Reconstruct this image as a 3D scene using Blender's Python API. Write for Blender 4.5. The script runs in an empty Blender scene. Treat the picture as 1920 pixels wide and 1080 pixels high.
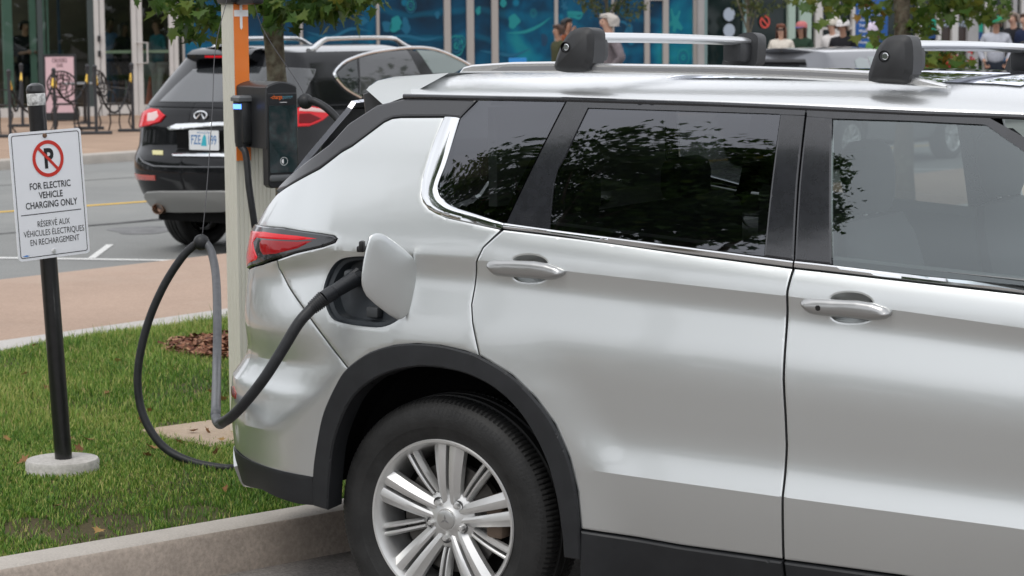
import bpy, bmesh, math, random
import numpy as np
from mathutils import Vector, Matrix
from mathutils.geometry import delaunay_2d_cdt
R = math.radians
random.seed(7)
rng = np.random.default_rng(11)
SC = bpy.context.scene
COL = SC.collection
# ---------------------------------------------------------------- camera
F0, Y0, ROLL, CAMZ = 4350.0, 45.0, .008, 1.82      # focal length in px of the 1920 frame, horizon row, roll, eye height
_p = math.atan((540 - Y0) / F0)
_c, _s, _cr, _sr = math.cos(_p), math.sin(_p), math.cos(ROLL), math.sin(ROLL)
_R, _U, FWD = np.array([1, 0, 0.]), np.array([0, _s, _c]), np.array([0, _c, -_s])
RGT, UPV = _cr * _R - _sr * _U, _sr * _R + _cr * _U
CM = np.array([RGT, UPV, FWD]); CAM = np.array([0, 0, CAMZ])
cd = bpy.data.cameras.new('camera'); cam = bpy.data.objects.new('camera', cd); COL.objects.link(cam)
cd.sensor_width = 36; cd.lens = F0 / 1920 * 36; cd.clip_start = .1; cd.clip_end = 2000
cd.dof.use_dof = True; cd.dof.focus_distance = 7.0; cd.dof.aperture_fstop = 9.0
mw = Matrix.Identity(4)
for i in range(3):
    mw[i][0], mw[i][1], mw[i][2], mw[i][3] = RGT[i], UPV[i], -FWD[i], CAM[i]
cam.matrix_world = mw
SC.camera = cam
# ---------------------------------------------------------------- sky, sun, exposure
SC.view_settings.view_transform = 'Standard'; SC.view_settings.look = 'None'
SC.view_settings.exposure = 0.0; SC.view_settings.gamma = 1
SUN_EL, SUN_AZ = R(58), R(215)     # azimuth measured clockwise from +Y
W = bpy.data.worlds.new('World'); SC.world = W; W.use_nodes = True
nt = W.node_tree; nt.nodes.clear()
sky = nt.nodes.new('ShaderNodeTexSky'); sky.sky_type = 'NISHITA'; sky.sun_disc = False
sky.sun_elevation = SUN_EL; sky.sun_rotation = SUN_AZ; sky.dust_density = 3.0; sky.air_density = 1.0; sky.ozone_density = 1.0
hs = nt.nodes.new('ShaderNodeHueSaturation'); hs.inputs['Saturation'].default_value = .12
tcs = nt.nodes.new('ShaderNodeTexCoord'); mps = nt.nodes.new('ShaderNodeMapping'); mps.inputs['Scale'].default_value = (1, 1, 2.6)
ns = nt.nodes.new('ShaderNodeTexNoise'); ns.inputs['Scale'].default_value = 1.6; ns.inputs['Detail'].default_value = 5
rp = nt.nodes.new('ShaderNodeMapRange'); rp.inputs[1].default_value = .3; rp.inputs[2].default_value = .7; rp.inputs[3].default_value = .82; rp.inputs[4].default_value = 1.16
# an overcast sheet: the Nishita sky with its colour drained, mixed with an even cloud grey
flat = nt.nodes.new('ShaderNodeMixRGB'); flat.inputs[0].default_value = .72; flat.inputs[2].default_value = (11.2, 11.5, 12.2, 1)
cl = nt.nodes.new('ShaderNodeMixRGB'); cl.blend_type = 'MULTIPLY'; cl.inputs[0].default_value = 1
bg = nt.nodes.new('ShaderNodeBackground'); bg.inputs[1].default_value = .12
wo = nt.nodes.new('ShaderNodeOutputWorld')
L = nt.links.new
L(sky.outputs[0], hs.inputs['Color']); L(hs.outputs[0], flat.inputs[1])
L(tcs.outputs['Generated'], mps.inputs[0]); L(mps.outputs[0], ns.inputs['Vector']); L(ns.outputs['Fac'], rp.inputs[0])
L(flat.outputs[0], cl.inputs[1]); L(rp.outputs[0], cl.inputs[2]); L(cl.outputs[0], bg.inputs[0]); L(bg.outputs[0], wo.inputs[0])
sd = bpy.data.lights.new('sun', 'SUN'); sd.energy = 1.0; sd.angle = R(18); sd.color = (1, .96, .9)
sun = bpy.data.objects.new('sun', sd); COL.objects.link(sun)
_sv = Vector((math.sin(SUN_AZ) * math.cos(SUN_EL), math.cos(SUN_AZ) * math.cos(SUN_EL), math.sin(SUN_EL)))
sun.rotation_euler = _sv.to_track_quat('Z', 'Y').to_euler()
# ---------------------------------------------------------------- sight lines of the survey camera -> real points
def proj(P):
    q = (np.atleast_2d(P) - CAM) @ CM.T
    return np.stack([960 + F0 * q[:, 0] / q[:, 2], 540 - F0 * q[:, 1] / q[:, 2]], 1)
def ray(px, py): return np.array([(px - 960) / F0, -(py - 540) / F0, 1.0]) @ CM
def at(px, py, Y): d = ray(px, py); return CAM + d * (Y / d[1])
def gnd(px, py, z=0.): d = ray(px, py); return CAM + d * ((z - CAMZ) / d[2])
# ---------------------------------------------------------------- materials
MATS = {}
def mat(name, col=(.5, .5, .5), rough=.5, metal=0., spec=.5, coat=0., coat_rough=.03, emit=None, estr=0., alpha=1.,
        noise=None, bump=None, trans=0., ior=1.45):
    """noise=(scale, amount[, detail]) varies the base colour; bump=(scale, strength)."""
    if name in MATS: return MATS[name]
    m = bpy.data.materials.new(name); m.use_nodes = True; MATS[name] = m
    n = m.node_tree.nodes; l = m.node_tree.links; b = n['Principled BSDF']
    b.inputs['Base Color'].default_value = (*col, 1); b.inputs['Roughness'].default_value = rough
    b.inputs['Metallic'].default_value = metal; b.inputs['Specular IOR Level'].default_value = spec
    b.inputs['Coat Weight'].default_value = coat; b.inputs['Coat Roughness'].default_value = coat_rough
    b.inputs['Transmission Weight'].default_value = trans; b.inputs['IOR'].default_value = ior
    b.inputs['Alpha'].default_value = alpha
    if emit: b.inputs['Emission Color'].default_value = (*emit, 1); b.inputs['Emission Strength'].default_value = estr
    if noise or bump: tc = n.new('ShaderNodeTexCoord')
    if noise:
        t = n.new('ShaderNodeTexNoise'); t.inputs['Scale'].default_value = noise[0]
        t.inputs['Detail'].default_value = noise[2] if len(noise) > 2 else 6; t.inputs['Roughness'].default_value = .65
        l.new(tc.outputs['Object'], t.inputs['Vector'])
        r = n.new('ShaderNodeValToRGB'); a = noise[1]
        r.color_ramp.elements[0].position = .3; r.color_ramp.elements[1].position = .7
        r.color_ramp.elements[0].color = (*[max(0, c * (1 - a)) for c in col], 1)
        r.color_ramp.elements[1].color = (*[min(1, c * (1 + a)) for c in col], 1)
        l.new(t.outputs['Fac'], r.inputs['Fac']); l.new(r.outputs['Color'], b.inputs['Base Color'])
    if bump:
        t = n.new('ShaderNodeTexNoise'); t.inputs['Scale'].default_value = bump[0]; t.inputs['Detail'].default_value = 4
        l.new(tc.outputs['Object'], t.inputs['Vector'])
        bp = n.new('ShaderNodeBump'); bp.inputs['Strength'].default_value = bump[1]; bp.inputs['Distance'].default_value = .01
        l.new(t.outputs['Fac'], bp.inputs['Height']); l.new(bp.outputs['Normal'], b.inputs['Normal'])
    return m
def glass(name, tint, ior=1.5, rough=0.0, gain=1.0, gcol=(1, 1, 1)):
    """thin window pane: tinted see-through plus mirror reflection by angle"""
    m = bpy.data.materials.new(name); m.use_nodes = True; n = m.node_tree.nodes; l = m.node_tree.links
    n.clear(); o = n.new('ShaderNodeOutputMaterial'); mx = n.new('ShaderNodeMixShader'); t = n.new('ShaderNodeBsdfTransparent')
    g = n.new('ShaderNodeBsdfGlossy'); f = n.new('ShaderNodeFresnel'); ml = n.new('ShaderNodeMath'); ml.operation = 'MULTIPLY'
    ml.inputs[1].default_value = gain; ml.use_clamp = True
    t.inputs[0].default_value = (*tint, 1); g.inputs['Roughness'].default_value = rough; g.inputs[0].default_value = (*gcol, 1)
    f.inputs[0].default_value = ior; l.new(f.outputs[0], ml.inputs[0]); l.new(ml.outputs[0], mx.inputs[0])
    l.new(t.outputs[0], mx.inputs[1]); l.new(g.outputs[0], mx.inputs[2]); l.new(mx.outputs[0], o.inputs[0]); MATS[name] = m
    return m
# ---------------------------------------------------------------- mesh helpers
def mesh_obj(name, verts, faces, m=None, parent=None, smooth=True, sharp=30., loc=None):
    me = bpy.data.meshes.new(name)
    me.from_pydata([tuple(map(float, v)) for v in verts], [], [tuple(int(i) for i in f) for f in faces])
    me.validate(); me.update()
    if smooth:
        me.shade_smooth()
        if sharp: me.set_sharp_from_angle(angle=R(sharp))
    o = bpy.data.objects.new(name, me); COL.objects.link(o)
    if m is not None:
        for mm in (m if isinstance(m, (list, tuple)) else [m]): me.materials.append(mm)
    if parent is not None: o.parent = parent
    if loc is not None: o.location = loc
    return o
class MB:
    """collects shapes into one mesh"""
    def __init__(s): s.v = []; s.f = []; s.mi = []
    def add(s, v, f, mi=0):
        k = len(s.v); s.v += [tuple(map(float, p)) for p in v]; s.f += [tuple(i + k for i in q) for q in f]; s.mi += [mi] * len(f); return s
    def box(s, c, d, rot=0., bev=0., mi=0, M=None):
        x, y, z = d[0] / 2, d[1] / 2, d[2] / 2
        if bev <= 0:
            v = [(-x, -y, -z), (x, -y, -z), (x, y, -z), (-x, y, -z), (-x, -y, z), (x, -y, z), (x, y, z), (-x, y, z)]
            f = [(0, 3, 2, 1), (4, 5, 6, 7), (0, 1, 5, 4), (1, 2, 6, 5), (2, 3, 7, 6), (3, 0, 4, 7)]
        else:
            bm = bmesh.new(); bmesh.ops.create_cube(bm, size=1)
            for q in bm.verts: q.co = Vector((q.co.x * 2 * x, q.co.y * 2 * y, q.co.z * 2 * z))
            bmesh.ops.bevel(bm, geom=bm.edges[:], offset=min(bev, .48 * min(d)), segments=2, affect='EDGES', profile=.5)
            bm.verts.index_update(); v = [tuple(q.co) for q in bm.verts]; f = [tuple(q.index for q in g.verts) for g in bm.faces]; bm.free()
        if M is not None: v = [tuple(M @ Vector(p)) for p in v]
        elif rot:
            cr, sr = math.cos(rot), math.sin(rot); v = [(p[0] * cr - p[1] * sr, p[0] * sr + p[1] * cr, p[2]) for p in v]
        return s.add([(p[0] + c[0], p[1] + c[1], p[2] + c[2]) for p in v], f, mi)
    def tube(s, pts, r, n=10, closed=False, caps=True, mi=0, flat=1.0):
        P = [Vector(p) for p in pts]; N = len(P); rr = r if hasattr(r, '__len__') else [r] * N
        v = []; f = []; up = None
        for i in range(N):
            a = P[i - 1] if (i > 0 or closed) else P[i]; b = P[(i + 1) % N] if (i < N - 1 or closed) else P[i]
            t = (b - a); t = t.normalized() if t.length > 1e-9 else Vector((0, 0, 1))
            if up is None: up = Vector((0, 0, 1)) if abs(t.z) < .9 else Vector((1, 0, 0))
            sd_ = t.cross(up); sd_ = sd_.normalized() if sd_.length > 1e-6 else t.orthogonal().normalized()
            up = sd_.cross(t).normalized()
            for k in range(n):
                an = 2 * math.pi * k / n
                v.append(P[i] + sd_ * (math.cos(an) * rr[i]) + up * (math.sin(an) * rr[i] * flat))
        M_ = N if closed else N - 1
        for i in range(M_):
            for k in range(n):
                a = i * n + k; b = i * n + (k + 1) % n; j = ((i + 1) % N) * n
                f.append((a, b, j + (k + 1) % n, j + k))
        if caps and not closed: f.append(tuple(range(n - 1, -1, -1))); f.append(tuple((N - 1) * n + k for k in range(n)))
        return s.add(v, f, mi)
    def lathe(s, prof, n=24, M=None, mi=0, caps=True):
        """prof: (r, h) pairs turned about local Z"""
        v = []; f = []
        for r_, h in prof:
            for k in range(n):
                an = 2 * math.pi * k / n; p = Vector((r_ * math.cos(an), r_ * math.sin(an), h)); v.append(M @ p if M else p)
        for i in range(len(prof) - 1):
            for k in range(n):
                f.append((i * n + k, i * n + (k + 1) % n, (i + 1) * n + (k + 1) % n, (i + 1) * n + k))
        if caps: f.append(tuple(range(n - 1, -1, -1))); f.append(tuple((len(prof) - 1) * n + k for k in range(n)))
        return s.add(v, f, mi)
    def ball(s, c, r, n=16, m=10, mi=0):
        r = r if hasattr(r, '__len__') else (r, r, r); v = []; f = []
        for i in range(m + 1):
            th = math.pi * i / m
            for k in range(n):
                an = 2 * math.pi * k / n
                v.append((c[0] + r[0] * math.sin(th) * math.cos(an), c[1] + r[1] * math.sin(th) * math.sin(an), c[2] - r[2] * math.cos(th)))
        for i in range(m):
            for k in range(n): f.append((i * n + k, i * n + (k + 1) % n, (i + 1) * n + (k + 1) % n, (i + 1) * n + k))
        return s.add(v, f, mi)
    def prism(s, poly, h0, h1, M=None, mi=0, bev=0.):
        """poly (x,y) extruded from h0 to h1 along local Z"""
        n = len(poly)
        if bev > 0 and h1 > h0:
            ins = inset(poly, bev)
            v = [(p[0], p[1], h0) for p in poly] + [(p[0], p[1], h1 - bev) for p in poly] + [(p[0], p[1], h1) for p in ins]
            rings = 3
        else:
            v = [(p[0], p[1], h0) for p in poly] + [(p[0], p[1], h1) for p in poly]; rings = 2
        f = [tuple(range(n - 1, -1, -1)), tuple(range((rings - 1) * n, rings * n))]
        for q in range(rings - 1):
            for i in range(n): f.append((q * n + i, q * n + (i + 1) % n, (q + 1) * n + (i + 1) % n, (q + 1) * n + i))
        if M is not None: v = [tuple(M @ Vector(p)) for p in v]
        return s.add(v, f, mi)
    def build(s, name, m, parent=None, smooth=True, sharp=35., loc=None):
        o = mesh_obj(name, s.v, s.f, m, parent, smooth, sharp, loc)
        if isinstance(m, (list, tuple)) and len(m) > 1 and len(o.data.polygons) == len(s.mi):
            o.data.polygons.foreach_set('material_index', s.mi)
        return o
def inset(poly, d):
    P = [np.array(p[:2], float) for p in poly]; n = len(P); out = []
    ar = sum(P[i][0] * P[(i + 1) % n][1] - P[(i + 1) % n][0] * P[i][1] for i in range(n)); sg = 1 if ar > 0 else -1
    for i in range(n):
        a = P[i] - P[i - 1]; b = P[(i + 1) % n] - P[i]
        na = np.array([-a[1], a[0]]) / (np.linalg.norm(a) + 1e-12); nb = np.array([-b[1], b[0]]) / (np.linalg.norm(b) + 1e-12)
        m_ = na + nb; q = m_ / max(.3, m_ @ m_ / 2)
        out.append(tuple(P[i] + q * d * sg))
    return out
def smooth_poly(P, it=2, closed=True):
    """Chaikin corner cutting"""
    P = [np.array(p, float) for p in P]
    for _ in range(it):
        Q = []; n = len(P); rngn = range(n) if closed else range(n - 1)
        if not closed: Q.append(P[0])
        for i in rngn:
            a, b = P[i], P[(i + 1) % n]; Q += [a * .75 + b * .25, a * .25 + b * .75]
        if not closed: Q.append(P[-1])
        P = Q
    return P
def spline(pts, n=8):
    """Catmull-Rom through the points"""
    P = [np.array(p, float) for p in pts]; P = [2 * P[0] - P[1]] + P + [2 * P[-1] - P[-2]]; out = []
    for i in range(1, len(P) - 2):
        a, b, c, d = P[i - 1:i + 3]
        for k in range(n):
            t = k / n; out.append(.5 * ((2 * b) + (c - a) * t + (2 * a - 5 * b + 4 * c - d) * t * t + (3 * b - a - 3 * c + d) * t ** 3))
    out.append(P[-2]); return out
def resample(P, step, closed=True):
    P = [np.array(p, float) for p in P]; out = []; n = len(P)
    for i in range(n if closed else n - 1):
        a, b = P[i], P[(i + 1) % n]; k = max(1, int(math.ceil(np.linalg.norm(b - a) / step)))
        out += [a + (b - a) * j / k for j in range(k)]
    if not closed: out.append(P[-1])
    return np.array(out)
def inpoly(pts, poly):
    x, y = pts[:, 0], pts[:, 1]; n = len(poly); r = np.zeros(len(pts), bool); j = n - 1
    for i in range(n):
        xi, yi = poly[i]; xj, yj = poly[j]
        c = ((yi > y) != (yj > y)) & (x < (xj - xi) * (y - yi) / ((yj - yi) if yj != yi else 1e-12) + xi); r ^= c; j = i
    return r
def polydist(pts, poly):
    d = np.full(len(pts), 1e9); n = len(poly)
    for i in range(n):
        a = np.array(poly[i]); b = np.array(poly[(i + 1) % n]); ab = b - a; L2 = ab @ ab + 1e-15
        t = np.clip(((pts - a) @ ab) / L2, 0, 1); d = np.minimum(d, np.linalg.norm(pts - a - t[:, None] * ab, axis=1))
    return d
def tag(o, label=None, cat=None, group=None, kind=None):
    if label: o['label'] = label
    if cat: o['category'] = cat
    if group: o['group'] = group
    if kind: o['kind'] = kind
    return o
def empty(name, loc=(0, 0, 0), rz=0., label=None, cat=None, group=None):
    o = bpy.data.objects.new(name, None); COL.objects.link(o); o.location = tuple(map(float, loc)); o.rotation_euler = (0, 0, rz); o.empty_display_size = .1
    return tag(o, label, cat, group)
def struct(o): o['kind'] = 'structure'; return o
def copy_tree(o, parent=None):
    c = o.copy(); COL.objects.link(c)
    if parent is not None: c.parent = parent
    for ch in list(o.children): copy_tree(ch, c)
    return c
_TX = {}
def text_mesh(txt, bold=0., xs=1., align='CENTER'):
    """flat lettering as (verts, faces), cap height about .7"""
    k = (txt, bold, xs, align)
    if k in _TX: return _TX[k]
    cu = bpy.data.curves.new('t', 'FONT'); cu.body = txt; cu.align_x = align; cu.offset = bold; cu.resolution_u = 3; cu.fill_mode = 'FRONT'
    o = bpy.data.objects.new('t', cu); COL.objects.link(o); dg = bpy.context.evaluated_depsgraph_get()
    me = bpy.data.meshes.new_from_object(o.evaluated_get(dg)); v = [(q.co.x * xs, q.co.y, 0) for q in me.vertices]; f = [tuple(p.vertices) for p in me.polygons]
    bpy.data.objects.remove(o); bpy.data.curves.remove(cu); bpy.data.meshes.remove(me); _TX[k] = (v, f); return v, f
# ---------------------------------------------------------------- curved body surface: side, rounded end corners, end faces, as one (u, z) sheet
class Surf:
    def __init__(s, origin, yaw, x0, x1, b, xr, xf, nexp=2.55, nf=2.6, H=None):
        s.o = np.array(origin, float); s.yaw = yaw; s.x0, s.x1, s.b, s.xr, s.xf = x0, x1, b, xr, xf
        s.Fv = np.array([math.cos(yaw), -math.sin(yaw), 0]); s.Lv = np.array([math.sin(yaw), math.cos(yaw), 0])
        s.tr = s._table(nexp, x0 - xr(np.array([.8]))[0], b(np.array([x0]), np.array([.8]))[0])
        s.tf = s._table(nf, xf(np.array([.7]))[0] - x1, b(np.array([x1]), np.array([.7]))[0])
        s.cache = None
    def _table(s, n, a, bb):
        th = np.linspace(0, np.pi, 1601); X = np.abs(np.sin(th)) ** (2 / n); Y = np.sign(np.cos(th)) * np.abs(np.cos(th)) ** (2 / n)
        d = np.hypot(np.diff(X) * a, np.diff(Y) * bb); L_ = np.concatenate([[0], np.cumsum(d)]); return L_, X, Y
    def pos(s, u, z):
        u = np.asarray(u, float); z = np.asarray(z, float); u, z = np.broadcast_arrays(u, z)
        Lr = s.tr[0][-1]; Lf = s.tf[0][-1]
        x = u.copy(); sy = np.full(u.shape, -1.)
        rear = u < s.x0; q = np.clip(s.x0 - u, 0, Lr); X = np.interp(q, s.tr[0], s.tr[1]); Y = np.interp(q, s.tr[0], s.tr[2])
        xr_ = s.x0 - (s.x0 - s.xr(z)) * X; over = np.clip(s.x0 - u - Lr, 0, None)
        x = np.where(rear, xr_ + over, x); sy = np.where(rear, -Y, sy)
        fr = u > s.x1; q = np.clip(u - s.x1, 0, Lf); X = np.interp(q, s.tf[0], s.tf[1]); Y = np.interp(q, s.tf[0], s.tf[2])
        x = np.where(fr, s.x1 + (s.xf(z) - s.x1) * X, x); sy = np.where(fr, -Y, sy)
        return np.stack([x, s.b(x, z) * sy, z], -1)
    def nrm(s, u, z, e=.002):
        a = s.pos(u + e, z) - s.pos(u - e, z); c = s.pos(u, z + e) - s.pos(u, z - e); n = np.cross(a, c); return n / (np.linalg.norm(n, axis=-1, keepdims=True) + 1e-12)
    def pt(s, u, z, off=0.):
        u = np.atleast_1d(u).astype(float); z = np.atleast_1d(z).astype(float); return s.pos(u, z) + s.nrm(u, z) * off
    def world(s, P): P = np.atleast_2d(P); return s.o + P[:, :1] * s.Fv + P[:, 1:2] * s.Lv + P[:, 2:] * np.array([0, 0, 1.])
    def pix(s, u, z): return proj(s.world(s.pos(np.atleast_1d(u), np.atleast_1d(z))))
    def uz(s, pts, urange=(-2.4, 2.6), zrange=(.15, 1.75)):
        """image points of the survey view -> (u, z) on the sheet"""
        if s.cache is None:
            uu, zz = np.meshgrid(np.arange(*urange, .012), np.arange(*zrange, .012)); uu = uu.ravel(); zz = zz.ravel()
            P = s.pos(uu, zz); Wd = s.world(P); n = s.nrm(uu, zz); nw = n[:, :1] * s.Fv + n[:, 1:2] * s.Lv + n[:, 2:] * np.array([0, 0, 1.])
            ok = np.einsum('ij,ij->i', nw, CAM - Wd) > 0; s.cache = (uu[ok], zz[ok], proj(Wd[ok]))
        uu, zz, q = s.cache; out = []
        for p in pts:
            p = np.array(p[:2], float); k = ((q - p) ** 2).sum(1).argmin(); a = np.array([uu[k], zz[k]]); best = a.copy(); be = np.linalg.norm(q[k] - p)
            for _ in range(6):
                f0 = s.pix(*a)[0]; e = .002
                J = np.stack([(s.pix(a[0] + e, a[1])[0] - f0) / e, (s.pix(a[0], a[1] + e)[0] - f0) / e], 1)
                if abs(np.linalg.det(J)) < 1e3: break
                a = a + np.clip(np.linalg.solve(J, p - f0), -.02, .02); er = np.linalg.norm(s.pix(*a)[0] - p)
                if er < be: be = er; best = a.copy()
            out.append(best)
        return np.array(out)
    def plane(s, px, py, y):
        """image point -> (x, z) on the body's lengthwise plane y"""
        d = ray(px, py); n = s.Lv; k = ((s.o + n * y - CAM) @ n) / (d @ n); P = CAM + d * k; return (P - s.o) @ s.Fv, P[2]
def panel(sf, poly, name, m, parent, grid=.014, off=0., flange=.018, edge=.0010, holes=(), creases=(), sharp=14., step=.012, gap=None):
    """one sheet panel of the body: polygon in (u,z), folded in along its rim"""
    poly = resample(poly, step)
    if gap is None: gap = .0024 if edge > 0 and off == 0 else 0
    if gap: poly = np.array(inset([tuple(p) for p in poly], gap))
    H = [resample(h, step) for h in holes]
    loops = [poly] + H; V = []; E = []; bd = []
    for lp in loops:
        k = len(V); n = len(lp); V += [tuple(p) for p in lp]; E += [(k + i, k + (i + 1) % n) for i in range(n)]; bd.append(range(k, k + n))
    nb = len(V)
    for c in creases:
        c = resample(c, grid, closed=False); c = c[inpoly(c, poly)]
        if len(c):
            c = c[polydist(c, poly) > .004]; k = len(V); V += [tuple(p) for p in c]
            E += [(k + i, k + i + 1) for i in range(len(c) - 1) if np.linalg.norm(c[i + 1] - c[i]) < grid * 1.6]
    lo, hi = poly.min(0), poly.max(0); gx, gz = np.meshgrid(np.arange(lo[0], hi[0], grid), np.arange(lo[1], hi[1], grid)); gx[1::2] += grid / 2
    G = np.stack([gx.ravel(), gz.ravel()], 1); keep = inpoly(G, poly) & (polydist(G, poly) > grid * .45)
    for h in H: keep &= ~inpoly(G, h) & (polydist(G, h) > grid * .45)
    if creases and len(V) > nb:
        Cc = np.array(V[nb:])
        keep &= np.array([((Cc - g) ** 2).sum(1).min() > (grid * .45) ** 2 for g in G]) if len(G) < 30000 else True
    V += [tuple(p) for p in G[keep]]
    if edge > 0:
        for lp, sg in [(poly, 1)] + [(h, -1) for h in H]:
            ring = np.array(inset([tuple(p) for p in lp], .0045 * sg)); ok = inpoly(ring, poly)
            for h in H: ok &= ~inpoly(ring, h)
            ok &= np.min([polydist(ring, q) for q in loops], axis=0) > .003
            V += [tuple(p) for p in ring[ok]]
    r = delaunay_2d_cdt([Vector(p) for p in V], E, [], 0, 1e-6)
    P = np.array([tuple(p) for p in r[0]]); T = np.array([tuple(f) for f in r[2] if len(f) == 3]); cen = P[T].mean(1); ok = inpoly(cen, poly)
    for h in H: ok &= ~inpoly(cen, h)
    T = T[ok]
    a, b_, c_ = P[T[:, 0]], P[T[:, 1]], P[T[:, 2]]
    T[((b_ - a)[:, 0] * (c_ - a)[:, 1] - (b_ - a)[:, 1] * (c_ - a)[:, 0]) < 0] = T[((b_ - a)[:, 0] * (c_ - a)[:, 1] - (b_ - a)[:, 1] * (c_ - a)[:, 0]) < 0][:, ::-1]
    d = np.min([polydist(P, q) for q in loops], axis=0); dep = np.where(d < .0015, -edge, 0.) + off
    X = sf.pos(P[:, 0], P[:, 1]) + sf.nrm(P[:, 0], P[:, 1]) * dep[:, None]
    faces = [tuple(t) for t in T]; verts = list(X)
    if flange > 0:
        cnt = {}
        for t in T:
            for i in range(3):
                e = (t[i], t[(i + 1) % 3]); cnt[e] = 1
        bnd = [e for e in cnt if (e[1], e[0]) not in cnt]; mp = {}
        bi = sorted({i for e in bnd for i in e})
        nb_ = sf.nrm(P[bi, 0], P[bi, 1])
        for i, nn in zip(bi, nb_): mp[i] = len(verts); verts.append(X[i] - nn * flange)
        faces += [(e[1], e[0], mp[e[0]], mp[e[1]]) for e in bnd]
    return mesh_obj(name, verts, faces, m, parent, True, sharp)
# ================================================================ silver car (origin: ground under the rear axle, X forward, Y left)
YAW = R(30)
_w = np.array([-.223, 6.779, 0]); _Lv = np.array([math.sin(YAW), math.cos(YAW), 0])
CAR_O = _w + .875 * _Lv
class _Dummy: pass
def _pl(pts, y):
    d = Surf.__new__(Surf); d.o = CAR_O; d.yaw = YAW; d.Fv = np.array([math.cos(YAW), -math.sin(YAW), 0]); d.Lv = _Lv
    return np.array([d.plane(p[0], p[1], y) for p in pts])
def _curve(pts, y, ext=()):
    P = _pl(pts, y); P = P[P[:, 0].argsort()]; P = np.vstack([P] + [np.array([e]) for e in ext]); P = P[P[:, 0].argsort()]; return P[:, 0], P[:, 1]
BELT = _curve([(700, 398), (835, 407), (945, 428), (1030, 438), (1490, 497), (1920, 545)], -.87, [(-1.2, 1.21), (2.3, 1.075), (3.2, .98), (3.7, .9)])
C1 = _curve([(520, 490), (605, 470), (700, 474), (790, 481), (880, 487), (1064, 510), (1469, 556), (1700, 586), (1920, 617)], -.90, [(-1.2, 1.06), (2.4, .985), (3.7, .84)])
C2 = _curve([(1091, 878), (1463, 930), (1888, 987)], -.92, [(-1.2, .60), (.2, .57), (2.3, .50), (3.7, .47)])
DRIP = _curve([(757, 184), (897, 187), (1060, 190), (1340, 199), (1510, 206), (1720, 216), (1855, 221)], -.71, [(-1.1, 1.60), (1.85, 1.558), (2.1, 1.515), (2.6, 1.2)])
_t = np.linspace(0, 1, 201)
_s = np.interp(_t, [0, .05, .10, .16, .27, .40, .55, .72, .80, .88, .94, 1], [-.15, -.13, .07, .23, .23, .09, -.03, -.04, .03, .19, .27, .27])
_I = np.concatenate([[0], np.cumsum((_s[1:] + _s[:-1]) / 2 * np.diff(_t))])
def sstep(x, a, b): t = np.clip((x - a) / (b - a), 0, 1); return t * t * (3 - 2 * t)
def b_car(x, z):
    x = np.asarray(x, float); z = np.asarray(z, float); x, z = np.broadcast_arrays(x, z)
    zb = np.interp(x, *BELT); z1 = np.interp(x, *C1); z2 = np.interp(x, *C2); zd = np.interp(x, *DRIP)
    zb = np.maximum(zb, z1 + .03)
    tA = np.clip((zb - z) / (zb - z1), 0, 1); bA = .855 + .030 * tA + .006 * np.sin(np.pi * tA)
    tB = np.clip((z1 - z) / (z1 - z2), 0, 1); bB = .885 + (z1 - z2) * np.interp(tB, _t, _I)
    b2 = .885 + (z1 - z2) * _I[-1]; tC = np.clip(z2 - z, 0, 1); bC = b2 - .075 * tC - .30 * tC * tC
    low = np.where(z >= z1, bA, np.where(z >= z2, bB, bC))
    # wheel arch swell
    for wx in (0., 2.706):
        r = np.hypot(x - wx, z - .36); w = 1 - sstep(r, .50, .70); tgt = .926 - .05 * np.clip(.40 - z, 0, 1) - .06 * np.clip(z - .78, 0, 1)
        w = w * (1 - sstep(z, .86, 1.0)); low = low * (1 - w) + tgt * w
    # rear bumper shelf
    k = sstep(-x, .3, .62); sh = np.interp(z, [.3, .45, .66, .705, .735, .80, .9], [0, .012, .016, .014, .004, -.012, 0]); low = low + k * sh
    tg = (z - zb) / np.maximum(zd - zb, .1); up = .857 - .114 * tg - .034 * tg * tg
    k2 = .012 * sstep(-x, .2, .9) * sstep(z, .9, 1.2)
    up = up - .022 * sstep(-x, -.5, .5) - .03 * sstep(x, 1.2, 2.2)
    tq = np.clip((z - z1) / np.maximum(zd - z1, .1), 0, 1.3); upq = .885 - .170 * tq ** 1.4; wq = (1 - sstep(x, -.02, .34)) * (z > z1)
    bb = np.where(z > zb, up, low); bb = bb * (1 - wq) + (upq - .022 * sstep(-x, -.5, .5) * sstep(tq, 0., .6)) * wq
    return bb - k2
_RZ = np.array([.15, .28, .36, .45, .6, .69, .715, .74, .78, .83, .9, 1.0, 1.1, 1.17, 1.25, 1.35, 1.45, 1.55, 1.62, 1.8])
_RX = np.array([-.90, -.96, -1.0, -1.02, -1.03, -1.035, -1.03, -1.005, -.968, -.96, -.968, -.972, -.965, -.955, -.905, -.835, -.76, -.69, -.66, -.60])
def xr_car(z): return np.interp(z, _RZ, _RX)
def xf_car(z): return np.interp(z, [.15, .3, .5, .7, .85, .95, 1.1, 1.3], [3.48, 3.58, 3.66, 3.66, 3.62, 3.5, 3.2, 2.9])
CAR = Surf(CAR_O, YAW, -.40, 2.95, b_car, xr_car, xf_car)
UC = -.40 - CAR.tr[0][-1] / 2; UF = 2.95 + CAR.tf[0][-1] / 2
def uz(pts):
    """(px, py[, du[, dz]]) -> sheet coordinates"""
    q = CAR.uz(pts)
    for i, p in enumerate(pts):
        if len(p) > 2: q[i][0] += p[2]
        if len(p) > 3: q[i][1] += p[3]
    return q
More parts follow.
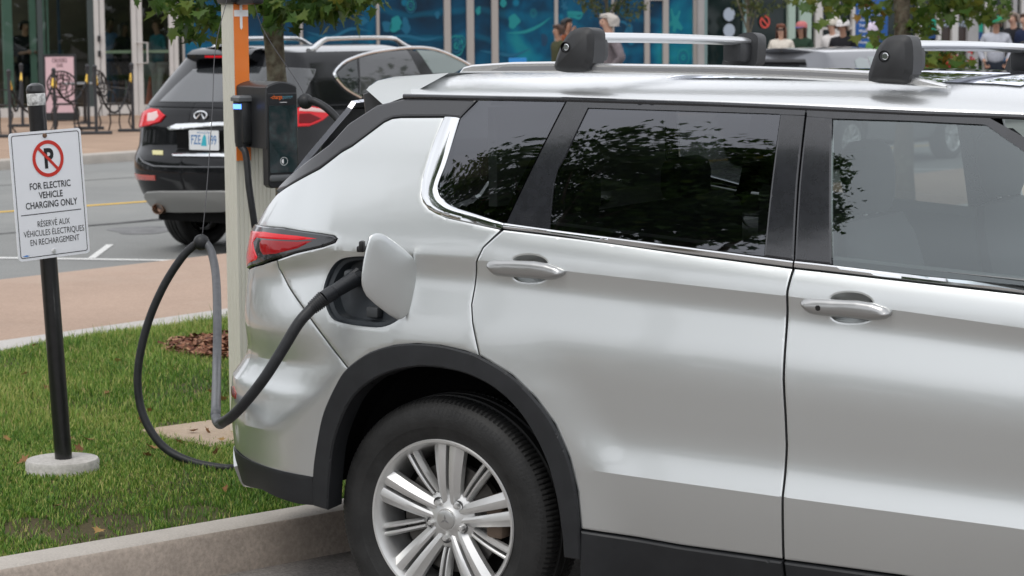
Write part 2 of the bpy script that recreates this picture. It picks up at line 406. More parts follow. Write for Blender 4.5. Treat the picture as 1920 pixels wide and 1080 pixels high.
# paint: fine metallic flake under clear coat
def car_paint(name, col, flake=.5):
    m = mat(name, col, rough=.33, metal=.86, coat=1.0, coat_rough=.03); n = m.node_tree.nodes; l = m.node_tree.links; b = n['Principled BSDF']
    tc = n.new('ShaderNodeTexCoord'); v = n.new('ShaderNodeTexNoise'); v.inputs['Scale'].default_value = 900; v.inputs['Detail'].default_value = 1
    l.new(tc.outputs['Object'], v.inputs['Vector']); r = n.new('ShaderNodeMapRange'); r.inputs[3].default_value = .27; r.inputs[4].default_value = .37
    l.new(v.outputs['Fac'], r.inputs[0]); d = n.new('ShaderNodeTexNoise'); d.inputs['Scale'].default_value = 3.2; d.inputs['Detail'].default_value = 8; d.inputs['Roughness'].default_value = .7
    l.new(tc.outputs['Object'], d.inputs['Vector']); d2 = n.new('ShaderNodeMapRange'); d2.inputs[1].default_value = .45; d2.inputs[2].default_value = .75; d2.inputs[3].default_value = 0; d2.inputs[4].default_value = .015
    l.new(d.outputs['Fac'], d2.inputs[0]); ad = n.new('ShaderNodeMath'); l.new(r.outputs[0], ad.inputs[0]); l.new(d2.outputs[0], ad.inputs[1]); l.new(ad.outputs[0], b.inputs['Roughness'])
    d3 = n.new('ShaderNodeMapRange'); d3.inputs[1].default_value = .4; d3.inputs[2].default_value = .8; d3.inputs[3].default_value = .035; d3.inputs[4].default_value = .055
    l.new(d.outputs['Fac'], d3.inputs[0]); l.new(d3.outputs[0], b.inputs['Coat Roughness'])
    return m
PAINT = car_paint('silver_paint', (.665, .685, .68))
CLAD = mat('grey_black_plastic', (.019, .020, .022), .46, spec=.4, bump=(700, .05), noise=(14, .18))
GLOSSB = mat('gloss_black_trim', (.022, .023, .027), .12, spec=.6, coat=.6, coat_rough=.05, noise=(30, .2))
CHROME = mat('bright_chrome', (.80, .81, .82), .06, metal=1.)
SATIN = mat('satin_alloy', (.70, .70, .69), .42, metal=.8, bump=(300, .02), noise=(6, .05))
GAP = mat('shadow_gap_black', (.006, .006, .006), .8, spec=.1)
PRIV = glass('privacy_glass', (.27, .29, .295), 1.52, gain=2.6, gcol=(.95, .97, 1.04))
CLEAR = glass('front_side_glass', (.82, .90, .88), 1.52, gain=3.2, gcol=(.92, 1.0, 1.02))
RUB = mat('tyre_rubber', (.019, .019, .0188), .55, spec=.4, noise=(11, .45), bump=(180, .12))
BLK = mat('black_plastic', (.014, .014, .015), .42)
RED = mat('red_lamp_lens', (.72, .008, .018), .12, spec=.35, coat=.25, coat_rough=.02)
REDD = mat('dark_red_lens', (.10, .004, .006), .06, coat=1., coat_rough=.02)
WETP = car_paint('rain_spotted_silver_paint', (.70, .71, .71))
_n = WETP.node_tree.nodes; _tc = _n.new('ShaderNodeTexCoord'); _mp = _n.new('ShaderNodeMapping'); _mp.inputs['Scale'].default_value = (1, .55, .55); _v = _n.new('ShaderNodeTexVoronoi'); _v.inputs['Scale'].default_value = 210; _bp = _n.new('ShaderNodeBump'); _bp.inputs['Strength'].default_value = .16; _bp.inputs['Distance'].default_value = .002
_l = WETP.node_tree.links; _l.new(_tc.outputs['Object'], _mp.inputs[0]); _l.new(_mp.outputs[0], _v.inputs['Vector']); _l.new(_v.outputs['Distance'], _bp.inputs['Height']); _l.new(_bp.outputs[0], _n['Principled BSDF'].inputs['Normal']); _l.new(_bp.outputs[0], _n['Principled BSDF'].inputs['Coat Normal'])
SEAT = mat('dark_seat_cloth', (.06, .064, .068), .8, bump=(300, .05))
car = empty('parked_car', CAR_O, -YAW, 'silver crossover with roof crossbars plugged in beside the charging post, fuel door open', 'car')
RIGHT = []      # parts that get a mirrored twin on the far side
def cp(poly, name, m, both=True, parent=None, **k):
    o = panel(CAR, poly, name, m, parent or car, **k)
    if both and parent is None: RIGHT.append(o)
    return o
# --- traced outlines (sheet coordinates)
shut_q = [(944, 430), (905.6, 464), (893, 492), (884, 571), (886, 605), (899, 667)]
arch_o = [(589, 902), (591, 867), (598, 822), (609, 773), (631, 724), (653, 691), (693, 662), (738, 648), (782, 644.5), (827, 648), (871, 658), (902, 669), (960, 704), (1004, 747), (1040, 796), (1067, 858), (1082, 920), (1089, 991)]
arch_i = [(618, 955), (622, 884), (631, 822), (658, 755), (693, 718), (738, 696), (791, 687), (849, 693), (893, 707), (938, 733), (982, 778), (1022, 849), (1044, 920), (1055.5, 991), (1060, 1044)]
AO = np.array(spline(uz([(591, 947)] + arch_o + [(1091, 1049)]), 5)); AI = np.array(spline(uz(arch_i), 5))
BUMP_SH = uz([(519, 487), (522.5, 502.5), (540, 535), (570, 579), (620, 649), (653, 691)])
lamp = [(457.5, 500), (456, 467), (459.5, 436), (470, 425), (480, 420), (530, 427.5), (605, 439), (626, 442.5), (632, 447.5), (627.5, 454.5), (605, 462.5), (555, 474), (492, 494), (465, 502.5)]
LAMP = uz(lamp)
for _i in (0, 1, 2): LAMP[_i][0] -= .09
US = float(uz([(449, 600)])[0][0]) - .10
crease1 = np.stack(C1, 1); crease2 = np.stack(C2, 1); crease1f = resample(crease1, .012, False); crease2f = resample(crease2, .012, False)
c1r = [p for p in crease1f if p[0] > -.36]; c2r = [p for p in crease2f if p[0] > .36]
port = smooth_poly(uz([(604, 552), (608, 530), (617, 507), (630, 490), (648, 482), (690, 480), (745, 484), (768, 500), (775, 530), (770, 570), (752, 598), (720, 615), (680, 612.5), (640, 606), (618, 597)]), 2)
def rev(a): return np.array(a)[::-1]
def cat(*a): return np.vstack([np.atleast_2d(np.array(q)) for q in a])
chrome_out = uz([(833.5, 219.5), (813, 269), (794, 330.5), (790.5, 364), (794, 378), (805, 392), (835.5, 407), (941, 430)])
QUARTER = cat(uz([(485, 417, -.03), (499, 392, -.03), (522, 366, -.03), (541, 353, -.03), (600, 316), (660, 274), (700, 244), (720, 229), (735, 222), (752, 220)]), chrome_out, uz(shut_q[1:]),
              rev(uz(arch_o[5:12])), rev(BUMP_SH[:-1]), rev(LAMP)[2:10])
cp(QUARTER, 'rear_quarter_panel', PAINT, holes=[port], creases=[c1r])
# rear bumper cover, wrapped to the middle of the car
zS = .735
BUMPER = cat(BUMP_SH, uz(arch_o[4::-1]), uz([(447, 847)]), [(UC + .001, .455)], [(UC + .001, zS)], [(US, zS)], [(US, LAMP[0][1] - .004)], LAMP[-1:] - np.array([0, .003]), LAMP[-2:-1] - np.array([0, .003]))
cp(BUMPER, 'rear_bumper', PAINT, creases=[[(UC, .705), (-1.0, .705), (-.62, .70), (-.48, .66)]])
st = uz([(447, 848), (587, 894), (591, 947), (560, 944), (493, 917)]); stz = st[-1][1]
cp(cat(st[:1], st[1:3], st[3:], [(UC + .001, .29)], [(UC + .001, .452)]), 'bumper_lower_trim', CLAD, off=.004)
cp(np.array([(UC + .001, .30), (UC + .001, .47), (UC + .62, .46), (UC + .70, .41), (UC + .66, .34), (UC + .5, .30)]), 'skid_plate', PAINT, off=.022)
# tail gate and rear window
ub = LAMP[0][0] - .10
cp(np.array([(UC + .001, zS + .006), (UC + .001, 1.21), (UC + .60, 1.215), (US - .006, 1.16), (US - .006, 1.0), (US - .006, zS + .006)]), 'tailgate', PAINT)
cp(np.array([(UC + .001, 1.222), (UC + .001, 1.585), (UC + .42, 1.575), (UC + .55, 1.40), (UC + .64, 1.222)]), 'rear_window', PRIV, edge=0)
# door panels
RD = cat(uz(shut_q), uz([(960, 704), (1004, 747), (1040, 796), (1067, 858), (1082, 920), (1089, 992)]), uz([(1278, 1023), (1468, 1049)]),
         uz([(1466.5, 931), (1472.5, 869), (1474.2, 833), (1471.5, 770), (1468.4, 712), (1470.6, 661), (1474.8, 600), (1475.4, 546), (1487, 503)]), uz([(1300, 478), (1100, 449)]))
sh1 = [(911, 493), (920, 487), (962, 483.5), (975, 478), (992, 476.5), (1010, 478), (1023, 489), (1061, 505), (1061, 519), (1023, 526), (1008, 529), (980, 530), (962, 525), (927, 514)]
sh2 = [(1495, 562), (1504, 555), (1550, 556), (1562, 549), (1590, 547), (1615, 550), (1632, 561), (1674, 577), (1672, 598), (1625, 602), (1610, 606), (1575, 606), (1556, 598), (1515, 588)]
def handle(px, parent):
    """recess in the door skin, a shallow cup, and the grip across it"""
    H = uz(px); H = smooth_poly(H, 1); return np.array(H)
HC1 = smooth_poly(uz([(960, 488), (966, 481), (990, 476.5), (1016, 481), (1030, 494), (1030, 520), (1016, 529), (990, 531), (966, 526), (958, 514)]), 2)
HC2 = smooth_poly(uz([(1555, 562), (1562, 552), (1590, 547), (1620, 551), (1640, 566), (1640, 596), (1622, 605), (1592, 607), (1566, 603), (1554, 590)]), 2)
rdoor = cp(RD, 'rear_door', PAINT, sharp=8, creases=[c1r, c2r], holes=[HC1])
FDu = 2.16
FD = cat(uz([(1489.2, 503), (1477, 546), (1476.4, 600), (1472.2, 661), (1470, 712), (1473.1, 770), (1475.8, 833), (1474.1, 869), (1468.1, 931), (1470, 1050)]), uz([(1687, 1079)]), [(FDu - .20, .33), (FDu - .06, .40), (FDu, .55), (FDu, .95), (FDu - .02, np.interp(FDu, *BELT))], uz([(1920, 552), (1700, 527)]))
fdoor = cp(FD, 'front_door', PAINT, sharp=8, creases=[c1r, c2r], holes=[HC2])
def cup(hole, parent, depth=.048):
    h = np.array(hole); c = h.mean(0); rings = [1, .93, .8, .6, .35, .0]; V = []; F = []; n = len(h)
    for r_ in rings:
        q = c + (h - c) * r_; d = -depth * (1 - r_ ** 3.0) - .001; V += list(CAR.pos(q[:, 0], q[:, 1]) + CAR.nrm(q[:, 0], q[:, 1]) * d)
    for k in range(len(rings) - 1):
        for i in range(n): F.append((k * n + i, k * n + (i + 1) % n, (k + 1) * n + (i + 1) % n, (k + 1) * n + i))
    return mesh_obj('handle_cup', V, F, PAINT, parent, True, 60)
HPAINT = mat('handle_paint', (.42, .42, .415), .3, metal=.85, coat=.8)
def grip(px, parent, button=None, cupm=None):
    H = smooth_poly(uz(px), 1)
    H = resample(H, .006); c = H.mean(0); V = []; F = []; n = len(H)
    # centre line of the grip, then rings that close on it: a rounded bar
    o_ = np.argsort(H[:, 0]); ks = np.linspace(H[:, 0].min(), H[:, 0].max(), 9); mid = [(H[np.abs(H[:, 0] - k) < .02][:, 1].max() + H[np.abs(H[:, 0] - k) < .02][:, 1].min()) / 2 for k in ks]
    for r_, hh in [(1, -.012), (1, .010), (.93, .0165), (.78, .0215), (.55, .0255), (.28, .0275), (.0, .028)]:
        q = np.stack([c[0] + (H[:, 0] - c[0]) * (1 - .16 * (1 - r_)), H[:, 1] * r_ + np.interp(H[:, 0], ks, mid) * (1 - r_)], 1); V += list(CAR.pos(q[:, 0], q[:, 1]) + CAR.nrm(q[:, 0], q[:, 1]) * hh)
    for k in range(6):
        for i in range(n): F.append((k * n + i, k * n + (i + 1) % n, (k + 1) * n + (i + 1) % n, (k + 1) * n + i))
    g = mesh_obj('door_handle', V, F, HPAINT, parent, True, 70)
    return g
cup(HC1, rdoor); cup(HC2, fdoor)
g1 = grip([(914, 494), (922, 488), (962, 488), (1020, 490), (1060, 505), (1060, 516), (1040, 524), (1010, 521), (975, 519), (940, 517), (927, 512)], rdoor)
g2 = grip([(1502, 566), (1510, 559), (1556, 561), (1630, 564), (1673, 580), (1672, 595), (1640, 600), (1600, 595), (1560, 592), (1530, 589), (1516, 584)], fdoor)
bq = uz([(1536, 568), (1545, 568), (1546, 578), (1537, 578)]); panel(CAR, smooth_poly(bq, 1), 'handle_button', BLK, g2, grid=.01, off=.0285, flange=.006, edge=0, step=.004)
# lower side trim
cp(cat(uz([(1091, 995), (1278, 1025), (1468, 1052)]), [(1.128, .20), (.50, .20)]), 'rear_door_sill_trim', CLAD, off=.010, parent=rdoor, edge=.004)
cp(cat(uz([(1472.5, 1053), (1687, 1082)]), [(2.08, .335), (2.12, .20), (1.136, .20)]), 'front_door_sill_trim', CLAD, off=.010, parent=fdoor, edge=.004)
# wheel arch cladding
cp(cat(AO, rev(AI)), 'wheel_arch_trim', CLAD, off=.013, flange=.075, edge=.006, grid=.012)
fr_o = [(2.706 + .585 * math.cos(a), .36 + .56 * math.sin(a)) for a in np.linspace(R(192), R(-12), 40)]; fr_i = [(2.706 + .50 * math.cos(a), .36 + .475 * math.sin(a)) for a in np.linspace(R(-14), R(194), 40)]
cp(np.array(fr_o + fr_i), 'wheel_arch_trim', CLAD, off=.013, flange=.075, edge=.006)
# front end (out of frame): wing, bumper, bonnet
fo = [(2.706 + .58 * math.cos(a), .36 + .555 * math.sin(a)) for a in np.linspace(R(190), R(8), 36)]
bz = lambda u: float(np.interp(u, *BELT))
WING = cat([(FDu + .008, .95), (FDu + .008, .55), (FDu - .05, .40)], [p for p in fo if p[0] < 3.26 and p[0] > 2.12], [(3.26, .62), (3.30, .86), (2.95, bz(2.95) - .01), (2.5, bz(2.5) - .01), (FDu + .008, bz(FDu) - .01)])
cp(WING, 'front_wing', PAINT)
cp(np.array([(3.27, .60), (3.29, .42), (3.2, .24), (UF - .001, .24), (UF - .001, .84), (3.32, .84)]), 'front_bumper', PAINT)
us = np.linspace(2.28, UF, 26); zz = np.array([bz(min(u, 3.3)) - .012 - .10 * sstep(np.array(u), 3.2, UF) for u in us]); P = CAR.pos(us, zz); V = []; F = []; nr = np.linspace(-1, 1, 17)
for p, u in zip(P, us):
    for r_ in nr: V.append((p[0] + .0 * r_, p[1] * r_, p[2] + .07 * (1 - abs(r_) ** 2.2)))
for i in range(len(us) - 1):
    for j in range(16): F.append((i * 17 + j, i * 17 + j + 1, (i + 1) * 17 + j + 1, (i + 1) * 17 + j))
mesh_obj('bonnet', V, F, PAINT, car)
# --- glass house
rg = uz([(1105, 198), (1463, 209.5), (1431.5, 479.5), (1030, 430), (1037, 344), (1044, 317), (1058, 294)])
cp(rg, 'rear_door_glass', PRIV, off=-.004, edge=0, flange=.004, parent=rdoor)
qg = uz([(898, 187.5), (1059, 190.5), (947.5, 417.5), (849, 386), (831, 373), (823.5, 358), (824.5, 342), (863, 222)])
cp(qg, 'quarter_glass', PRIV, off=-.002, edge=0, flange=.006)
cpil = uz([(1063, 190.5), (1300, 196), (1510, 207), (1508.5, 216), (1464, 214.5), (1462, 213.5), (1300, 208), (1102, 202), (1058, 294), (1044, 317), (1037, 344), (1029.5, 429.5), (950, 418.5)])
cp(cpil, 'door_frame_trim', GLOSSB, parent=rdoor, edge=0, grid=.01, sharp=40)
cp(uz([(1464, 215), (1508.5, 217), (1495, 344), (1488, 488), (1433, 480.5)]), 'pillar_trim', GLOSSB, parent=rdoor, edge=.0015, off=.001)
ft = uz([(1860, 221.5), (1920, 262)]); 
fg = cat(uz([(1561, 217), (1700, 220.5), (1852, 228), (1923, 279)]), [(2.14, 1.16), (2.10, bz(2.1) + .012)], uz([(1920, 535), (1740, 517), (1560, 496)]))
fgl = cp(fg, 'front_door_glass', CLEAR, off=-.006, edge=0, flange=.0, parent=fdoor)
cp(cat(uz([(1513, 207), (1700, 213), (1855, 221)]), [(2.00, 1.375), (2.2, 1.14), (2.12, bz(2.12) + .01)], rev(fg[4:6]), uz([(1920, 284), (1848, 233.5), (1700, 226)]), uz([(1561, 222), (1513, 218)])), 'door_frame_trim', GLOSSB, parent=fdoor, edge=0, grid=.01, sharp=40)
cp(uz([(1512.5, 218.5), (1560, 222), (1559, 495.5), (1491, 488.5), (1499, 344)]), 'pillar_trim', GLOSSB, parent=fdoor, edge=.0015, off=.001)
BANDT = mat('satin_black_pillar_trim', (.045, .046, .05), .3, coat=.5, coat_rough=.1, bump=(500, .08))
cp(cat(uz([(541, 353, -.03), (522, 362, -.10), (560, 328, -.08), (635, 270, -.06), (685, 230, -.06), (727, 196, -.04), (757, 184)]), uz([(830, 184.5), (896, 186), (862, 221), (833, 218.5), (752, 219), (735, 221), (719, 228), (699, 243), (659, 273), (599, 315)])), 'rear_pillar_trim', BANDT, edge=.002)
# bright trims
def strip(up, lo, prof, name, m, parent, n=90, raw=False):
    A = np.array(up) if raw else uz(up); B = np.array(lo) if raw else uz(lo)
    def rs_(P):
        P = np.array(spline(P, 6)); d = np.concatenate([[0], np.cumsum(np.linalg.norm(np.diff(P, axis=0), axis=1))]); t = np.linspace(0, d[-1], n); return np.stack([np.interp(t, d, P[:, 0]), np.interp(t, d, P[:, 1])], 1)
    A, B = rs_(A), rs_(B); k = len(prof); V = np.zeros((n, k, 3))
    for j, (t, h) in enumerate(prof):
        q = A * (1 - t) + B * t; V[:, j] = CAR.pos(q[:, 0], q[:, 1]) + CAR.nrm(q[:, 0], q[:, 1]) * h
    F = [(i * k + j, (i + 1) * k + j, (i + 1) * k + j + 1, i * k + j + 1) for i in range(n - 1) for j in range(k - 1)] + [tuple(range(k)), tuple((n - 1) * k + j for j in range(k))[::-1]]
    o = mesh_obj(name, V.reshape(-1, 3), F, m, parent, True, 40)
    if parent is car: RIGHT.append(o)
    return o
CPROF = [(0, -.010), (0, .001), (.06, .0035), (.3, .0055), (.6, .0055), (.93, .003), (1, .0005), (1, -.010)]
strip([(862, 222), (838, 300), (822.5, 342), (821.5, 359), (830, 374), (849, 387.5), (890, 401), (946.5, 419)], [(833.5, 219.5), (813, 269), (794, 330.5), (790.5, 364), (794, 378), (805, 392), (835.5, 407), (941, 430)], CPROF, 'quarter_window_chrome', CHROME, car)
strip([(947.5, 418.5), (1029.5, 430), (1160, 447), (1300, 465), (1488, 489.5)], [(943, 428.5), (1029, 439), (1160, 458), (1300, 477), (1486, 501)], CPROF, 'belt_chrome', CHROME, rdoor)
_e = np.array([[2.10, bz(2.1) + .010]]); _f = np.array([[2.10, bz(2.1) - .006]])
strip(cat(uz([(1491.5, 489.5), (1559, 497), (1740, 518.5), (1920, 538)]), _e), cat(uz([(1489, 501.5), (1560, 509), (1740, 530), (1920, 550.5)]), _f), CPROF, 'belt_chrome', CHROME, fdoor, raw=True)
# tail lamp: dark housing, bright red outer blade, dark red inner cell
lampo = cp(LAMP, 'tail_light', GLOSSB, off=.006, edge=.004, flange=.03)
lz = lambda p, n_, m_, o_: panel(CAR, uz(p), n_, m_, lampo, off=o_, edge=.001, flange=.004, grid=.01, step=.006)
lz([(459, 497), (458, 466), (462, 438), (472, 432), (500, 436), (560, 443), (597, 448), (560, 451), (500, 448), (484, 446), (478, 455), (480, 466), (486, 482), (484, 487), (472, 492)], 'light_blade', RED, .0075)
lz([(490, 456), (494, 450), (520, 452), (560, 454), (588, 452), (560, 466), (520, 476), (497, 478), (491, 470)], 'inner_lens', mat('mid_red_lens', (.30, .004, .008), .1, spec=.3, coat=.25, coat_rough=.02), .0075)
# rear reflector on the bumper corner
panel(CAR, uz([(434.5, 724), (439, 724), (444, 737), (443, 748), (435, 743)]) + np.array([-.004, 0]), 'reflector', mat('amber_red_reflector', (.30, .03, .015), .1, coat=1.), car, off=.003, edge=.001, grid=.01, step=.006)
# --- roof
def zc(x): return np.interp(x, [-.9, -.6, -.3, .2, .7, 1.2, 1.55, 1.85], [1.612, 1.638, 1.652, 1.664, 1.669, 1.669, 1.660, 1.632])
def roof_grid(xs, rs, off=0., ylim=None):
    V = []; nr_ = len(rs)
    for x in xs:
        zd = float(np.interp(x, *DRIP)); bd = float(b_car(np.array(x), np.array(zd))); zt = float(zc(x))
        for r_ in rs: V.append((x - .24 * (1 - r_ * r_) * (1 - sstep(np.array(x), -.19, .5)), bd * r_, zd + .004 + (zt - zd) * (1 - abs(r_) ** 2.3) ** (1 / 2.0) + off))
    F = [(i * nr_ + j, i * nr_ + j + 1, (i + 1) * nr_ + j + 1, (i + 1) * nr_ + j) for i in range(len(xs) - 1) for j in range(nr_ - 1)]
    return V, [f[::-1] for f in F]
ang = np.linspace(-1, 1, 61); rs = np.sign(ang) * (1 - (1 - np.abs(ang)) ** 1.9)
V, F = roof_grid(np.linspace(-.19, 2.06, 100), rs); mesh_obj('roof', V, F, WETP, car, True, 50)
V, F = roof_grid(np.linspace(.55, 1.62, 30), np.linspace(-.66, .66, 25), .004); mesh_obj('sunroof', V, F, PRIV, car)
def side_prism(px, y0, y1, name, m, parent, bev=.004):
    P = _pl(px, y0); M_ = Matrix(((1, 0, 0, 0), (0, 0, -1, 0), (0, 1, 0, 0), (0, 0, 0, 1)))     # (x, z, h) -> x, -h, z
    b = MB(); b.prism([tuple(p) for p in (P if _area(P) > 0 else P[::-1])], -y1, -y0, M_, bev=bev); return b.build(name, m, parent, sharp=40)
def _area(P): return sum(P[i][0] * P[(i + 1) % len(P)][1] - P[(i + 1) % len(P)][0] * P[i][1] for i in range(len(P)))
b = MB(); X = np.linspace(-.22, 2.0, 60); Zd = np.interp(X, *DRIP); b.tube([(x, -float(b_car(np.array(x), np.array(z))) + .004, z + .005) for x, z in zip(X, Zd)], .0075, 8); RIGHT.append(b.build('drip_moulding', GLOSSB, car))
# rear spoiler across the roof end
SP = _pl([(836, 137), (762, 183), (757, 184), (727, 196), (689, 168), (693, 162), (707, 151), (737, 144)], -.645); V = []; F = []; k = len(SP); ys = np.concatenate([[-.638], np.linspace(-.645, .645, 25), [.638]]); c_ = SP.mean(0)
for j, y in enumerate(ys):
    sc = .96 if j in (0, 26) else 1.
    for p in SP: q = c_ + (p - c_) * sc; V.append((q[0] - .24 * (1 - (y / .645) ** 2), math.copysign(1, y) * (.668 - (q[1] - SP[:, 1].min()) * .42) if j in (0, 1, 25, 26) else y, q[1] - .01 * (1 - (y / .645) ** 2)))
for j in range(26):
    for i in range(k): F.append((j * k + i, j * k + (i + 1) % k, (j + 1) * k + (i + 1) % k, (j + 1) * k + i))
F += [tuple(range(k))[::-1], tuple(26 * k + i for i in range(k))]
mesh_obj('rear_spoiler', V, F, PAINT, car, True, 30)
fin = side_prism([(680, 176), (692, 172), (729, 197), (686, 231)], -.615, -.585, 'spoiler_fin', BANDT, car, .003); RIGHT.append(fin)
# roof rails, each with a raised grey strip painting the groove's shade
top = [(868, 126), (885, 121.5), (960, 116.5), (1032, 115.5), (1110, 119), (1340, 122), (1500, 127), (1623, 133), (1700, 142), (1775, 160)]
bot = [(1775, 166), (1700, 160), (1623, 155.5), (1500, 149), (1340, 142.5), (1110, 137.5), (960, 136), (860, 136.5)]
gt = [(920, 132), (942, 125), (1032, 123.5), (1110, 125.5), (1340, 128.5), (1500, 134), (1623, 141), (1700, 149)]; gb = [(1700, 152), (1623, 147), (1500, 141), (1340, 135), (1110, 131.5), (1032, 131), (942, 132.5)]
RAILM = mat('satin_silver_rail', (.74, .745, .75), .25, metal=.75, coat=.6)
rl = side_prism(top + bot, -.600, -.565, 'roof_rail', RAILM, car, .005); RIGHT.append(rl)
gv = side_prism(gt + gb, -.6015, -.60, 'rail_groove_shade', mat('groove_shade_grey', (.22, .22, .225), .5), rl, 0)
# --- windscreen, pillars, under body
a0, a1 = np.array([2.0, .655, 1.53]), np.array([2.60, .80, 1.06]); V = []; F = []
for i in range(9):
    t = i / 8
    for j in range(13):
        k = -1 + j / 6; p = a0 * (1 - t) + a1 * t; V.append((p[0] + .16 * (1 - k * k), p[1] * k, p[2] + .05 * (1 - k * k) * (1 - t) + .03 * math.sin(math.pi * t)))
for i in range(8):
    for j in range(12): F.append((i * 13 + j, i * 13 + j + 1, (i + 1) * 13 + j + 1, (i + 1) * 13 + j))
mesh_obj('windscreen', V, F, CLEAR, car)
b = MB(); b.tube([(1.98, -.665, 1.50), (2.1, -.69, 1.43), (2.3, -.745, 1.28), (2.60, -.81, 1.05)], [.03, .035, .04, .045], 10); RIGHT.append(b.build('windscreen_pillar', GLOSSB, car))
b = MB(); b.box((1.33, 0, .60), (1.6, 1.60, .70), bev=.05).box((1.4, 0, .50), (4.0, 1.0, .45), bev=.05).box((-.66, 0, .66), (.30, 1.1, .50), bev=.06).box((2.9, 0, .6), (.8, 1.0, .6), bev=.06).box((1.35, 0, .21), (1.5, 1.5, .05))
b.build('floor_pan', GAP, car)
def liner(wx):
    V = []; F = []; n = 40; prof = [(-.895, .50), (-.60, .485), (-.56, .44), (-.55, .0)]
    for k in range(n + 1):
        a = R(-6) + R(182) * k / n
        for y, r_ in prof: V.append((wx + r_ * math.cos(a), y, .36 + r_ * math.sin(a) * .98))
    for k in range(n):
        for j in range(3): F.append((k * 4 + j, k * 4 + j + 1, (k + 1) * 4 + j + 1, (k + 1) * 4 + j))
    RIGHT.append(mesh_obj('wheel_housing', V, F, mat('wheel_housing_felt', (.010, .010, .011), .9, spec=.1), car))
liner(0); liner(2.706)
# black backing strips that stand in for the shade behind the shut lines
def gap_strip(pts, wdt=.03, dep=.016):
    P = resample(uz(pts), .03, False); V = []; F = []
    for p in P:
        c_ = CAR.pos(p[0], p[1]); n_ = CAR.nrm(p[0], p[1]); V += [c_ - n_ * dep + np.array([-wdt, 0, 0]), c_ - n_ * dep + np.array([wdt, 0, 0])]
    for i in range(len(P) - 1): F.append((2 * i, 2 * i + 1, 2 * i + 3, 2 * i + 2))
    return V, F
b = MB()
for s_ in ([(1063, 191), (947, 420), (905.6, 464), (893, 492), (884, 571), (886, 605), (899, 667), (930, 690)], [(1511, 207), (1497, 344), (1489.5, 488), (1476, 546), (1475, 600), (1471, 661), (1469, 712), (1475.5, 833), (1473, 869), (1467, 931), (1469.5, 1060)], [(519, 487), (540, 535), (570, 579), (620, 649), (653, 691), (680, 720)]):
    b.add(*gap_strip(s_))
b.add(*gap_strip([(465, 503), (492, 495), (555, 475), (605, 463), (632, 448), (605, 439), (530, 427), (480, 420), (459, 437), (457, 500)], .02, .02))
for za, zb_, ua, ub_ in [(1.02, 1.30, -.2, 2.0)]: pass
RIGHT.append(b.build('gap_backing', GAP, car))
# --- cabin
def cx(px, py, y): return CAR.plane(px, py, y)
def seat(y, x, both=True):
    s = MB(); s.box((x + .30, y, .95), (.50, .50, .14), bev=.05); o = s.build('seat', SEAT, car)
    k = MB(); M_ = Matrix.Translation((x, y, 1.0)) @ Matrix.Rotation(R(-14), 4, 'Y') @ Matrix.Translation((0, 0, .10))
    k.lathe([(.10, -.25), (.24, -.2), (.25, 0), (.235, .10), (.19, .165), (.0, .18)], 20, M_ @ Matrix.Diagonal((.34, 1, 1, 1))); k.build('seat_back', SEAT, o)
    h = MB(); M2 = Matrix.Translation((x - .075, y, 1.375)) @ Matrix.Rotation(R(-6), 4, 'Y')
    h.lathe([(.0, -.105), (.09, -.10), (.125, -.06), (.14, .02), (.125, .08), (.08, .105), (.0, .11)], 22, M2 @ Matrix.Diagonal((.48, 1, 1, 1)), caps=False); h.build('head_restraint', SEAT, o)
    p = MB()
    for dy in (-.04, .04): p.tube([(x - .07, y + dy, 1.30), (x - .05, y + dy, 1.10)], .007, 8)
    p.build('restraint_post', SATIN, o)
ix = np.linspace(.30, 2.05, 40); V = []
for x in ix:
    zb_ = float(np.interp(x, *BELT))
    for dz, off_ in [(.022, -.022), (.028, -.05), (.0, -.085), (-.30, -.10)]: q = CAR.pos(np.array([x]), np.array([zb_ - .01]))[0]; V.append((x, q[1] - off_, zb_ + dz))
RIGHT.append(mesh_obj('door_lining', V, [(i * 4 + j, i * 4 + j + 1, (i + 1) * 4 + j + 1, (i + 1) * 4 + j) for i in range(39) for j in range(3)], mat('lining_grey', (.20, .205, .205), .7), car))
hx, hz = cx(1628, 335, -.37)
seat(-.37, hx + .075); seat(.42, hx + .21)
b = MB(); b.box((.26, 0, 1.02), (.14, 1.25, .46), bev=.06); 
for y in (-.4, .4): b.box((.20, y, 1.30), (.10, .26, .15), bev=.045)
b.build('rear_bench', SEAT, car)
b = MB(); b.box((2.05, 0, 1.0), (.35, 1.4, .16), bev=.06); M_ = Matrix.Translation((1.83, .37, 1.05)) @ Matrix.Rotation(R(-62), 4, 'Y')
b.tube([M_ @ Vector((.18 * math.cos(a), .18 * math.sin(a), 0)) for a in np.linspace(0, 2 * math.pi, 33)[:-1]], .014, 8, closed=True)
b.build('dashboard', SEAT, car)
b = MB(); b.box((.85, 0, 1.585), (1.7, 1.10, .02)).box((.02, 0, 1.42), (.03, 1.15, .30)); b.build('headliner', mat('grey_headliner', (.35, .35, .34), .9), car)
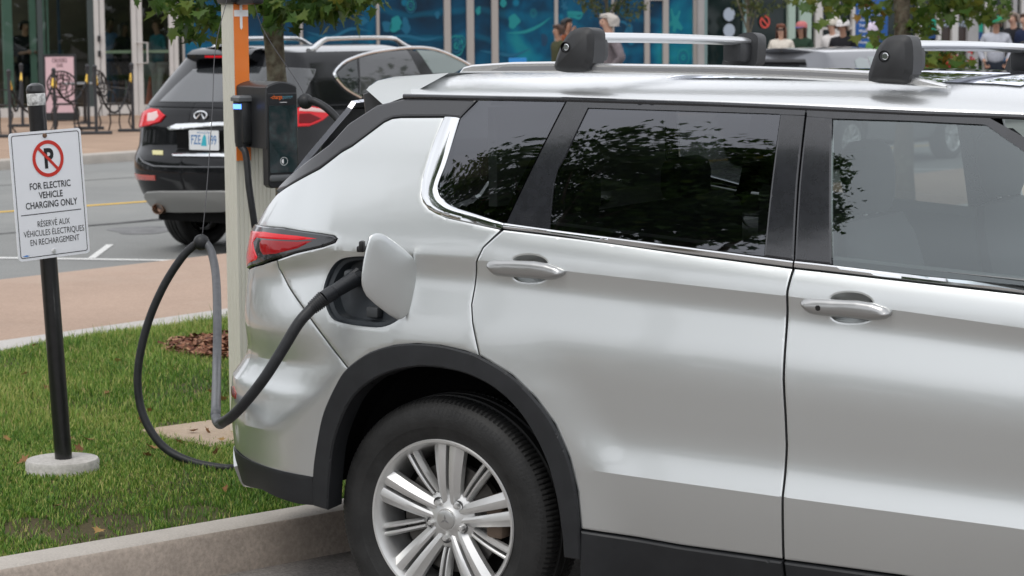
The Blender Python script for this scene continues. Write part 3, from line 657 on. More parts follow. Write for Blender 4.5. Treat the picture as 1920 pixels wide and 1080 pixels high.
# --- rear/front wheels
def wheel(x):
    c = Matrix.Translation((x + (.008 if x == 0 else 0), -.765, .352)) @ Matrix.Rotation(R(90), 4, 'X')    # local Z -> outward (-Y)
    w = bpy.data.objects.new('wheel', None); COL.objects.link(w); w.parent = car; w.empty_display_size = .1
    n = 432; prof = [(.246, -.10), (.27, -.112), (.30, -.120), (.33, -.117), (.352, -.104), (.3655, -.088), (.3695, -.06), (.3695, -.048), (.362, -.046), (.362, -.038), (.3705, -.036), (.3705, -.008), (.3625, -.006), (.3625, .006), (.3705, .008), (.3705, .036), (.362, .038), (.362, .046), (.3695, .048), (.3690, .062), (.3655, .086), (.357, .100), (.342, .112), (.318, .1205), (.300, .121), (.285, .1185), (.2835, .1175), (.272, .115), (.258, .109), (.2465, .104), (.243, .098)]
    V = []; F = []; m_ = len(prof)
    for k in range(n):
        a = 2 * math.pi * k / n; gr = (k % 3 == 0)
        for r_, h in prof:
            rr = r_
            if gr and abs(h) > .047 and r_ > .345: rr = r_ - (.0038 if r_ > .36 else .0022)
            V.append(c @ Vector((rr * math.cos(a), rr * math.sin(a), h)))
    for k in range(n):
        for j in range(m_ - 1): F.append((k * m_ + j, ((k + 1) % n) * m_ + j, ((k + 1) % n) * m_ + j + 1, k * m_ + j + 1))
    mesh_obj('tyre', V, F, RUB, w, True, 22)
    r = MB(); r.lathe([(.2445, .098), (.2475, .106), (.2445, .1105), (.2385, .1095), (.2335, .102), (.2255, .088), (.222, .06), (.216, .02), (.205, -.05), (.215, -.10)], 96, c, caps=False)
    def spoke(a, off, w0, w1, r0, r1, h0, h1, th, tap=.30):
        """bar at angle a, sideways offset off, from hub to rim with a raised ridge"""
        ca, sa = math.cos(a), math.sin(a); V = []; N_ = 7
        for i in range(N_):
            t = i / (N_ - 1); rr = r0 + (r1 - r0) * t; hw = w0 + (w1 - w0) * t; o = off[0] + (off[1] - off[0]) * t; h = h0 + (h1 - h0) * (t ** .8) + .006 * math.sin(math.pi * t)
            sk = (1 if off[1] < 0 else -1)
            for (q, dh) in [(-hw, -th), (-hw, -.004 - .010 * (sk > 0)), (-hw * .30 + sk * hw * .25, 0), (hw * .30 + sk * hw * .25, 0), (hw, -.004 - .010 * (sk < 0)), (hw, -th)]:
                y = o + q; V.append(c @ Vector((rr * ca - y * sa, rr * sa + y * ca, h + dh)))
        F = [(i * 6 + j, i * 6 + j + 1, (i + 1) * 6 + j + 1, (i + 1) * 6 + j) for i in range(N_ - 1) for j in range(5)] + [(i * 6 + 5, i * 6, (i + 1) * 6, (i + 1) * 6 + 5) for i in range(N_ - 1)] + [tuple(range(6))[::-1], tuple((N_ - 1) * 6 + j for j in range(6))]
        r.add(V, F)
    A0 = R(86)
    for k in range(5):
        a = A0 + k * 2 * math.pi / 5
        for sg in (-1, 1):
            spoke(a, (sg * .0185, sg * .0300), .0135, .0240, .045, .236, .074, .097, .036)
            spoke(a + math.pi / 5, (sg * .0100, sg * .0130), .0062, .0078, .088, .229, .068, .088, .028)
    r.lathe([(.0, .082), (.034, .082), (.040, .078), (.052, .074), (.070, .070), (.088, .060), (.094, .045), (.094, .02), (.0, .02)], 48, c, caps=False)
    rim = r.build('rim', SATIN, w, sharp=25)
    q = MB(); q.lathe([(.0, .089), (.022, .0885), (.029, .086), (.031, .081), (.031, .076)], 32, c, caps=False)
    cap_ = q.build('centre_cap', mat('cap_silver', (.55, .55, .54), .3, metal=.8), rim)
    q = MB()
    for k in range(3):       # small three-blade badge on the cap
        a = R(90) + k * R(120); q.prism([(0, 0), (.007 * math.cos(a - .5), .007 * math.sin(a - .5)), (.0165 * math.cos(a), .0165 * math.sin(a)), (.007 * math.cos(a + .5), .007 * math.sin(a + .5))], .0885, .0902, c)
    q.build('badge', mat('badge_grey', (.33, .33, .33), .3, metal=.8), rim, smooth=False)
    q = MB(); hq = MB()
    for k in range(5):
        a = A0 + math.pi / 5 + k * 2 * math.pi / 5; M_ = c @ Matrix.Translation((.057 * math.cos(a), .057 * math.sin(a), 0))
        hq.lathe([(.0165, .0765), (.0165, .071), (.0, .071)], 20, M_, caps=False); q.lathe([(.0, .0905), (.007, .090), (.0088, .085), (.0092, .072)], 6, M_, caps=False)
    hq.build('nut_seat', mat('dark_socket', (.09, .09, .09), .5), rim, sharp=30); q.build('wheel_nut', SATIN, rim, sharp=30)
    d = MB(); d.lathe([(.09, .045), (.165, .045), (.165, .02), (.09, .02)], 60, c); d.build('brake_disc', mat('brake_steel', (.10, .095, .09), .42, metal=.8, noise=(20, .3)), w)
    d = MB(); d.lathe([(.0, .0), (.2, .0), (.2, -.04)], 40, c, caps=False); d.build('brake_shield', GAP, w)
    d = MB(); d.box((0, 0, 0), (.06, .13, .09), bev=.015, M=Matrix.Identity(4)); 
    d.v = [tuple(c @ Vector((p[0] + .16, p[1] + .02, p[2] + .03))) for p in d.v]; d.build('brake_caliper', mat('caliper_rust', (.10, .07, .05), .7), w)
    return w
w1 = wheel(0)
w2 = copy_tree(w1, car); w2.location.x = 2.706
for w in (w1, w2):
    q = copy_tree(w, car); q.scale.y = -1
# --- roof crossbars (carried by the car, clamped to its rails)
RACKB = mat('grain_black_plastic', (.030, .031, .033), .5, bump=(900, .08), noise=(25, .12)); BARM = mat('anodised_bar', (.72, .73, .74), .30, metal=.85, bump=(400, .02))
def crossbar(px, xr, label):
    P = _pl(px, -.635); cxm = P[:, 0].mean()
    rk = empty('roof_crossbar', tuple(CAR.world(np.array([[xr, 0, 1.70]]))[0]), -YAW, label, 'roof bar', 'crossbars on the silver car roof')
    Q = [(p[0] - xr, p[1] - 1.70) for p in P]; Q = Q if _area(Q) > 0 else Q[::-1]
    Q = [tuple(p) for p in smooth_poly(Q, 1)]
    M_ = Matrix(((1, 0, 0, 0), (0, 0, -1, 0), (0, 1, 0, 0), (0, 0, 0, 1)))
    ztop = max(p[1] for p in Q)
    for sg in (-1, 1):
        b = MB(); b.prism(Q, .55, .635, M_, bev=.016); 
        b.box((0.005, -.52, ztop - .065), (.075, .10, .075), bev=.02)
        if sg > 0: b.v = [(p[0], -p[1], p[2]) for p in b.v]; b.f = [f[::-1] for f in b.f]
        fo_ = b.build('foot', RACKB, rk, sharp=45)
        l = MB(); M2 = Matrix.Translation((-.022, sg * .6355, ztop - .058)) @ Matrix.Rotation(R(90 * (1 if sg < 0 else -1)), 4, 'X')
        l.lathe([(.0, -.004), (.0135, -.004), (.0135, .0008), (.0155, .0012)], 20, M2, caps=False); l.build('lock_recess', GAP, fo_)
        l = MB(); l.lathe([(.0, .0022), (.008, .0022), (.0095, .001), (.0095, -.003)], 18, M2 @ Matrix.Translation((.003, 0, 0)), caps=False); l.build('lock', CHROME, fo_)
    b = MB(); n = 20; V = []; F = []
    ys = np.linspace(-.56, .56, 15)
    for y in ys:
        for k in range(n):
            a = 2 * math.pi * k / n; V.append((.038 * math.cos(a) * (1 + .12 * math.cos(a)), y, ztop - .030 + .0150 * math.sin(a) + .004 * (1 - (y / .6) ** 2)))
    for i in range(14):
        for k in range(n): F.append((i * n + k, i * n + (k + 1) % n, (i + 1) * n + (k + 1) % n, (i + 1) * n + k))
    b.add(V, F); b.build('bar', BARM, rk); rk.rotation_euler = (R(-1.15), 0, -YAW); rk.location.z -= .0125
foot1 = [(1032.5, 130), (1039, 105), (1047.5, 82.5), (1060, 62.5), (1075, 52.5), (1095, 50.5), (1106, 56), (1110, 66), (1108, 117.5), (1101, 122.5), (1099, 134), (1075, 136), (1052.5, 136)]
foot2 = [(1621, 150), (1636, 100), (1649, 77.5), (1665, 67), (1691, 64.6), (1705, 71), (1709, 97), (1708, 139), (1702, 142), (1699, 158), (1668, 157), (1637, 155)]
crossbar(foot1, float(_pl([(1072, 90)], -.635)[0][0]), 'rear silver crossbar with black feet, over the tinted rear side window of the silver car')
crossbar(foot2, float(_pl([(1672, 110)], -.635)[0][0]), 'front silver crossbar with black feet, over the clear front door window of the silver car')
# --- charge port, its open flap
b = MB(); h = np.array(port); c0 = h.mean(0); V = []; F = []; n = len(h)
for r_, d in [(1.0, -.001), (.965, -.006), (.95, -.014), (.86, -.016), (.80, -.05), (.0, -.058)]:
    q = c0 + (h - c0) * r_; V += list(CAR.pos(q[:, 0], q[:, 1]) + CAR.nrm(q[:, 0], q[:, 1]) * d)
for k in range(5):
    for i in range(n): F.append((k * n + i, k * n + (i + 1) % n, (k + 1) * n + (i + 1) % n, (k + 1) * n + i))
PORTM = mat('port_black_plastic', (.030, .036, .042), .35, noise=(30, .2))
prt = mesh_obj('charge_port', V, F, PORTM, car, True, 30)
def on(px, py, off=0.): q = CAR.uz([(px, py)])[0]; return CAR.pt(q[0], q[1], off)[0]
b = MB(); p0 = on(690, 583, -.035); b.box(p0, (.042, .03, .032), bev=.006); p1 = on(655, 520, -.02); b.box(p1, (.05, .04, .05), bev=.012); b.build('port_cap', mat('port_cap_grey', (.06, .065, .07), .5), prt)
# flap: outline traced on its own plane, hinged at its front edge and swung out
hg = on(776, 525, .004); da = R(62)
dirv = np.array([-math.cos(da), -math.sin(da), 0.]); upv = np.array([0.0, 0, 1.]); fn = np.cross(dirv, upv)
hw_ = CAR.world(hg)[0]; dW = dirv[0] * CAR.Fv + dirv[1] * CAR.Lv; nW = np.cross(dW, [0, 0, 1.])
fl = [(697, 440), (707, 436.5), (722, 440), (770, 477), (779, 491), (783, 520), (781, 555), (772, 582), (755, 598), (742, 600), (690, 560), (679, 540), (677, 520), (683, 480), (691, 447)]
FP = []
for p in fl:
    d = ray(*p); k = ((hw_ - CAM) @ nW) / (d @ nW); X = CAM + d * k - hw_; FP.append((X @ dW, X[2]))
FP = [tuple(p) for p in smooth_poly(FP, 1)]; FP = FP if _area(FP) > 0 else FP[::-1]
# domed skin over the outline
fo = bpy.data.objects.new('charge_flap', None)
def flapskin(lift, name, m, parent, shrink=1.0, side=1):
    h = np.array(FP); c0 = h.mean(0); V = []; F = []; n = len(h); rings = [(1, 0), (.985, .0030), (.95, .0042), (.8, .0060), (.55, .0078), (.3, .0088), (0, .009)]
    nl = np.cross(dirv, upv)
    if (nl @ np.array([3.58, -6.63, 0])) < 0: nl = -nl
    for r_, hh in rings:
        for q in c0 + (h - c0) * r_ * shrink: V.append(hg + dirv * q[0] + upv * q[1] + nl * (lift + hh * side))
    for k in range(len(rings) - 1):
        for i in range(n): F.append((k * n + i, k * n + (i + 1) % n, (k + 1) * n + (i + 1) % n, (k + 1) * n + i))
    return mesh_obj(name, V, F, m, parent, True, 50)
flap = flapskin(.0, 'charge_flap', PAINT, car); bpy.data.objects.remove(fo)
inn = flapskin(-.004, 'flap_liner', PORTM, flap, .99, -.35)
b = MB(); b.box(on(681, 467, .012), (.024, .022, .018), rot=.4, bev=.004).box(on(688, 462, .026), (.016, .03, .030), rot=.4, bev=.005); b.build('flap_latch', BLK, flap)
# mirrored twins
for o in list(RIGHT):
    c = copy_tree(o, car); c.scale.y = -1
    if o.name.startswith('roof_rail'): c.location.z = -.034      # the far rail sits lower on the crowned roof
# ================================================================ ground, road, kerbs, lawn
AZ = R(38); DV = np.array([math.sin(AZ), math.cos(AZ)]); NV = np.array([-math.cos(AZ), math.sin(AZ)])
def rp(s, t, z=0.): p = DV * s + NV * t; return (p[0], p[1], z)
def ground_mat(name, col, s1=3., a1=.18, s2=140., a2=.30, rough=.9, bump=.25, spec=.25, tint=None, joints=None):
    m = mat(name, col, rough, spec=spec); n = m.node_tree.nodes; l = m.node_tree.links; b = n['Principled BSDF']; tc = n.new('ShaderNodeTexCoord')
    def noi(sc, de): t = n.new('ShaderNodeTexNoise'); t.inputs['Scale'].default_value = sc; t.inputs['Detail'].default_value = de; t.inputs['Roughness'].default_value = .7; l.new(tc.outputs['Object'], t.inputs['Vector']); return t
    def rng_(src, a): r = n.new('ShaderNodeMapRange'); r.inputs[1].default_value = .25; r.inputs[2].default_value = .75; r.inputs[3].default_value = 1 - a; r.inputs[4].default_value = 1 + a; l.new(src, r.inputs[0]); return r
    t1, t2 = noi(s1, 8), noi(s2, 3); r1, r2 = rng_(t1.outputs['Fac'], a1), rng_(t2.outputs['Fac'], a2)
    mu = n.new('ShaderNodeMath'); mu.operation = 'MULTIPLY'; l.new(r1.outputs[0], mu.inputs[0]); l.new(r2.outputs[0], mu.inputs[1])
    mx = n.new('ShaderNodeMixRGB'); mx.blend_type = 'MULTIPLY'; mx.inputs[0].default_value = 1; mx.inputs[1].default_value = (*col, 1); l.new(mu.outputs[0], mx.inputs[2]); out = mx.outputs[0]
    if tint:
        t3 = noi(tint[1], 6); r3 = n.new('ShaderNodeMapRange'); r3.inputs[1].default_value = .48; r3.inputs[2].default_value = .68; r3.inputs[4].default_value = tint[2]; l.new(t3.outputs['Fac'], r3.inputs[0])
        m2 = n.new('ShaderNodeMixRGB'); l.new(r3.outputs[0], m2.inputs[0]); l.new(out, m2.inputs[1]); m2.inputs[2].default_value = (*tint[0], 1); out = m2.outputs[0]
    if joints:
        mp = n.new('ShaderNodeMapping'); mp.inputs['Rotation'].default_value = (0, 0, -AZ + math.pi / 2 * 0); l.new(tc.outputs['Object'], mp.inputs[0])
        bk = n.new('ShaderNodeTexBrick'); bk.offset = 0; bk.inputs['Scale'].default_value = 1; bk.inputs['Brick Width'].default_value = joints; bk.inputs['Row Height'].default_value = joints; bk.inputs['Mortar Size'].default_value = .012
        bk.inputs['Color1'].default_value = (1, 1, 1, 1); bk.inputs['Color2'].default_value = (.88, .88, .88, 1); bk.inputs['Mortar'].default_value = (.5, .5, .5, 1); l.new(mp.outputs[0], bk.inputs[0])
        m3 = n.new('ShaderNodeMixRGB'); m3.blend_type = 'MULTIPLY'; m3.inputs[0].default_value = 1; l.new(out, m3.inputs[1]); l.new(bk.outputs[0], m3.inputs[2]); out = m3.outputs[0]
    l.new(out, b.inputs['Base Color'])
    bp = n.new('ShaderNodeBump'); bp.inputs['Strength'].default_value = bump; bp.inputs['Distance'].default_value = .006; l.new(t2.outputs['Fac'], bp.inputs['Height']); l.new(bp.outputs[0], b.inputs['Normal'])
    return m
LOT = ground_mat('old_asphalt', (.225, .208, .194), 1.3, .15, 90, .42, tint=((.17, .155, .145), 1.1, .6), bump=.5)
ROADM = ground_mat('road_asphalt', (.235, .238, .230), .5, .12, 60, .28, tint=((.29, .29, .275), .35, .7))
CONC = ground_mat('kerb_concrete', (.43, .395, .355), 4, .12, 120, .16, bump=.3)
WCONC = ground_mat('pale_concrete', (.50, .475, .45), 2, .1, 60, .12)
TAN = ground_mat('tan_paving', (.41, .30, .235), .7, .12, 70, .16, tint=((.46, .36, .29), .5, .6))
TAN2 = ground_mat('tan_plaza', (.40, .285, .21), .6, .12, 30, .12, joints=1.2)
KSIDE = ground_mat('stained_kerb_face', (.47, .40, .34), 3, .25, 60, .25, tint=((.33, .28, .235), 2.2, .7))
def sheet(name, pts, z, m, kind='structure'):
    o = mesh_obj(name, [(p[0], p[1], z) for p in pts], [tuple(range(len(pts)))], m, smooth=False); o['kind'] = kind; return o
def strip_solid(name, P, w0, w1, z0, z1, ms, bev=.02):
    """kerb/slab along polyline P: near edge shifted w0, far edge w1 along the left normal"""
    P = [np.array(p[:2], float) for p in P]; V = []; F = []; n = len(P); MI = []
    for i, p in enumerate(P):
        a = P[max(0, i - 1)]; b = P[min(n - 1, i + 1)]; d = (b - a) / np.linalg.norm(b - a); nn = np.array([-d[1], d[0]])
        for w, z in [(w0, z0), (w0, z1 - bev), (w0 + bev * .3, z1 - bev * .35), (w0 + bev, z1), (w1 - bev, z1), (w1, z1 - bev), (w1, z0)]:
            q = p + nn * w; V.append((q[0], q[1], z))
    for i in range(n - 1):
        for k in range(6): F.append((i * 7 + k, (i + 1) * 7 + k, (i + 1) * 7 + k + 1, i * 7 + k + 1)); MI.append(1 if k in (0, 1) else 0)
    F.append(tuple(range(7))); F.append(tuple((n - 1) * 7 + k for k in range(6, -1, -1))); MI += [1, 1]
    o = mesh_obj(name, V, F, ms, None, True, 30); o.data.polygons.foreach_set('material_index', MI[:len(o.data.polygons)]); return o
sheet('ground', [(-220, -220), (260, -220), (260, 260), (-220, 260)], -.006, LOT)
sheet('road', [rp(-60, 12.25), rp(90, 12.25), rp(90, 23.9), rp(-60, 23.9)], 0.0, ROADM)
K1, K2 = gnd(0, 1058, .15)[:2], gnd(597, 955, .15)[:2]; kd = (K2 - K1) / np.linalg.norm(K2 - K1)
kp = [K1 - kd * 14, K1 - kd * 4] + [K1 + kd * t for t in np.linspace(-3, 3, 25)] + [K1 + kd * 9, K1 + kd * 22]
struct(strip_solid('kerb', kp, -.045, .115, -.02, .15, [CONC, KSIDE], .022))
kn = np.array([-kd[1], kd[0]])
gut = [K1 - kd * 14 - kn * .045, K1 + kd * 22 - kn * .045, K1 + kd * 22 - kn * .40, K1 - kd * 14 - kn * .40]
WHITE = ground_mat('worn_white_paint', (.72, .72, .70), 5, .12, 60, .15); YEL = ground_mat('yellow_road_paint', (.72, .45, .07), 4, .12, 60, .12)
def _pn(a, b): d = np.array(b[:2]) - np.array(a[:2]); d = d / np.linalg.norm(d); return np.array([-d[1], d[0]])
def road_line(name, a, b, w, m): d = _pn(a, b) * w / 2; a = np.array(a[:2]); b = np.array(b[:2]); return sheet(name, [a + d, a - d, b - d, b + d][::-1], .004, m)
def ext(a, b, ka, kb): a = np.array(a[:2]); b = np.array(b[:2]); return a + (a - b) * ka, b + (b - a) * kb
for a, b, w, m, ka, kb in [(gnd(0, 484), gnd(200, 487), .10, WHITE, .6, 1.0), (gnd(172, 484.5), gnd(197, 466), .06, WHITE, 0, .4), (gnd(0, 398), gnd(250, 380), .12, YEL, 6, 12), (gnd(1690, 318), gnd(1860, 318), .12, WHITE, .5, 1.5)]:
    a, b = ext(a, b, ka, kb); road_line('road_marking', a, b, w, m)
struct(strip_solid('pavement', [rp(-60, 9.75), rp(90, 9.75)], .0, 2.45, -.02, .150, [TAN, WCONC], .012))
struct(strip_solid('pavement_edging', [rp(-60, 9.45), rp(90, 9.45)], .0, .30, -.02, .158, [WCONC, WCONC], .012))
struct(strip_solid('plaza', [rp(-60, 23.9), rp(90, 23.9)], .0, 75., -.02, .12, [TAN2, WCONC], .02))
struct(strip_solid('plaza_kerb', [rp(-60, 23.6), rp(90, 23.6)], .0, .30, -.02, .124, [CONC, CONC], .02))
# lawn base: gently mounded soil
SOIL = ground_mat('lawn_soil', (.075, .062, .032), 3, .3, 90, .35, tint=((.055, .075, .020), 1.6, .8))
def lawn_z(x, y):
    a = (np.array(x) - K1[0]) * kn[0] + (np.array(y) - K1[1]) * kn[1]; t = np.array(x) * NV[0] + np.array(y) * NV[1]
    return .135 + .06 * sstep(a, .1, .8) * (1 - sstep(t, 9.0, 9.5)) + .012 * np.sin(np.array(x) * 3.1) * np.cos(np.array(y) * 2.3)
V = []; F = []; ns_, nt_ = 160, 26; ss = np.linspace(-14, 40, ns_)
for s_ in ss:
    p0 = np.array(K1) + kd * (s_ - 6) + kn * .10
    # far end on the edging line t = 9.47
    k = (9.47 - p0 @ NV) / (kn @ NV); p1 = p0 + kn * k
    for j in range(nt_): q = p0 + (p1 - p0) * j / (nt_ - 1); V.append((q[0], q[1], float(lawn_z(q[0], q[1]))))
for i in range(ns_ - 1):
    for j in range(nt_ - 1): F.append((i * nt_ + j, (i + 1) * nt_ + j, (i + 1) * nt_ + j + 1, i * nt_ + j + 1))
struct(mesh_obj('lawn', V, F, SOIL))
# ---------------------------------------------------------------- grass blades
def vmat(name, stops, rough=.6, trans=.25, attr='tone'):
    m = bpy.data.materials.new(name); m.use_nodes = True; n = m.node_tree.nodes; l = m.node_tree.links; b = n['Principled BSDF']; a = n.new('ShaderNodeAttribute'); a.attribute_name = attr
    r = n.new('ShaderNodeValToRGB'); e = r.color_ramp.elements
    while len(e) < len(stops): e.new(.5)
    for i, (p, c) in enumerate(stops): e[i].position = p; e[i].color = (*c, 1)
    l.new(a.outputs['Fac'], r.inputs[0]); l.new(r.outputs[0], b.inputs['Base Color']); b.inputs['Roughness'].default_value = rough; b.inputs['Specular IOR Level'].default_value = .3
    if trans:
        o = n['Material Output']; tr = n.new('ShaderNodeBsdfTranslucent'); mx = n.new('ShaderNodeMixShader'); mx.inputs[0].default_value = trans; l.new(r.outputs[0], tr.inputs[0]); l.new(b.outputs[0], mx.inputs[1]); l.new(tr.outputs[0], mx.inputs[2]); l.new(mx.outputs[0], o.inputs[0])
    MATS[name] = m; return m
def fast_mesh(name, V, F4, tone, m, parent=None):
    """V (n,3), F4 (k,c) polygons of equal size, tone per vertex"""
    me = bpy.data.meshes.new(name); k, c = F4.shape; me.vertices.add(len(V)); me.vertices.foreach_set('co', V.astype(np.float32).ravel())
    me.loops.add(k * c); me.loops.foreach_set('vertex_index', F4.astype(np.int32).ravel()); me.polygons.add(k); me.polygons.foreach_set('loop_start', np.arange(0, k * c, c, dtype=np.int32))
    at_ = me.attributes.new('tone', 'FLOAT', 'POINT'); at_.data.foreach_set('value', tone.astype(np.float32)); me.update(calc_edges=True); me.materials.append(m)
    o = bpy.data.objects.new(name, me); COL.objects.link(o)
    if parent is not None: o.parent = parent
    return o
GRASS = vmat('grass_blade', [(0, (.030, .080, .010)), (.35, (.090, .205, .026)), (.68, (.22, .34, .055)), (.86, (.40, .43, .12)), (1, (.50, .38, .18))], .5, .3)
PAD_C = gnd(450, 805, .2)[:2]; PAD_AX = np.array([kd, kn])
FOOT = gnd(117, 859, .252)[:2]; TREE1 = np.array([(531 - 960) / 4350 * 11.85, 11.85])
def vnoise(x, y, s, seed):
    r = np.random.default_rng(seed); g = r.random((64, 64)); xi = np.floor(x * s).astype(int); yi = np.floor(y * s).astype(int); fx = x * s - xi; fy = y * s - yi
    fx = fx * fx * (3 - 2 * fx); fy = fy * fy * (3 - 2 * fy); G = lambda i, j: g[i % 64, j % 64]
    return (G(xi, yi) * (1 - fx) + G(xi + 1, yi) * fx) * (1 - fy) + (G(xi, yi + 1) * (1 - fx) + G(xi + 1, yi + 1) * fx) * fy
def blades(N, lo, hi, dmin, dmax, hgt):
    s_ = rng.uniform(lo, hi, N); u = rng.uniform(0, 1, N); P0 = np.array(K1) + kd[None] * s_[:, None] + kn[None] * .118; k = (9.46 - P0 @ NV) / (kn @ NV); P = P0 + kn[None] * (k * (dmin + (dmax - dmin) * u))[:, None]
    x, y = P[:, 0], P[:, 1]; nz = .6 * vnoise(x + 9, y + 9, 1.3, 3) + .4 * vnoise(x + 9, y + 9, 4.1, 5)
    keep = rng.random(N) < (.35 + 1.2 * nz)
    for (px, py, r_) in [(365, 955, .13), (215, 975, .14), (150, 990, .12), (60, 985, .10), (330, 805, .10)]:
        c = gnd(px, py, .17)[:2]; keep &= (np.hypot((x - c[0]), (y - c[1]) * .8) > r_ * (.5 + nz)) | (rng.random(N) < .18)
    d = np.stack([x, y], 1) - PAD_C; a = np.abs(d @ kd); b = np.abs(d @ kn); keep &= ~((a < .27) & (b < .22)) | (rng.random(N) < .03)
    keep &= np.hypot(x - FOOT[0], y - FOOT[1]) > .14; rr = np.hypot(x - TREE1[0], y - TREE1[1] + .12); keep &= (rr > .53 + .1 * nz) | (rng.random(N) < .02)
    x, y, nz = x[keep], y[keep], nz[keep]; n = len(x); z = lawn_z(x, y) - .003
    h = hgt * (.45 + .85 * nz) * rng.uniform(.5, 1.25, n); tall = rng.random(n) < .03; h[tall] *= 1.7
    az = rng.uniform(0, 2 * np.pi, n); lean = rng.uniform(.1, .85, n) * h; wa = az + np.pi / 2 + rng.uniform(-.4, .4, n); w = rng.uniform(.0012, .0026, n)
    dx, dy = np.cos(az) * lean, np.sin(az) * lean; wx, wy = np.cos(wa) * w, np.sin(wa) * w
    V = np.zeros((n, 5, 3)); B = np.stack([x, y, z], 1); S = np.stack([wx, wy, 0 * wx], 1); Mid = B + np.stack([dx * .35, dy * .35, h * .6], 1); T = B + np.stack([dx, dy, h], 1)
    V[:, 0] = B - S; V[:, 1] = B + S; V[:, 2] = Mid + S * .8; V[:, 3] = Mid - S * .8; V[:, 4] = T
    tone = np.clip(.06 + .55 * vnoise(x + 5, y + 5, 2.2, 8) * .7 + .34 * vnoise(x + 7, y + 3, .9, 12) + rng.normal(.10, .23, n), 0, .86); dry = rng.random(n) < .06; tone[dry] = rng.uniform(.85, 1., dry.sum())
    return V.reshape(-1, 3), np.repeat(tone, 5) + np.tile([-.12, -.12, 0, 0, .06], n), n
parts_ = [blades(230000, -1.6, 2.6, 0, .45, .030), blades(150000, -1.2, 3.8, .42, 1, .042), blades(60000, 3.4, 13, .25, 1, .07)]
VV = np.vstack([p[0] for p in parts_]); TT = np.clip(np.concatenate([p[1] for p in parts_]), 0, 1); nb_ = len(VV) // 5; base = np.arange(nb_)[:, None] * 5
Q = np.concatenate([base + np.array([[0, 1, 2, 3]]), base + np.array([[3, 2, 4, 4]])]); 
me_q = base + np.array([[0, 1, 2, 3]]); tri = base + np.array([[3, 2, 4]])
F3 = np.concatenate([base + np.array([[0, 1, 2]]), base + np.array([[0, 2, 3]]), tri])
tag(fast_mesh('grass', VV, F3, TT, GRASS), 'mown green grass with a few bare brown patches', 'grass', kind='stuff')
nl_ = 90; s_ = rng.uniform(-1.2, 2.6, nl_); u_ = rng.uniform(0, 1, nl_); P0_ = np.array(K1) + kd[None] * s_[:, None] + kn[None] * .15; k_ = (9.4 - P0_ @ NV) / (kn @ NV); Pn = P0_ + kn[None] * (k_ * u_)[:, None]
FALLEN = [Pn, lawn_z(Pn[:, 0], Pn[:, 1]) + .022]
for a, b, w in [(gnd(0, 439), gnd(160, 424), .05), (gnd(165, 424), gnd(290, 414), .07), (gnd(-60, 352), gnd(250, 333), .04)]:
    a, b = ext(a, b, .4, 1.); road_line('road_seam', a, b, w, mat('tar_seam', (.085, .085, .085), .85, noise=(6, .5)))
p_ = gnd(272, 432); o = MB().add([(p_[0] + .32 * math.cos(t) * (1 + .3 * math.sin(3 * t)), p_[1] + .42 * math.sin(t), .003) for t in np.linspace(0, 2 * math.pi, 20)[:-1]], [tuple(range(19))]).build('road_patch', mat('tar_patch', (.17, .17, .17), .85, noise=(6, .3)), smooth=False); struct(o)
# mulch ring
MUL = vmat('bark_mulch', [(0, (.06, .020, .012)), (.5, (.20, .078, .042)), (1, (.36, .20, .12))], .8, 0)
n = 4200; r_ = np.sqrt(rng.random(n)) * .61; a = rng.uniform(0, 2 * np.pi, n); x = TREE1[0] + r_ * np.cos(a); y = TREE1[1] - .12 + r_ * np.sin(a); z = lawn_z(x, y) + rng.uniform(.0, .035, n)
Lc = rng.uniform(.012, .035, n); Wc = rng.uniform(.004, .010, n); aa = rng.uniform(0, 2 * np.pi, n); tl = rng.uniform(-.4, .4, n); V = np.zeros((n, 4, 3))
for k, (i, j) in enumerate([(-1, -1), (1, -1), (1, 1), (-1, 1)]):
    V[:, k, 0] = x + np.cos(aa) * Lc * i - np.sin(aa) * Wc * j; V[:, k, 1] = y + np.sin(aa) * Lc * i + np.cos(aa) * Wc * j; V[:, k, 2] = z + i * Lc * tl + j * Wc * .5
tag(fast_mesh('bark_mulch', V.reshape(-1, 3), np.arange(n)[:, None] * 4 + np.array([[0, 1, 2, 3]]), np.repeat(rng.random(n), 4), MUL), 'ring of red brown bark chips at the foot of the young maple', 'mulch', kind='stuff')
# concrete pad under the charging post
PADM = ground_mat('pad_concrete', (.42, .33, .25), 3, .14, 90, .2, tint=((.30, .22, .15), 3, .7))
b = MB(); b.box((0, 0, 0), (.62, .52, .12), bev=.012); o = b.build('concrete_pad', PADM, loc=(PAD_C[0], PAD_C[1], .145)); o.rotation_euler = (0, 0, math.atan2(kd[1], kd[0])); struct(o)
# ================================================================ trees
BARK = mat('lichen_bark', (.115, .095, .070), .9, spec=.2, noise=(22, .55, 8), bump=(45, 1.0))
def lichen(m):
    n = m.node_tree.nodes; l = m.node_tree.links; b = n['Principled BSDF']; src = b.inputs['Base Color'].links[0].from_socket; tc = n.new('ShaderNodeTexCoord'); t = n.new('ShaderNodeTexNoise'); t.inputs['Scale'].default_value = 13; t.inputs['Detail'].default_value = 8; l.new(tc.outputs['Object'], t.inputs[0])
    r = n.new('ShaderNodeMapRange'); r.inputs[1].default_value = .50; r.inputs[2].default_value = .62; r.inputs[4].default_value = .75; l.new(t.outputs['Fac'], r.inputs[0]); mx = n.new('ShaderNodeMixRGB'); l.new(r.outputs[0], mx.inputs[0]); l.new(src, mx.inputs[1]); mx.inputs[2].default_value = (.21, .205, .155, 1); l.new(mx.outputs[0], b.inputs['Base Color'])
lichen(BARK)
LEAF = vmat('maple_leaf', [(0, (.022, .052, .012)), (.4, (.062, .125, .024)), (.75, (.14, .19, .035)), (.92, (.26, .22, .04)), (1, (.34, .14, .03))], .45, .35)
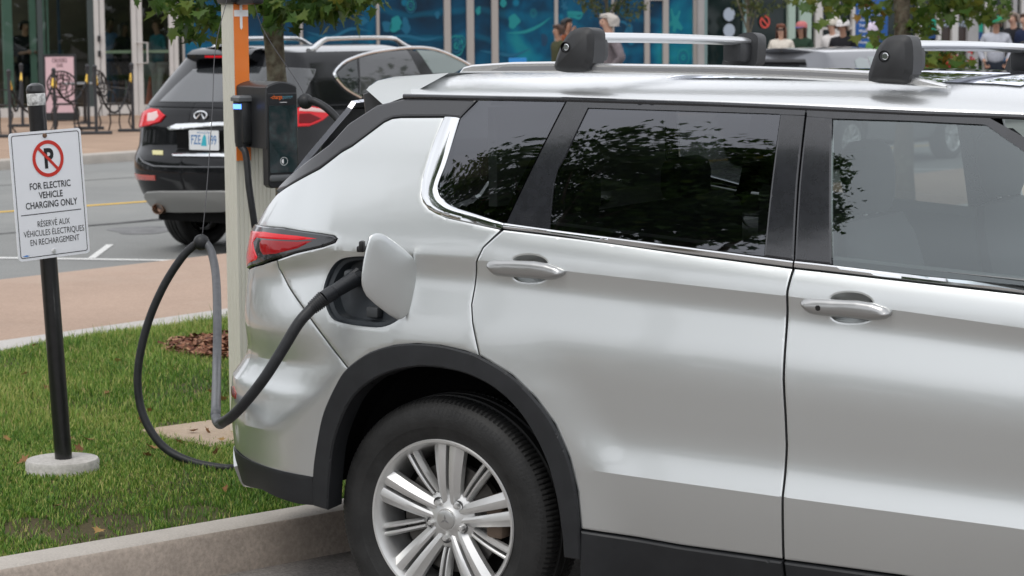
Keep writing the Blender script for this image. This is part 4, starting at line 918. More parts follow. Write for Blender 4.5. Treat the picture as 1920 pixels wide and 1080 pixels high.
_lf = np.array([(0, -.10), (.10, -.05), (.42, -.12), (.30, .08), (.55, .28), (.28, .27), (.24, .42), (.12, .40), (0, .72), (-.12, .40), (-.24, .42), (-.28, .27), (-.55, .28), (-.30, .08), (-.42, -.12), (-.10, -.05)])
def leaves(C, size, tone_mu=.42, tone_sd=.16, hang=.9, simple=False):
    n = len(C); k = len(_lf); s_ = size * rng.uniform(.65, 1.25, n); yaw = rng.uniform(0, 2 * np.pi, n); pit = rng.normal(-hang, .45, n); rol = rng.normal(0, .5, n)
    U = np.stack([np.cos(yaw) * np.cos(pit), np.sin(yaw) * np.cos(pit), np.sin(pit)], 1); S0 = np.stack([-np.sin(yaw), np.cos(yaw), 0 * yaw], 1); Nn = np.cross(S0, U); S_ = S0 * np.cos(rol)[:, None] + Nn * np.sin(rol)[:, None]; Nn = np.cross(S_, U)
    lf = _lf if not simple else np.array([(0, -.1), (.42, 0), (.30, .35), (0, .7), (-.30, .35), (-.42, 0)]); k = len(lf)
    V = np.zeros((n, k + 1, 3)); V[:, 0] = C + U * (s_ * .15)[:, None] + Nn * (.05 * s_)[:, None]
    for i, (a, b_) in enumerate(lf): V[:, i + 1] = C + S_ * (a * s_)[:, None] + U * (b_ * s_)[:, None] - Nn * (abs(a) * .25 * s_)[:, None]
    F = np.array([[0, i + 1, (i + 1) % k + 1] for i in range(k)]); F = (np.arange(n)[:, None, None] * (k + 1) + F[None]).reshape(-1, 3)
    tone = np.clip(rng.normal(tone_mu, tone_sd, n), 0, 1); return V.reshape(-1, 3), F, np.repeat(tone, k + 1)
def crown_pts(c, rad, n, clumps, spread):
    cc = rng.normal(0, 1, (clumps, 3)); cc /= np.linalg.norm(cc, axis=1)[:, None]; cc *= (rng.random((clumps, 1)) ** .45); cc = np.array(c) + cc * np.array(rad)
    k = rng.integers(0, clumps, n); return cc[k] + rng.normal(0, spread, (n, 3)) * np.array([1, 1, .7]), cc
def tree(name, base, trunk, r0, crown_c, crown_r, n, size, label, clumps=40, spread=.22, extra=None, tone=.42, simple=False, lean=(0, 0), limbs=7, group=None, leafm=None):
    rt = empty(name, base, 0, label, 'tree', group); B = np.array(base); cl = np.array(crown_c)
    b = MB(); top = np.array([lean[0], lean[1], trunk]); pts = []; N = 22
    for i in range(N + 1):
        t = i / N; w = .03 * r0 / .07; pts.append((top[0] * t + w * math.sin(5.1 * t + 1), top[1] * t + w * math.cos(4.3 * t), trunk * t - .02))
    rad = [r0 * (1.35 - .9 * min(1, 8 * i / N) * .35 - .55 * i / N) * (1 + .07 * math.sin(i * 2.7)) for i in range(N + 1)]
    b.tube(pts, rad, 18); b.build('trunk', BARK, rt)
    for k in range(limbs):
        t = .55 + .4 * k / limbs; p = Vector(pts[int(t * N)]); a = k * 2.4 + .6; q = Vector(cl - B) + Vector((math.cos(a) * crown_r[0] * .7, math.sin(a) * crown_r[1] * .7, (rng.random() - .3) * crown_r[2] * .8)); m_ = (p + q) / 2 + Vector((0, 0, -.1 * crown_r[2]))
        lb = MB(); lb.tube(spline([tuple(p), tuple(m_), tuple(q)], 5), np.linspace(r0 * .38, r0 * .08, 11), 7); lb.build('limb', BARK, rt)
    C, cc = crown_pts(cl - B, crown_r, n, clumps, spread)
    if extra is not None: C = np.vstack([C, np.array(extra) - B])
    V, F, T = leaves(C, size, tone, .17, simple=simple); fast_mesh('crown', V, F, T, leafm or LEAF, rt); return rt
def sprays(pl, Y, n, sp):
    out = []
    for px, py, k in pl:
        c = at(px, py, Y + rng.uniform(-.3, .3)); out.append(c + rng.normal(0, sp, (int(n * k), 3)) * np.array([1, 1, .6]))
    return np.vstack(out)
ex = sprays([(345, 12, 1), (372, 25, 1.2), (395, 35, 1), (358, 45, .7), (385, 62, .5), (325, 4, .6), (300, 2, .4), (440, 4, .6), (490, 8, 1), (520, 22, 1), (548, 26, .9), (575, 12, 1.2), (600, 22, 1), (625, 8, 1), (655, 6, .9), (690, 2, .8), (565, 32, .4), (610, 30, .4), (375, -20, 2), (600, -25, 3), (480, -25, 2.5), (680, -25, 1.5), (320, -20, 1)], 11.8, 22, .055)
tree('maple_tree', (TREE1[0], TREE1[1], .17), 3.6, .062, (TREE1[0], TREE1[1], 3.5), (1.25, 1.25, 1.25), 2600, .10, 'young maple with lichened trunk, standing behind the charging post', 60, .16, ex, lean=(-.06, 0))
T2 = np.array([(1690 - 960) / 4350 * 20., 20.]); T2b = np.array([T2[0], T2[1], .17])
ex = sprays([(1520, 4, .8), (1545, 10, .9), (1580, 4, .8), (1600, 10, .5), (1625, 14, .5), (1642, 15, .7), (1655, 45, .5), (1650, 75, .35), (1640, 62, .2), (1720, 40, 1), (1735, 20, 1.2), (1715, 55, .7), (1755, 8, 1), (1780, 4, 1), (1805, 18, .8), (1835, 5, 1), (1850, 22, .9), (1862, 8, .8), (1870, 30, .4), (1720, 62, .5), (1750, 100, .6), (1765, 112, .7), (1780, 108, .5), (1800, 118, .4), (1790, 125, .3), (1600, -20, 3), (1700, -20, 4), (1800, -20, 3)], 20., 20, .085)
tree('maple_tree', tuple(T2b), 4.2, .085, (T2[0], T2[1], 4.0), (1.6, 1.6, 1.5), 3200, .125, 'maple with yellowing leaves, standing behind the front crossbar foot', 70, .2, ex, tone=.56)
LEAF2 = vmat('fine_leaf', [(0, (.030, .045, .015)), (.5, (.075, .095, .030)), (1, (.16, .15, .05))], .6, .3)
for px, py0, Y, lab, cr, ex in [(1140, 40, 40., 'small green tree in front of the blue mural, behind the white haired man', (.75, .75, .6), [(1100, 8, 1), (1125, 18, 1.2), (1155, 14, 1.2), (1180, 22, 1), (1200, 10, 1), (1145, 30, .6), (1110, 0, 1), (1170, 0, 1), (1190, 32, .4)]),
                       (1404, 30, 41., 'thin young tree in front of the dark window with round decals', (.6, .6, .5), [(1390, 12, 1), (1415, 8, 1.2), (1440, 12, 1), (1470, 4, .8), (1400, 25, .5), (1425, 22, .6), (1385, 2, .8)])]:
    B_ = at(px, 100, Y); tree('small_tree', (B_[0], B_[1], .12), 2.6, .045, (B_[0], B_[1], 2.9), cr, 900, .075, lab, 26, .12, sprays(ex, Y, 34, .085), simple=True, leafm=LEAF2, tone=.5)
# tall trees across the car park, behind the viewpoint (mirrored in the car windows)
def cw(x, y): p = CAR.world(np.array([[x, y, 0]]))[0]; return (p[0], p[1], 0)
for (x, y, h, r_, lab) in [(-5.2, -10.2, 10.1, 1.75, 'tall leafy tree across the car park, nearest the camera'), (-4.35, -11.4, 10.1, 1.05, 'tall leafy tree across the car park, right of the nearest one'), (-8.8, -12.5, 12.0, 2.4, 'tallest tree across the car park')]:
    p = cw(x, y); tree('tall_tree', p, h * .8, .16, (p[0], p[1], h - r_ * 1.5), (r_, r_, r_ * 1.6), 9000, .15, lab, 90, .24, tone=.3, limbs=9)
DEADL = vmat('dry_leaf', [(0, (.16, .07, .03)), (.6, (.30, .15, .06)), (1, (.36, .26, .08))], .7, .1)
V, F, T = leaves(np.column_stack([FALLEN[0], FALLEN[1]]), .055, .5, .3, hang=0.05); tag(fast_mesh('fallen_leaves', V, F, T, DEADL), 'scattered dry brown leaves on the lawn', 'leaves', kind='stuff')
# wood added unseen behind the viewpoint, to darken the horizon the cars mirror
n = 5200; az_ = rng.uniform(R(95), R(330), n); rd = rng.uniform(38, 50, n); hh = 7 * (.55 + .45 * vnoise(az_ * 6, az_ * 0, 1.0, 21)) * (rng.random(n) ** .7); C = np.stack([rd * np.sin(az_), rd * np.cos(az_), hh + .4], 1)
V, F, T = leaves(C, 1.6, .25, .2, hang=.3, simple=True); tag(fast_mesh('added_wood', V, F, T, LEAF), 'added unseen wood that darkens the horizon mirrored in the cars', 'wood', kind='stuff')
# ================================================================ sign on its post
SB = R(45); sgn_c = at(93, 364, FOOT[1] - .052)
LEAN = Matrix.Rotation(R(-2.6), 4, 'Y')
WH = mat('sign_white', (.84, .85, .88), .35, coat=.2, noise=(5, .02)); INK = mat('sign_ink_black', (.012, .012, .013), .5); REDP = mat('sign_red', (.60, .035, .022), .4); BLUEP = mat('sign_blue', (.03, .22, .62), .4)
POLEM = mat('black_post_paint', (.010, .010, .011), .3, coat=.3, noise=(30, .3), bump=(60, .05))
pb = np.array([FOOT[0] + .002, FOOT[1], .235]); 
sp = empty('parking_sign_post', (FOOT[0], FOOT[1], .177), 0, 'white electric vehicle parking sign on a black pole in a concrete footing', 'sign')
b = MB(); b.lathe([(.133, -.12), (.134, .064), (.129, .073), (.0, .075)], 48, caps=False); b.build('footing', ground_mat('footing_concrete', (.47, .45, .42), 9, .16, 70, .22, tint=((.30, .28, .25), 6, .6)), sp)
ML = Matrix.Translation((0.005, .0, .06)) @ LEAN
ph = 1.352
b = MB(); b.lathe([(.0315, .0), (.0315, ph), (.0335, ph + .002), (.034, ph + .012), (.028, ph + .026), (.014, ph + .034), (0, ph + .035)], 32, ML, caps=False); pole = b.build('pole', POLEM, sp)
b = MB(); b.lathe([(.0325, ph - .045), (.0329, ph - .035), (.0335, ph - .004), (.0325, ph - .002)], 40, ML, caps=False); b.build('tape', mat('torn_white_tape', (.50, .50, .49), .7, noise=(55, .75)), pole)
b = MB(); b.lathe([(.0322, ph - .142), (.0322, ph - .138)], 24, ML, caps=False); b.build('wire_tie', SATIN, pole)
# plate frame: local x along the plate, y up, z out of its face
ex_ = Vector((math.cos(SB), math.sin(SB), 0)); ez_ = Vector((math.sin(SB), -math.cos(SB), 0)); ey_ = Vector((0, 0, 1))
sc0 = Vector(sgn_c) - Vector((FOOT[0], FOOT[1], .177))
MS = Matrix.Translation(sc0) @ Matrix.Rotation(R(-2.8), 4, 'Y') @ Matrix(((ex_.x, ey_.x, ez_.x, 0), (ex_.y, ey_.y, ez_.y, 0), (ex_.z, ey_.z, ez_.z, 0), (0, 0, 0, 1)))
def rrect(w, h, r, n=6):
    out = []
    for cx_, cy_, a0_ in [(w / 2 - r, h / 2 - r, 0), (-w / 2 + r, h / 2 - r, 90), (-w / 2 + r, -h / 2 + r, 180), (w / 2 - r, -h / 2 + r, 270)]:
        for k in range(n + 1): a = R(a0_ + 90 * k / n); out.append((cx_ + r * math.cos(a), cy_ + r * math.sin(a)))
    return out
SW_, SH_ = .305, .457
b = MB(); b.prism(rrect(SW_, SH_, .014), -.0015, .0015, MS); plate = b.build('sign_plate', WH, sp, sharp=30)
def ringpoly(b, o, i, h, M):
    n = len(o); v = [M @ Vector((p[0], p[1], h)) for p in o] + [M @ Vector((p[0], p[1], h)) for p in i]; b.add(v, [(k, (k + 1) % n, n + (k + 1) % n, n + k) for k in range(n)])
b = MB(); ringpoly(b, rrect(SW_ - .018, SH_ - .018, .010), rrect(SW_ - .0235, SH_ - .0235, .008), .0021, MS); b.build('border', INK, plate, smooth=False)
circ = lambda r, n=56: [(r * math.cos(2 * math.pi * k / n), r * math.sin(2 * math.pi * k / n)) for k in range(n)]
def put(txt, x, y, h, M, name, m, parent, bold=.0, xs=1., z=.0024, align='CENTER'):
    v, f = text_mesh(txt, bold, xs, align); s_ = h / .7; b = MB(); b.add([M @ Vector((x + p[0] * s_, y + p[1] * s_, z)) for p in v], f); return b.build(name, m, parent, smooth=False)
MP = MS @ Matrix.Translation((.004, .128, 0))
b = MB(); ringpoly(b, circ(.066), circ(.053), .0030, MP); q = [(-.0055, -.06), (.0055, -.06), (.0055, .06), (-.0055, .06)]; M45 = MP @ Matrix.Rotation(R(44), 4, 'Z'); b.add([M45 @ Vector((p[0], p[1], .0031)) for p in q], [(0, 1, 2, 3)]); b.build('no_parking_ring', REDP, plate, smooth=False)
put('P', .002, -.032, .068, MP, 'symbol', INK, plate, .035, .82)
for t, y, h in [('FOR ELECTRIC', .022, .0235), ('VEHICLE', -.012, .0235), ('CHARGING ONLY', -.046, .0235)]: put(t, .004, y, h, MS, 'lettering', INK, plate, .013, .80)
b = MB(); b.add([MS @ Vector(p) for p in [(-.128, -.0675, .0022), (.128, -.0675, .0022), (.128, -.0645, .0022), (-.128, -.0645, .0022)]], [(0, 1, 2, 3)]); b.build('divider', INK, plate, smooth=False)
for t, y, h in [('RÉSERVÉ AUX', -.113, .0215), ('VÉHICULES ÉLECTRIQUES', -.145, .0215), ('EN RECHARGEMENT', -.177, .0215)]: put(t, .006, y, h, MS, 'lettering', INK, plate, .0, .74)
b = MB(); b.add([MS @ Vector((x, y, .0022)) for x, y in [(-.136, -.2115), (-.118, -.208), (-.105, -.212), (-.118, -.2145)]], [(0, 1, 2, 3)]); b.build('maker_mark', BLUEP, plate, smooth=False)
for y in (.211, -.205):
    b = MB(); b.lathe([(.0, .008), (.007, .0075), (.0085, .004), (.0085, .0016)], 14, MS @ Matrix.Translation((-.003, y, 0)), caps=False); b.build('bolt', mat('rusty_bolt', (.20, .12, .08), .5, metal=.7) if y > 0 else SATIN, plate)
# ================================================================ charging post
CA = R(30); pc = gnd(454, 815, .205); E1 = Vector((math.cos(CA), math.sin(CA), 0)); E2 = Vector((-math.sin(CA), math.cos(CA), 0))
chg = empty('charging_station', (pc[0], pc[1], .205), CA, 'ivory and orange charging post with a black head unit and blue status light', 'charger')
IVORY = mat('ivory_aluminium', (.66, .645, .565), .45, metal=.15, noise=(3, .025)); ORG = mat('orange_panel', (.78, .20, .028), .42, coat=.2, noise=(6, .04)); WHP = mat('white_graphic', (.80, .80, .80), .4)
HEADM = mat('charger_black', (.018, .019, .021), .36, bump=(600, .05), noise=(20, .15)); HEADG = mat('charger_grey', (.10, .105, .11), .4)
def ribbed(x0, x1, y0, y1, z0, z1, name, ribs_x=(), ribs_y=(), m=IVORY):
    """extrusion with shallow vertical grooves on its front (y0) and left (x0) faces"""
    P = []
    for r_ in ribs_x: P += [(r_ - .003, y0), (r_ - .0015, y0 + .002), (r_ + .0015, y0 + .002), (r_ + .003, y0)]
    P = [(x0, y0)] + P + [(x1, y0), (x1, y1), (x0, y1)]
    for r_ in sorted(ribs_y, reverse=True): P += [(x0, r_ + .003), (x0 + .002, r_ + .0015), (x0 + .002, r_ - .0015), (x0, r_ - .003)]
    b = MB(); b.prism(P, z0, z1); return b.build(name, m, chg, sharp=20)
MT = 1.70
ribbed(0, .063, .001, .118, 0, MT, 'mast', (.012, .030, .048), (.03, .06, .09))
ribbed(.064, .165, .0, .118, 0, 1.14, 'pedestal_column', (.078, .094, .110, .126, .142), ())
b = MB(); b.box((.03, .055, MT + .055), (.10, .16, .11), bev=.02).box((.03, -.03, MT + .02), (.05, .30, .045), bev=.012); b.build('mast_cap', HEADM, chg)
b = MB(); b.box((.0315, -.0015, (1.09 + MT) / 2), (.060, .004, MT - 1.09)); pan = b.build('orange_panel', ORG, chg, smooth=False)
def flatrect(x0, x1, z0, z1, y, name, m, parent, r=0):
    b = MB(); b.add([(x0, y, z0), (x1, y, z0), (x1, y, z1), (x0, y, z1)], [(0, 1, 2, 3)]); return b.build(name, m, parent, smooth=False)
zt = lambda py, D=9.1: float(CAMZ - (py - 49) / 4350 * D - .205)
b = MB(); b.add([(x, -.0045, z) for x, z in [(.026, zt(52)), (.0315, zt(56)), (.037, zt(52)), (.037, zt(31)), (.0615, zt(31)), (.0615, zt(19)), (.037, zt(19)), (.037, zt(2)), (.026, zt(2)), (.026, zt(19)), (.0015, zt(19)), (.0015, zt(31)), (.026, zt(31))]], [tuple(range(13))]); b.build('plus_symbol', WHP, pan, smooth=False)
# head unit: side box, deep front slab with arched top
HX0, HX1, HD = .006, .140, .285
zT, zB, zS_ = zt(163, 8.95), zt(275, 9.0), zt(345, 8.9)
arch = [(HX0, zT)] + [(HX0 + (HX1 - HX0) * t, zT + .030 * math.sin(math.pi * (.12 + .76 * t)) - .030 * math.sin(math.pi * .12) + .004) for t in np.linspace(0.04, .96, 14)] + [(HX1, zT)]
MY = Matrix(((1, 0, 0, 0), (0, 0, -1, 0), (0, 1, 0, 0), (0, 0, 0, 1)))
b = MB(); b.prism([(HX0, zB), (HX1, zB)][::1] + arch[::-1], .0, HD - .004, MY, bev=.006); hd = b.build('head_unit', HEADM, chg, sharp=35)
b = MB(); b.prism([(HX0 + .004, zS_), (HX0 + .016, zS_ - .012), (HX1 - .016, zS_ - .012), (HX1 - .004, zS_), (HX1 - .004, zT - .02), (HX0 + .004, zT - .02)], HD - .05, HD, MY, bev=.004); fr_ = b.build('front_panel', HEADM, hd, sharp=35)
def screen_mat():  # blotchy reflections painted into the screen as a faint glowing noise
    m = bpy.data.materials.new('painted_reflection_screen'); m.use_nodes = True; n = m.node_tree.nodes; l = m.node_tree.links; b = n['Principled BSDF']; b.inputs['Roughness'].default_value = .04; b.inputs['Base Color'].default_value = (.012, .018, .018, 1); b.inputs['Coat Weight'].default_value = 1; b.inputs['Coat Roughness'].default_value = .02
    tc = n.new('ShaderNodeTexCoord'); t = n.new('ShaderNodeTexNoise'); t.inputs['Scale'].default_value = 14; t.inputs['Detail'].default_value = 3; l.new(tc.outputs['Object'], t.inputs[0]); r = n.new('ShaderNodeValToRGB'); e = r.color_ramp.elements
    for p in (.45, .55, .65): e.new(p)
    for i, c in enumerate([(.006, .012, .013), (.014, .028, .032), (.045, .045, .05), (.06, .085, .09), (.18, .165, .165)]): e[i].color = (*c, 1)
    e[0].position = .3; e[-1].position = .78; l.new(t.outputs['Fac'], r.inputs[0]); l.new(r.outputs[0], b.inputs['Emission Color']); b.inputs['Emission Strength'].default_value = .55; return m
zs0, zs1 = zt(322, 8.9), zt(197, 8.9)
b = MB(); b.prism(rrect(HX1 - HX0 - .020, zs1 - zs0, .006), 0, .003, Matrix.Translation(((HX0 + HX1) / 2, -HD - .001, (zs0 + zs1) / 2)) @ Matrix.Rotation(R(90), 4, 'X')); scr = b.build('screen', screen_mat(), fr_, smooth=False)
MF = Matrix.Translation(((HX0 + HX1) / 2, -HD - .0012, 0)) @ Matrix.Rotation(R(90), 4, 'X')
zl = zt(184, 8.92)
put('-charge', -.0005, zl, .0155, MF, 'lettering', mat('logo_orange', (.80, .16, .03), .4), fr_, .008, .74, .0012, 'RIGHT'); put('point+', .0, zl, .0155, MF, 'lettering', mat('logo_blue_grey', (.10, .24, .30), .4), fr_, .008, .74, .0012, 'LEFT')
flatrect(HX0 + .056, HX0 + .086, zt(191.5, 8.9), zt(190.5, 8.9), -HD - .0018, 'status_line', WHP, fr_)
MN = MF @ Matrix.Translation((.0, zt(301, 8.9), .004)); b = MB(); ringpoly(b, circ(.016, 32), circ(.0145, 32), .0, MN); b.add([MN @ Vector((p[0] * .009 - .001, p[1] * .009, 0)) for p in [(0, -1), (0, 1)] + [(-math.sin(a), math.cos(a)) for a in np.linspace(.3, 2.8, 8)]], [tuple(range(10))[::-1]]); b.build('contactless_symbol', WHP, scr, smooth=False)
b = MB(); b.box(((HX0 + HX1) / 2, -HD + .02, zs0 - .022), (.118, .06, .028), bev=.010); b.build('card_tray', HEADG, fr_)
# holsters on both sides, with the blue status lamp on the near one
for sg, x in ((-1, HX0), (1, HX1)):
    ho = MB(); M_ = Matrix.Translation((x + sg * .018, -.10, 0)); ho.lathe([(.0, zt(272)), (.030, zt(271)), (.033, zt(262)), (.036, zt(205)), (.036, zt(186)), (.0, zt(186))], 28, M_, caps=False)
    ho.box((x + sg * .012, -.10, zt(225)), (.05, .085, .17), bev=.012); hl = ho.build('holster', HEADM, hd, sharp=40)
    t = MB(); t.prism([(-.040, -.05), (.040, -.05), (.034, .045), (-.034, .045)], 0, .022, Matrix.Translation((x + sg * .014, -.10, zt(187))), bev=.008); t.build('holster_top', HEADG, hl)
    if sg < 0: 
        t = MB(); t.prism([(.0365 * math.cos(a), .0365 * math.sin(a)) for a in np.linspace(R(168), R(318), 18)] + [(.02 * math.cos(a), .02 * math.sin(a)) for a in np.linspace(R(318), R(168), 6)], zt(201), zt(192), M_); t.build('status_light', mat('blue_status_light', (.05, .1, .5), .3, emit=(.10, .26, 1.0), estr=3.2), hl)
cl_ = lambda x, y, z: Vector((pc[0], pc[1], .205)) + E1 * x + E2 * y + Vector((0, 0, z))
CABM = mat('cable_rubber', (.020, .021, .023), .45, spec=.4, noise=(30, .3), bump=(120, .05)); CABG = mat('cable_rubber_grey', (.085, .088, .095), .42, noise=(40, .2))
WIRE = mat('steel_wire', (.07, .07, .075), .5, metal=.5)
# second connector parked in the holster: its cable drops behind the car
b = MB(); p = [cl_(HX0 - .030, -.10, zt(270)), at(461, 290, 8.98), at(467, 350, 8.95), at(477, 420, 8.95), at(490, 520, 9.0), at(505, 700, 9.1), at(500, 800, 9.15)]
b.tube(spline([tuple(q) for q in p], 8), .0135, 12); tag(b.build('parked_cable', CABM), 'black cable dropping from the holster under the blue light', 'cable')
b = MB(); bc = at(573, 190, 8.85); b.ball(bc, .030, 20, 12); p = [bc, at(590, 190, 8.82), at(615, 205, 8.8), at(640, 232, 8.78), at(668, 275, 8.75), at(700, 350, 8.75), at(715, 480, 8.8), at(700, 700, 8.85)]
b.tube(spline([tuple(q) for q in p], 8), .0145, 12); o = b.build('spare_cable', CABM); tag(o, 'black cable curving down from a ball behind the head unit', 'cable')
b = MB(); b.tube(spline([tuple(cl_(.07, -.03, MT + .02)), at(497, 62, 9.0), at(560, 158, 8.87), tuple(bc)], 6), .0016, 6); b.build('retractor_wire', WIRE, o)
# the cable in use: plug, drooping run, hanging clamp, loop on the grass
pw = lambda px, py, off: CAR.world(on(px, py, off))[0]
P0 = pw(668, 516, -.02); P1 = at(606, 560, P0[1] - .075); P2 = at(586, 577, P0[1] - .085)
cab = empty('charging_cable', P0, 0, 'black charging cable plugged into the silver car, looped over a hanging ball onto the grass', 'cable')
rel = lambda p: tuple(np.array(p) - P0)
b = MB(); dv = P1 - P0
b.tube([rel(P0 + dv * t) for t in (0, .12, .14, .5, .72, .74, 1.0)], [.022, .023, .026, .0225, .021, .0235, .0225], 18)
b.tube([rel(P0 + dv * t + np.array([0, 0, .018 * (1 - t)])) for t in (.05, .25, .5)], [.014, .014, .008], 10); plug = b.build('plug', mat('plug_black', (.018, .020, .023), .38, bump=(300, .05)), cab)
b = MB()
for t in np.linspace(1.0, 1.0 + .32, 7): q = P1 + (P2 - P1) * (t - 1) / .32; b.tube([rel(q - (P2 - P1) * .05), rel(q + (P2 - P1) * .045)], [.0245 - .012 * (t - 1), .0245 - .012 * (t - 1)], 18)
b.tube([rel(P1), rel(P2)], [.021, .018], 14); b.build('strain_relief', CABM, plug)
ball = at(378, 454, 8.55)
run = [P2, at(560, 606, P2[1] - .02), at(530, 655, P2[1] - .03), at(497, 707, P2[1] - .03), at(462, 752, P2[1] + .0), at(434, 781, P2[1] + .06), at(412, 795, P2[1] + .16)]
up_ = [at(405, 783, P2[1] + .22), at(405, 760, P2[1] + .32), at(406.5, 690, 7.85), at(407.5, 600, 8.1), at(405, 520, 8.35), at(397, 475, 8.5), at(387, 457, 8.54), ball]
b = MB(); S = spline([rel(p) for p in run], 8); b.tube(S, np.linspace(.0176, .0160, len(S)), 14); b.build('cable_run', CABM, cab)
b = MB(); S = spline([rel(run[-2] * .5 + run[-1] * .5), rel(run[-1])] + [rel(p) for p in up_], 8); b.tube(S, np.linspace(.0160, .0150, len(S)), 14); b.build('cable_rise', CABG, cab)
lp = [ball, at(362, 462, 8.56), at(338, 487, 8.56), at(305, 540, 8.56), at(276, 610, 8.56), at(259, 690, 8.55), at(262, 755, 8.54), at(281, 805, 8.52), at(313, 843, 8.5), at(360, 866, 8.47), at(408, 876, 8.45), at(440, 877.5, 8.45), at(500, 872, 8.6), at(520, 850, 8.9)]
b = MB(); S = spline([rel(p) for p in lp], 8); b.tube(S, .0152, 14); b.build('cable_loop', CABM, cab)
b = MB(); b.ball(rel(ball + np.array([0, -.005, .0])), .030, 22, 14); clampo = b.build('clamp_ball', CABM, cab)
b = MB(); b.tube(spline([rel(tuple(cl_(-.012, .02, MT + .03))), rel(at(404, 90, 9.0)), rel(at(398, 210, 8.85)), rel(at(388, 350, 8.65)), rel(at(381, 425, 8.56)), rel(ball)], 6), .0017, 6); b.build('retractor_wire', WIRE, cab)
# ================================================================ the two parked cars beyond
def bs(x, z): return np.interp(z, [.15, .32, .5, .66, .82, .98, 1.08, 1.12, 1.3, 1.45, 1.52, 1.6], [.72, .80, .875, .905, .90, .875, .85, .835, .735, .635, .57, .50]) - .03 * sstep(-np.asarray(x), -.3, .9) - .035 * sstep(np.asarray(x), 1.6, 2.8)
def xs_(z): return np.interp(z, [.2, .34, .45, .6, .72, .765, .80, .95, 1.06, 1.14, 1.3, 1.42, 1.5, 1.6], [-.66, -.78, -.885, -.945, -.935, -.90, -.865, -.855, -.825, -.76, -.57, -.42, -.33, -.25])
def xfs(z): return np.interp(z, [.2, .4, .7, .9, 1.1, 1.3], [3.45, 3.6, 3.62, 3.5, 3.2, 2.9])
BLACKP = mat('black_car_paint', (.006, .0065, .008), .10, spec=.42); GREYP = mat('grey_car_paint', (.16, .165, .18), .28, metal=.6, coat=1., coat_rough=.03)
TINT = mat('tinted_car_glass', (.02, .024, .026), .02, spec=.6, coat=.5); TINTG = mat('green_car_glass', (.16, .20, .19), .03, spec=.6, coat=.5); GREYSK = mat('grey_bumper_paint', (.30, .30, .29), .4, metal=.4)
def roof_dome(sf, us, zd, ztop, name, m, parent, nr=17, off=0.):
    us = np.array(us); P = sf.pos(us, np.full(len(us), zd)); r_ = np.linspace(-1, 1, nr); V = []
    for p in P:
        for k in r_: V.append((p[0] - .10 * (1 - k * k) * (p[0] < .3), p[1] * k, zd + (ztop - zd) * (1 - abs(k) ** 2.2) + off))
    F = [(i * nr + j, i * nr + j + 1, (i + 1) * nr + j + 1, (i + 1) * nr + j) for i in range(len(us) - 1) for j in range(nr - 1)]
    return mesh_obj(name, V, F, m, parent, True, 40)
def sheet_uz(sf, u0, u1, z0, z1, name, m, parent, nu=90, nz=18, off=0., z1f=None):
    us = np.linspace(u0, u1, nu); V = []
    for k in range(nz):
        z = np.full(nu, z0 + (z1 - z0) * k / (nz - 1)) if z1f is None else z0 + (z1f(us) - z0) * k / (nz - 1); V.append(sf.pt(us, z, off))
    V = np.array(V).reshape(-1, 3); F = [(i * nu + j, i * nu + j + 1, (i + 1) * nu + j + 1, (i + 1) * nu + j) for i in range(nz - 1) for j in range(nu - 1)]
    return mesh_obj(name, V, F, m, parent, True, 40)
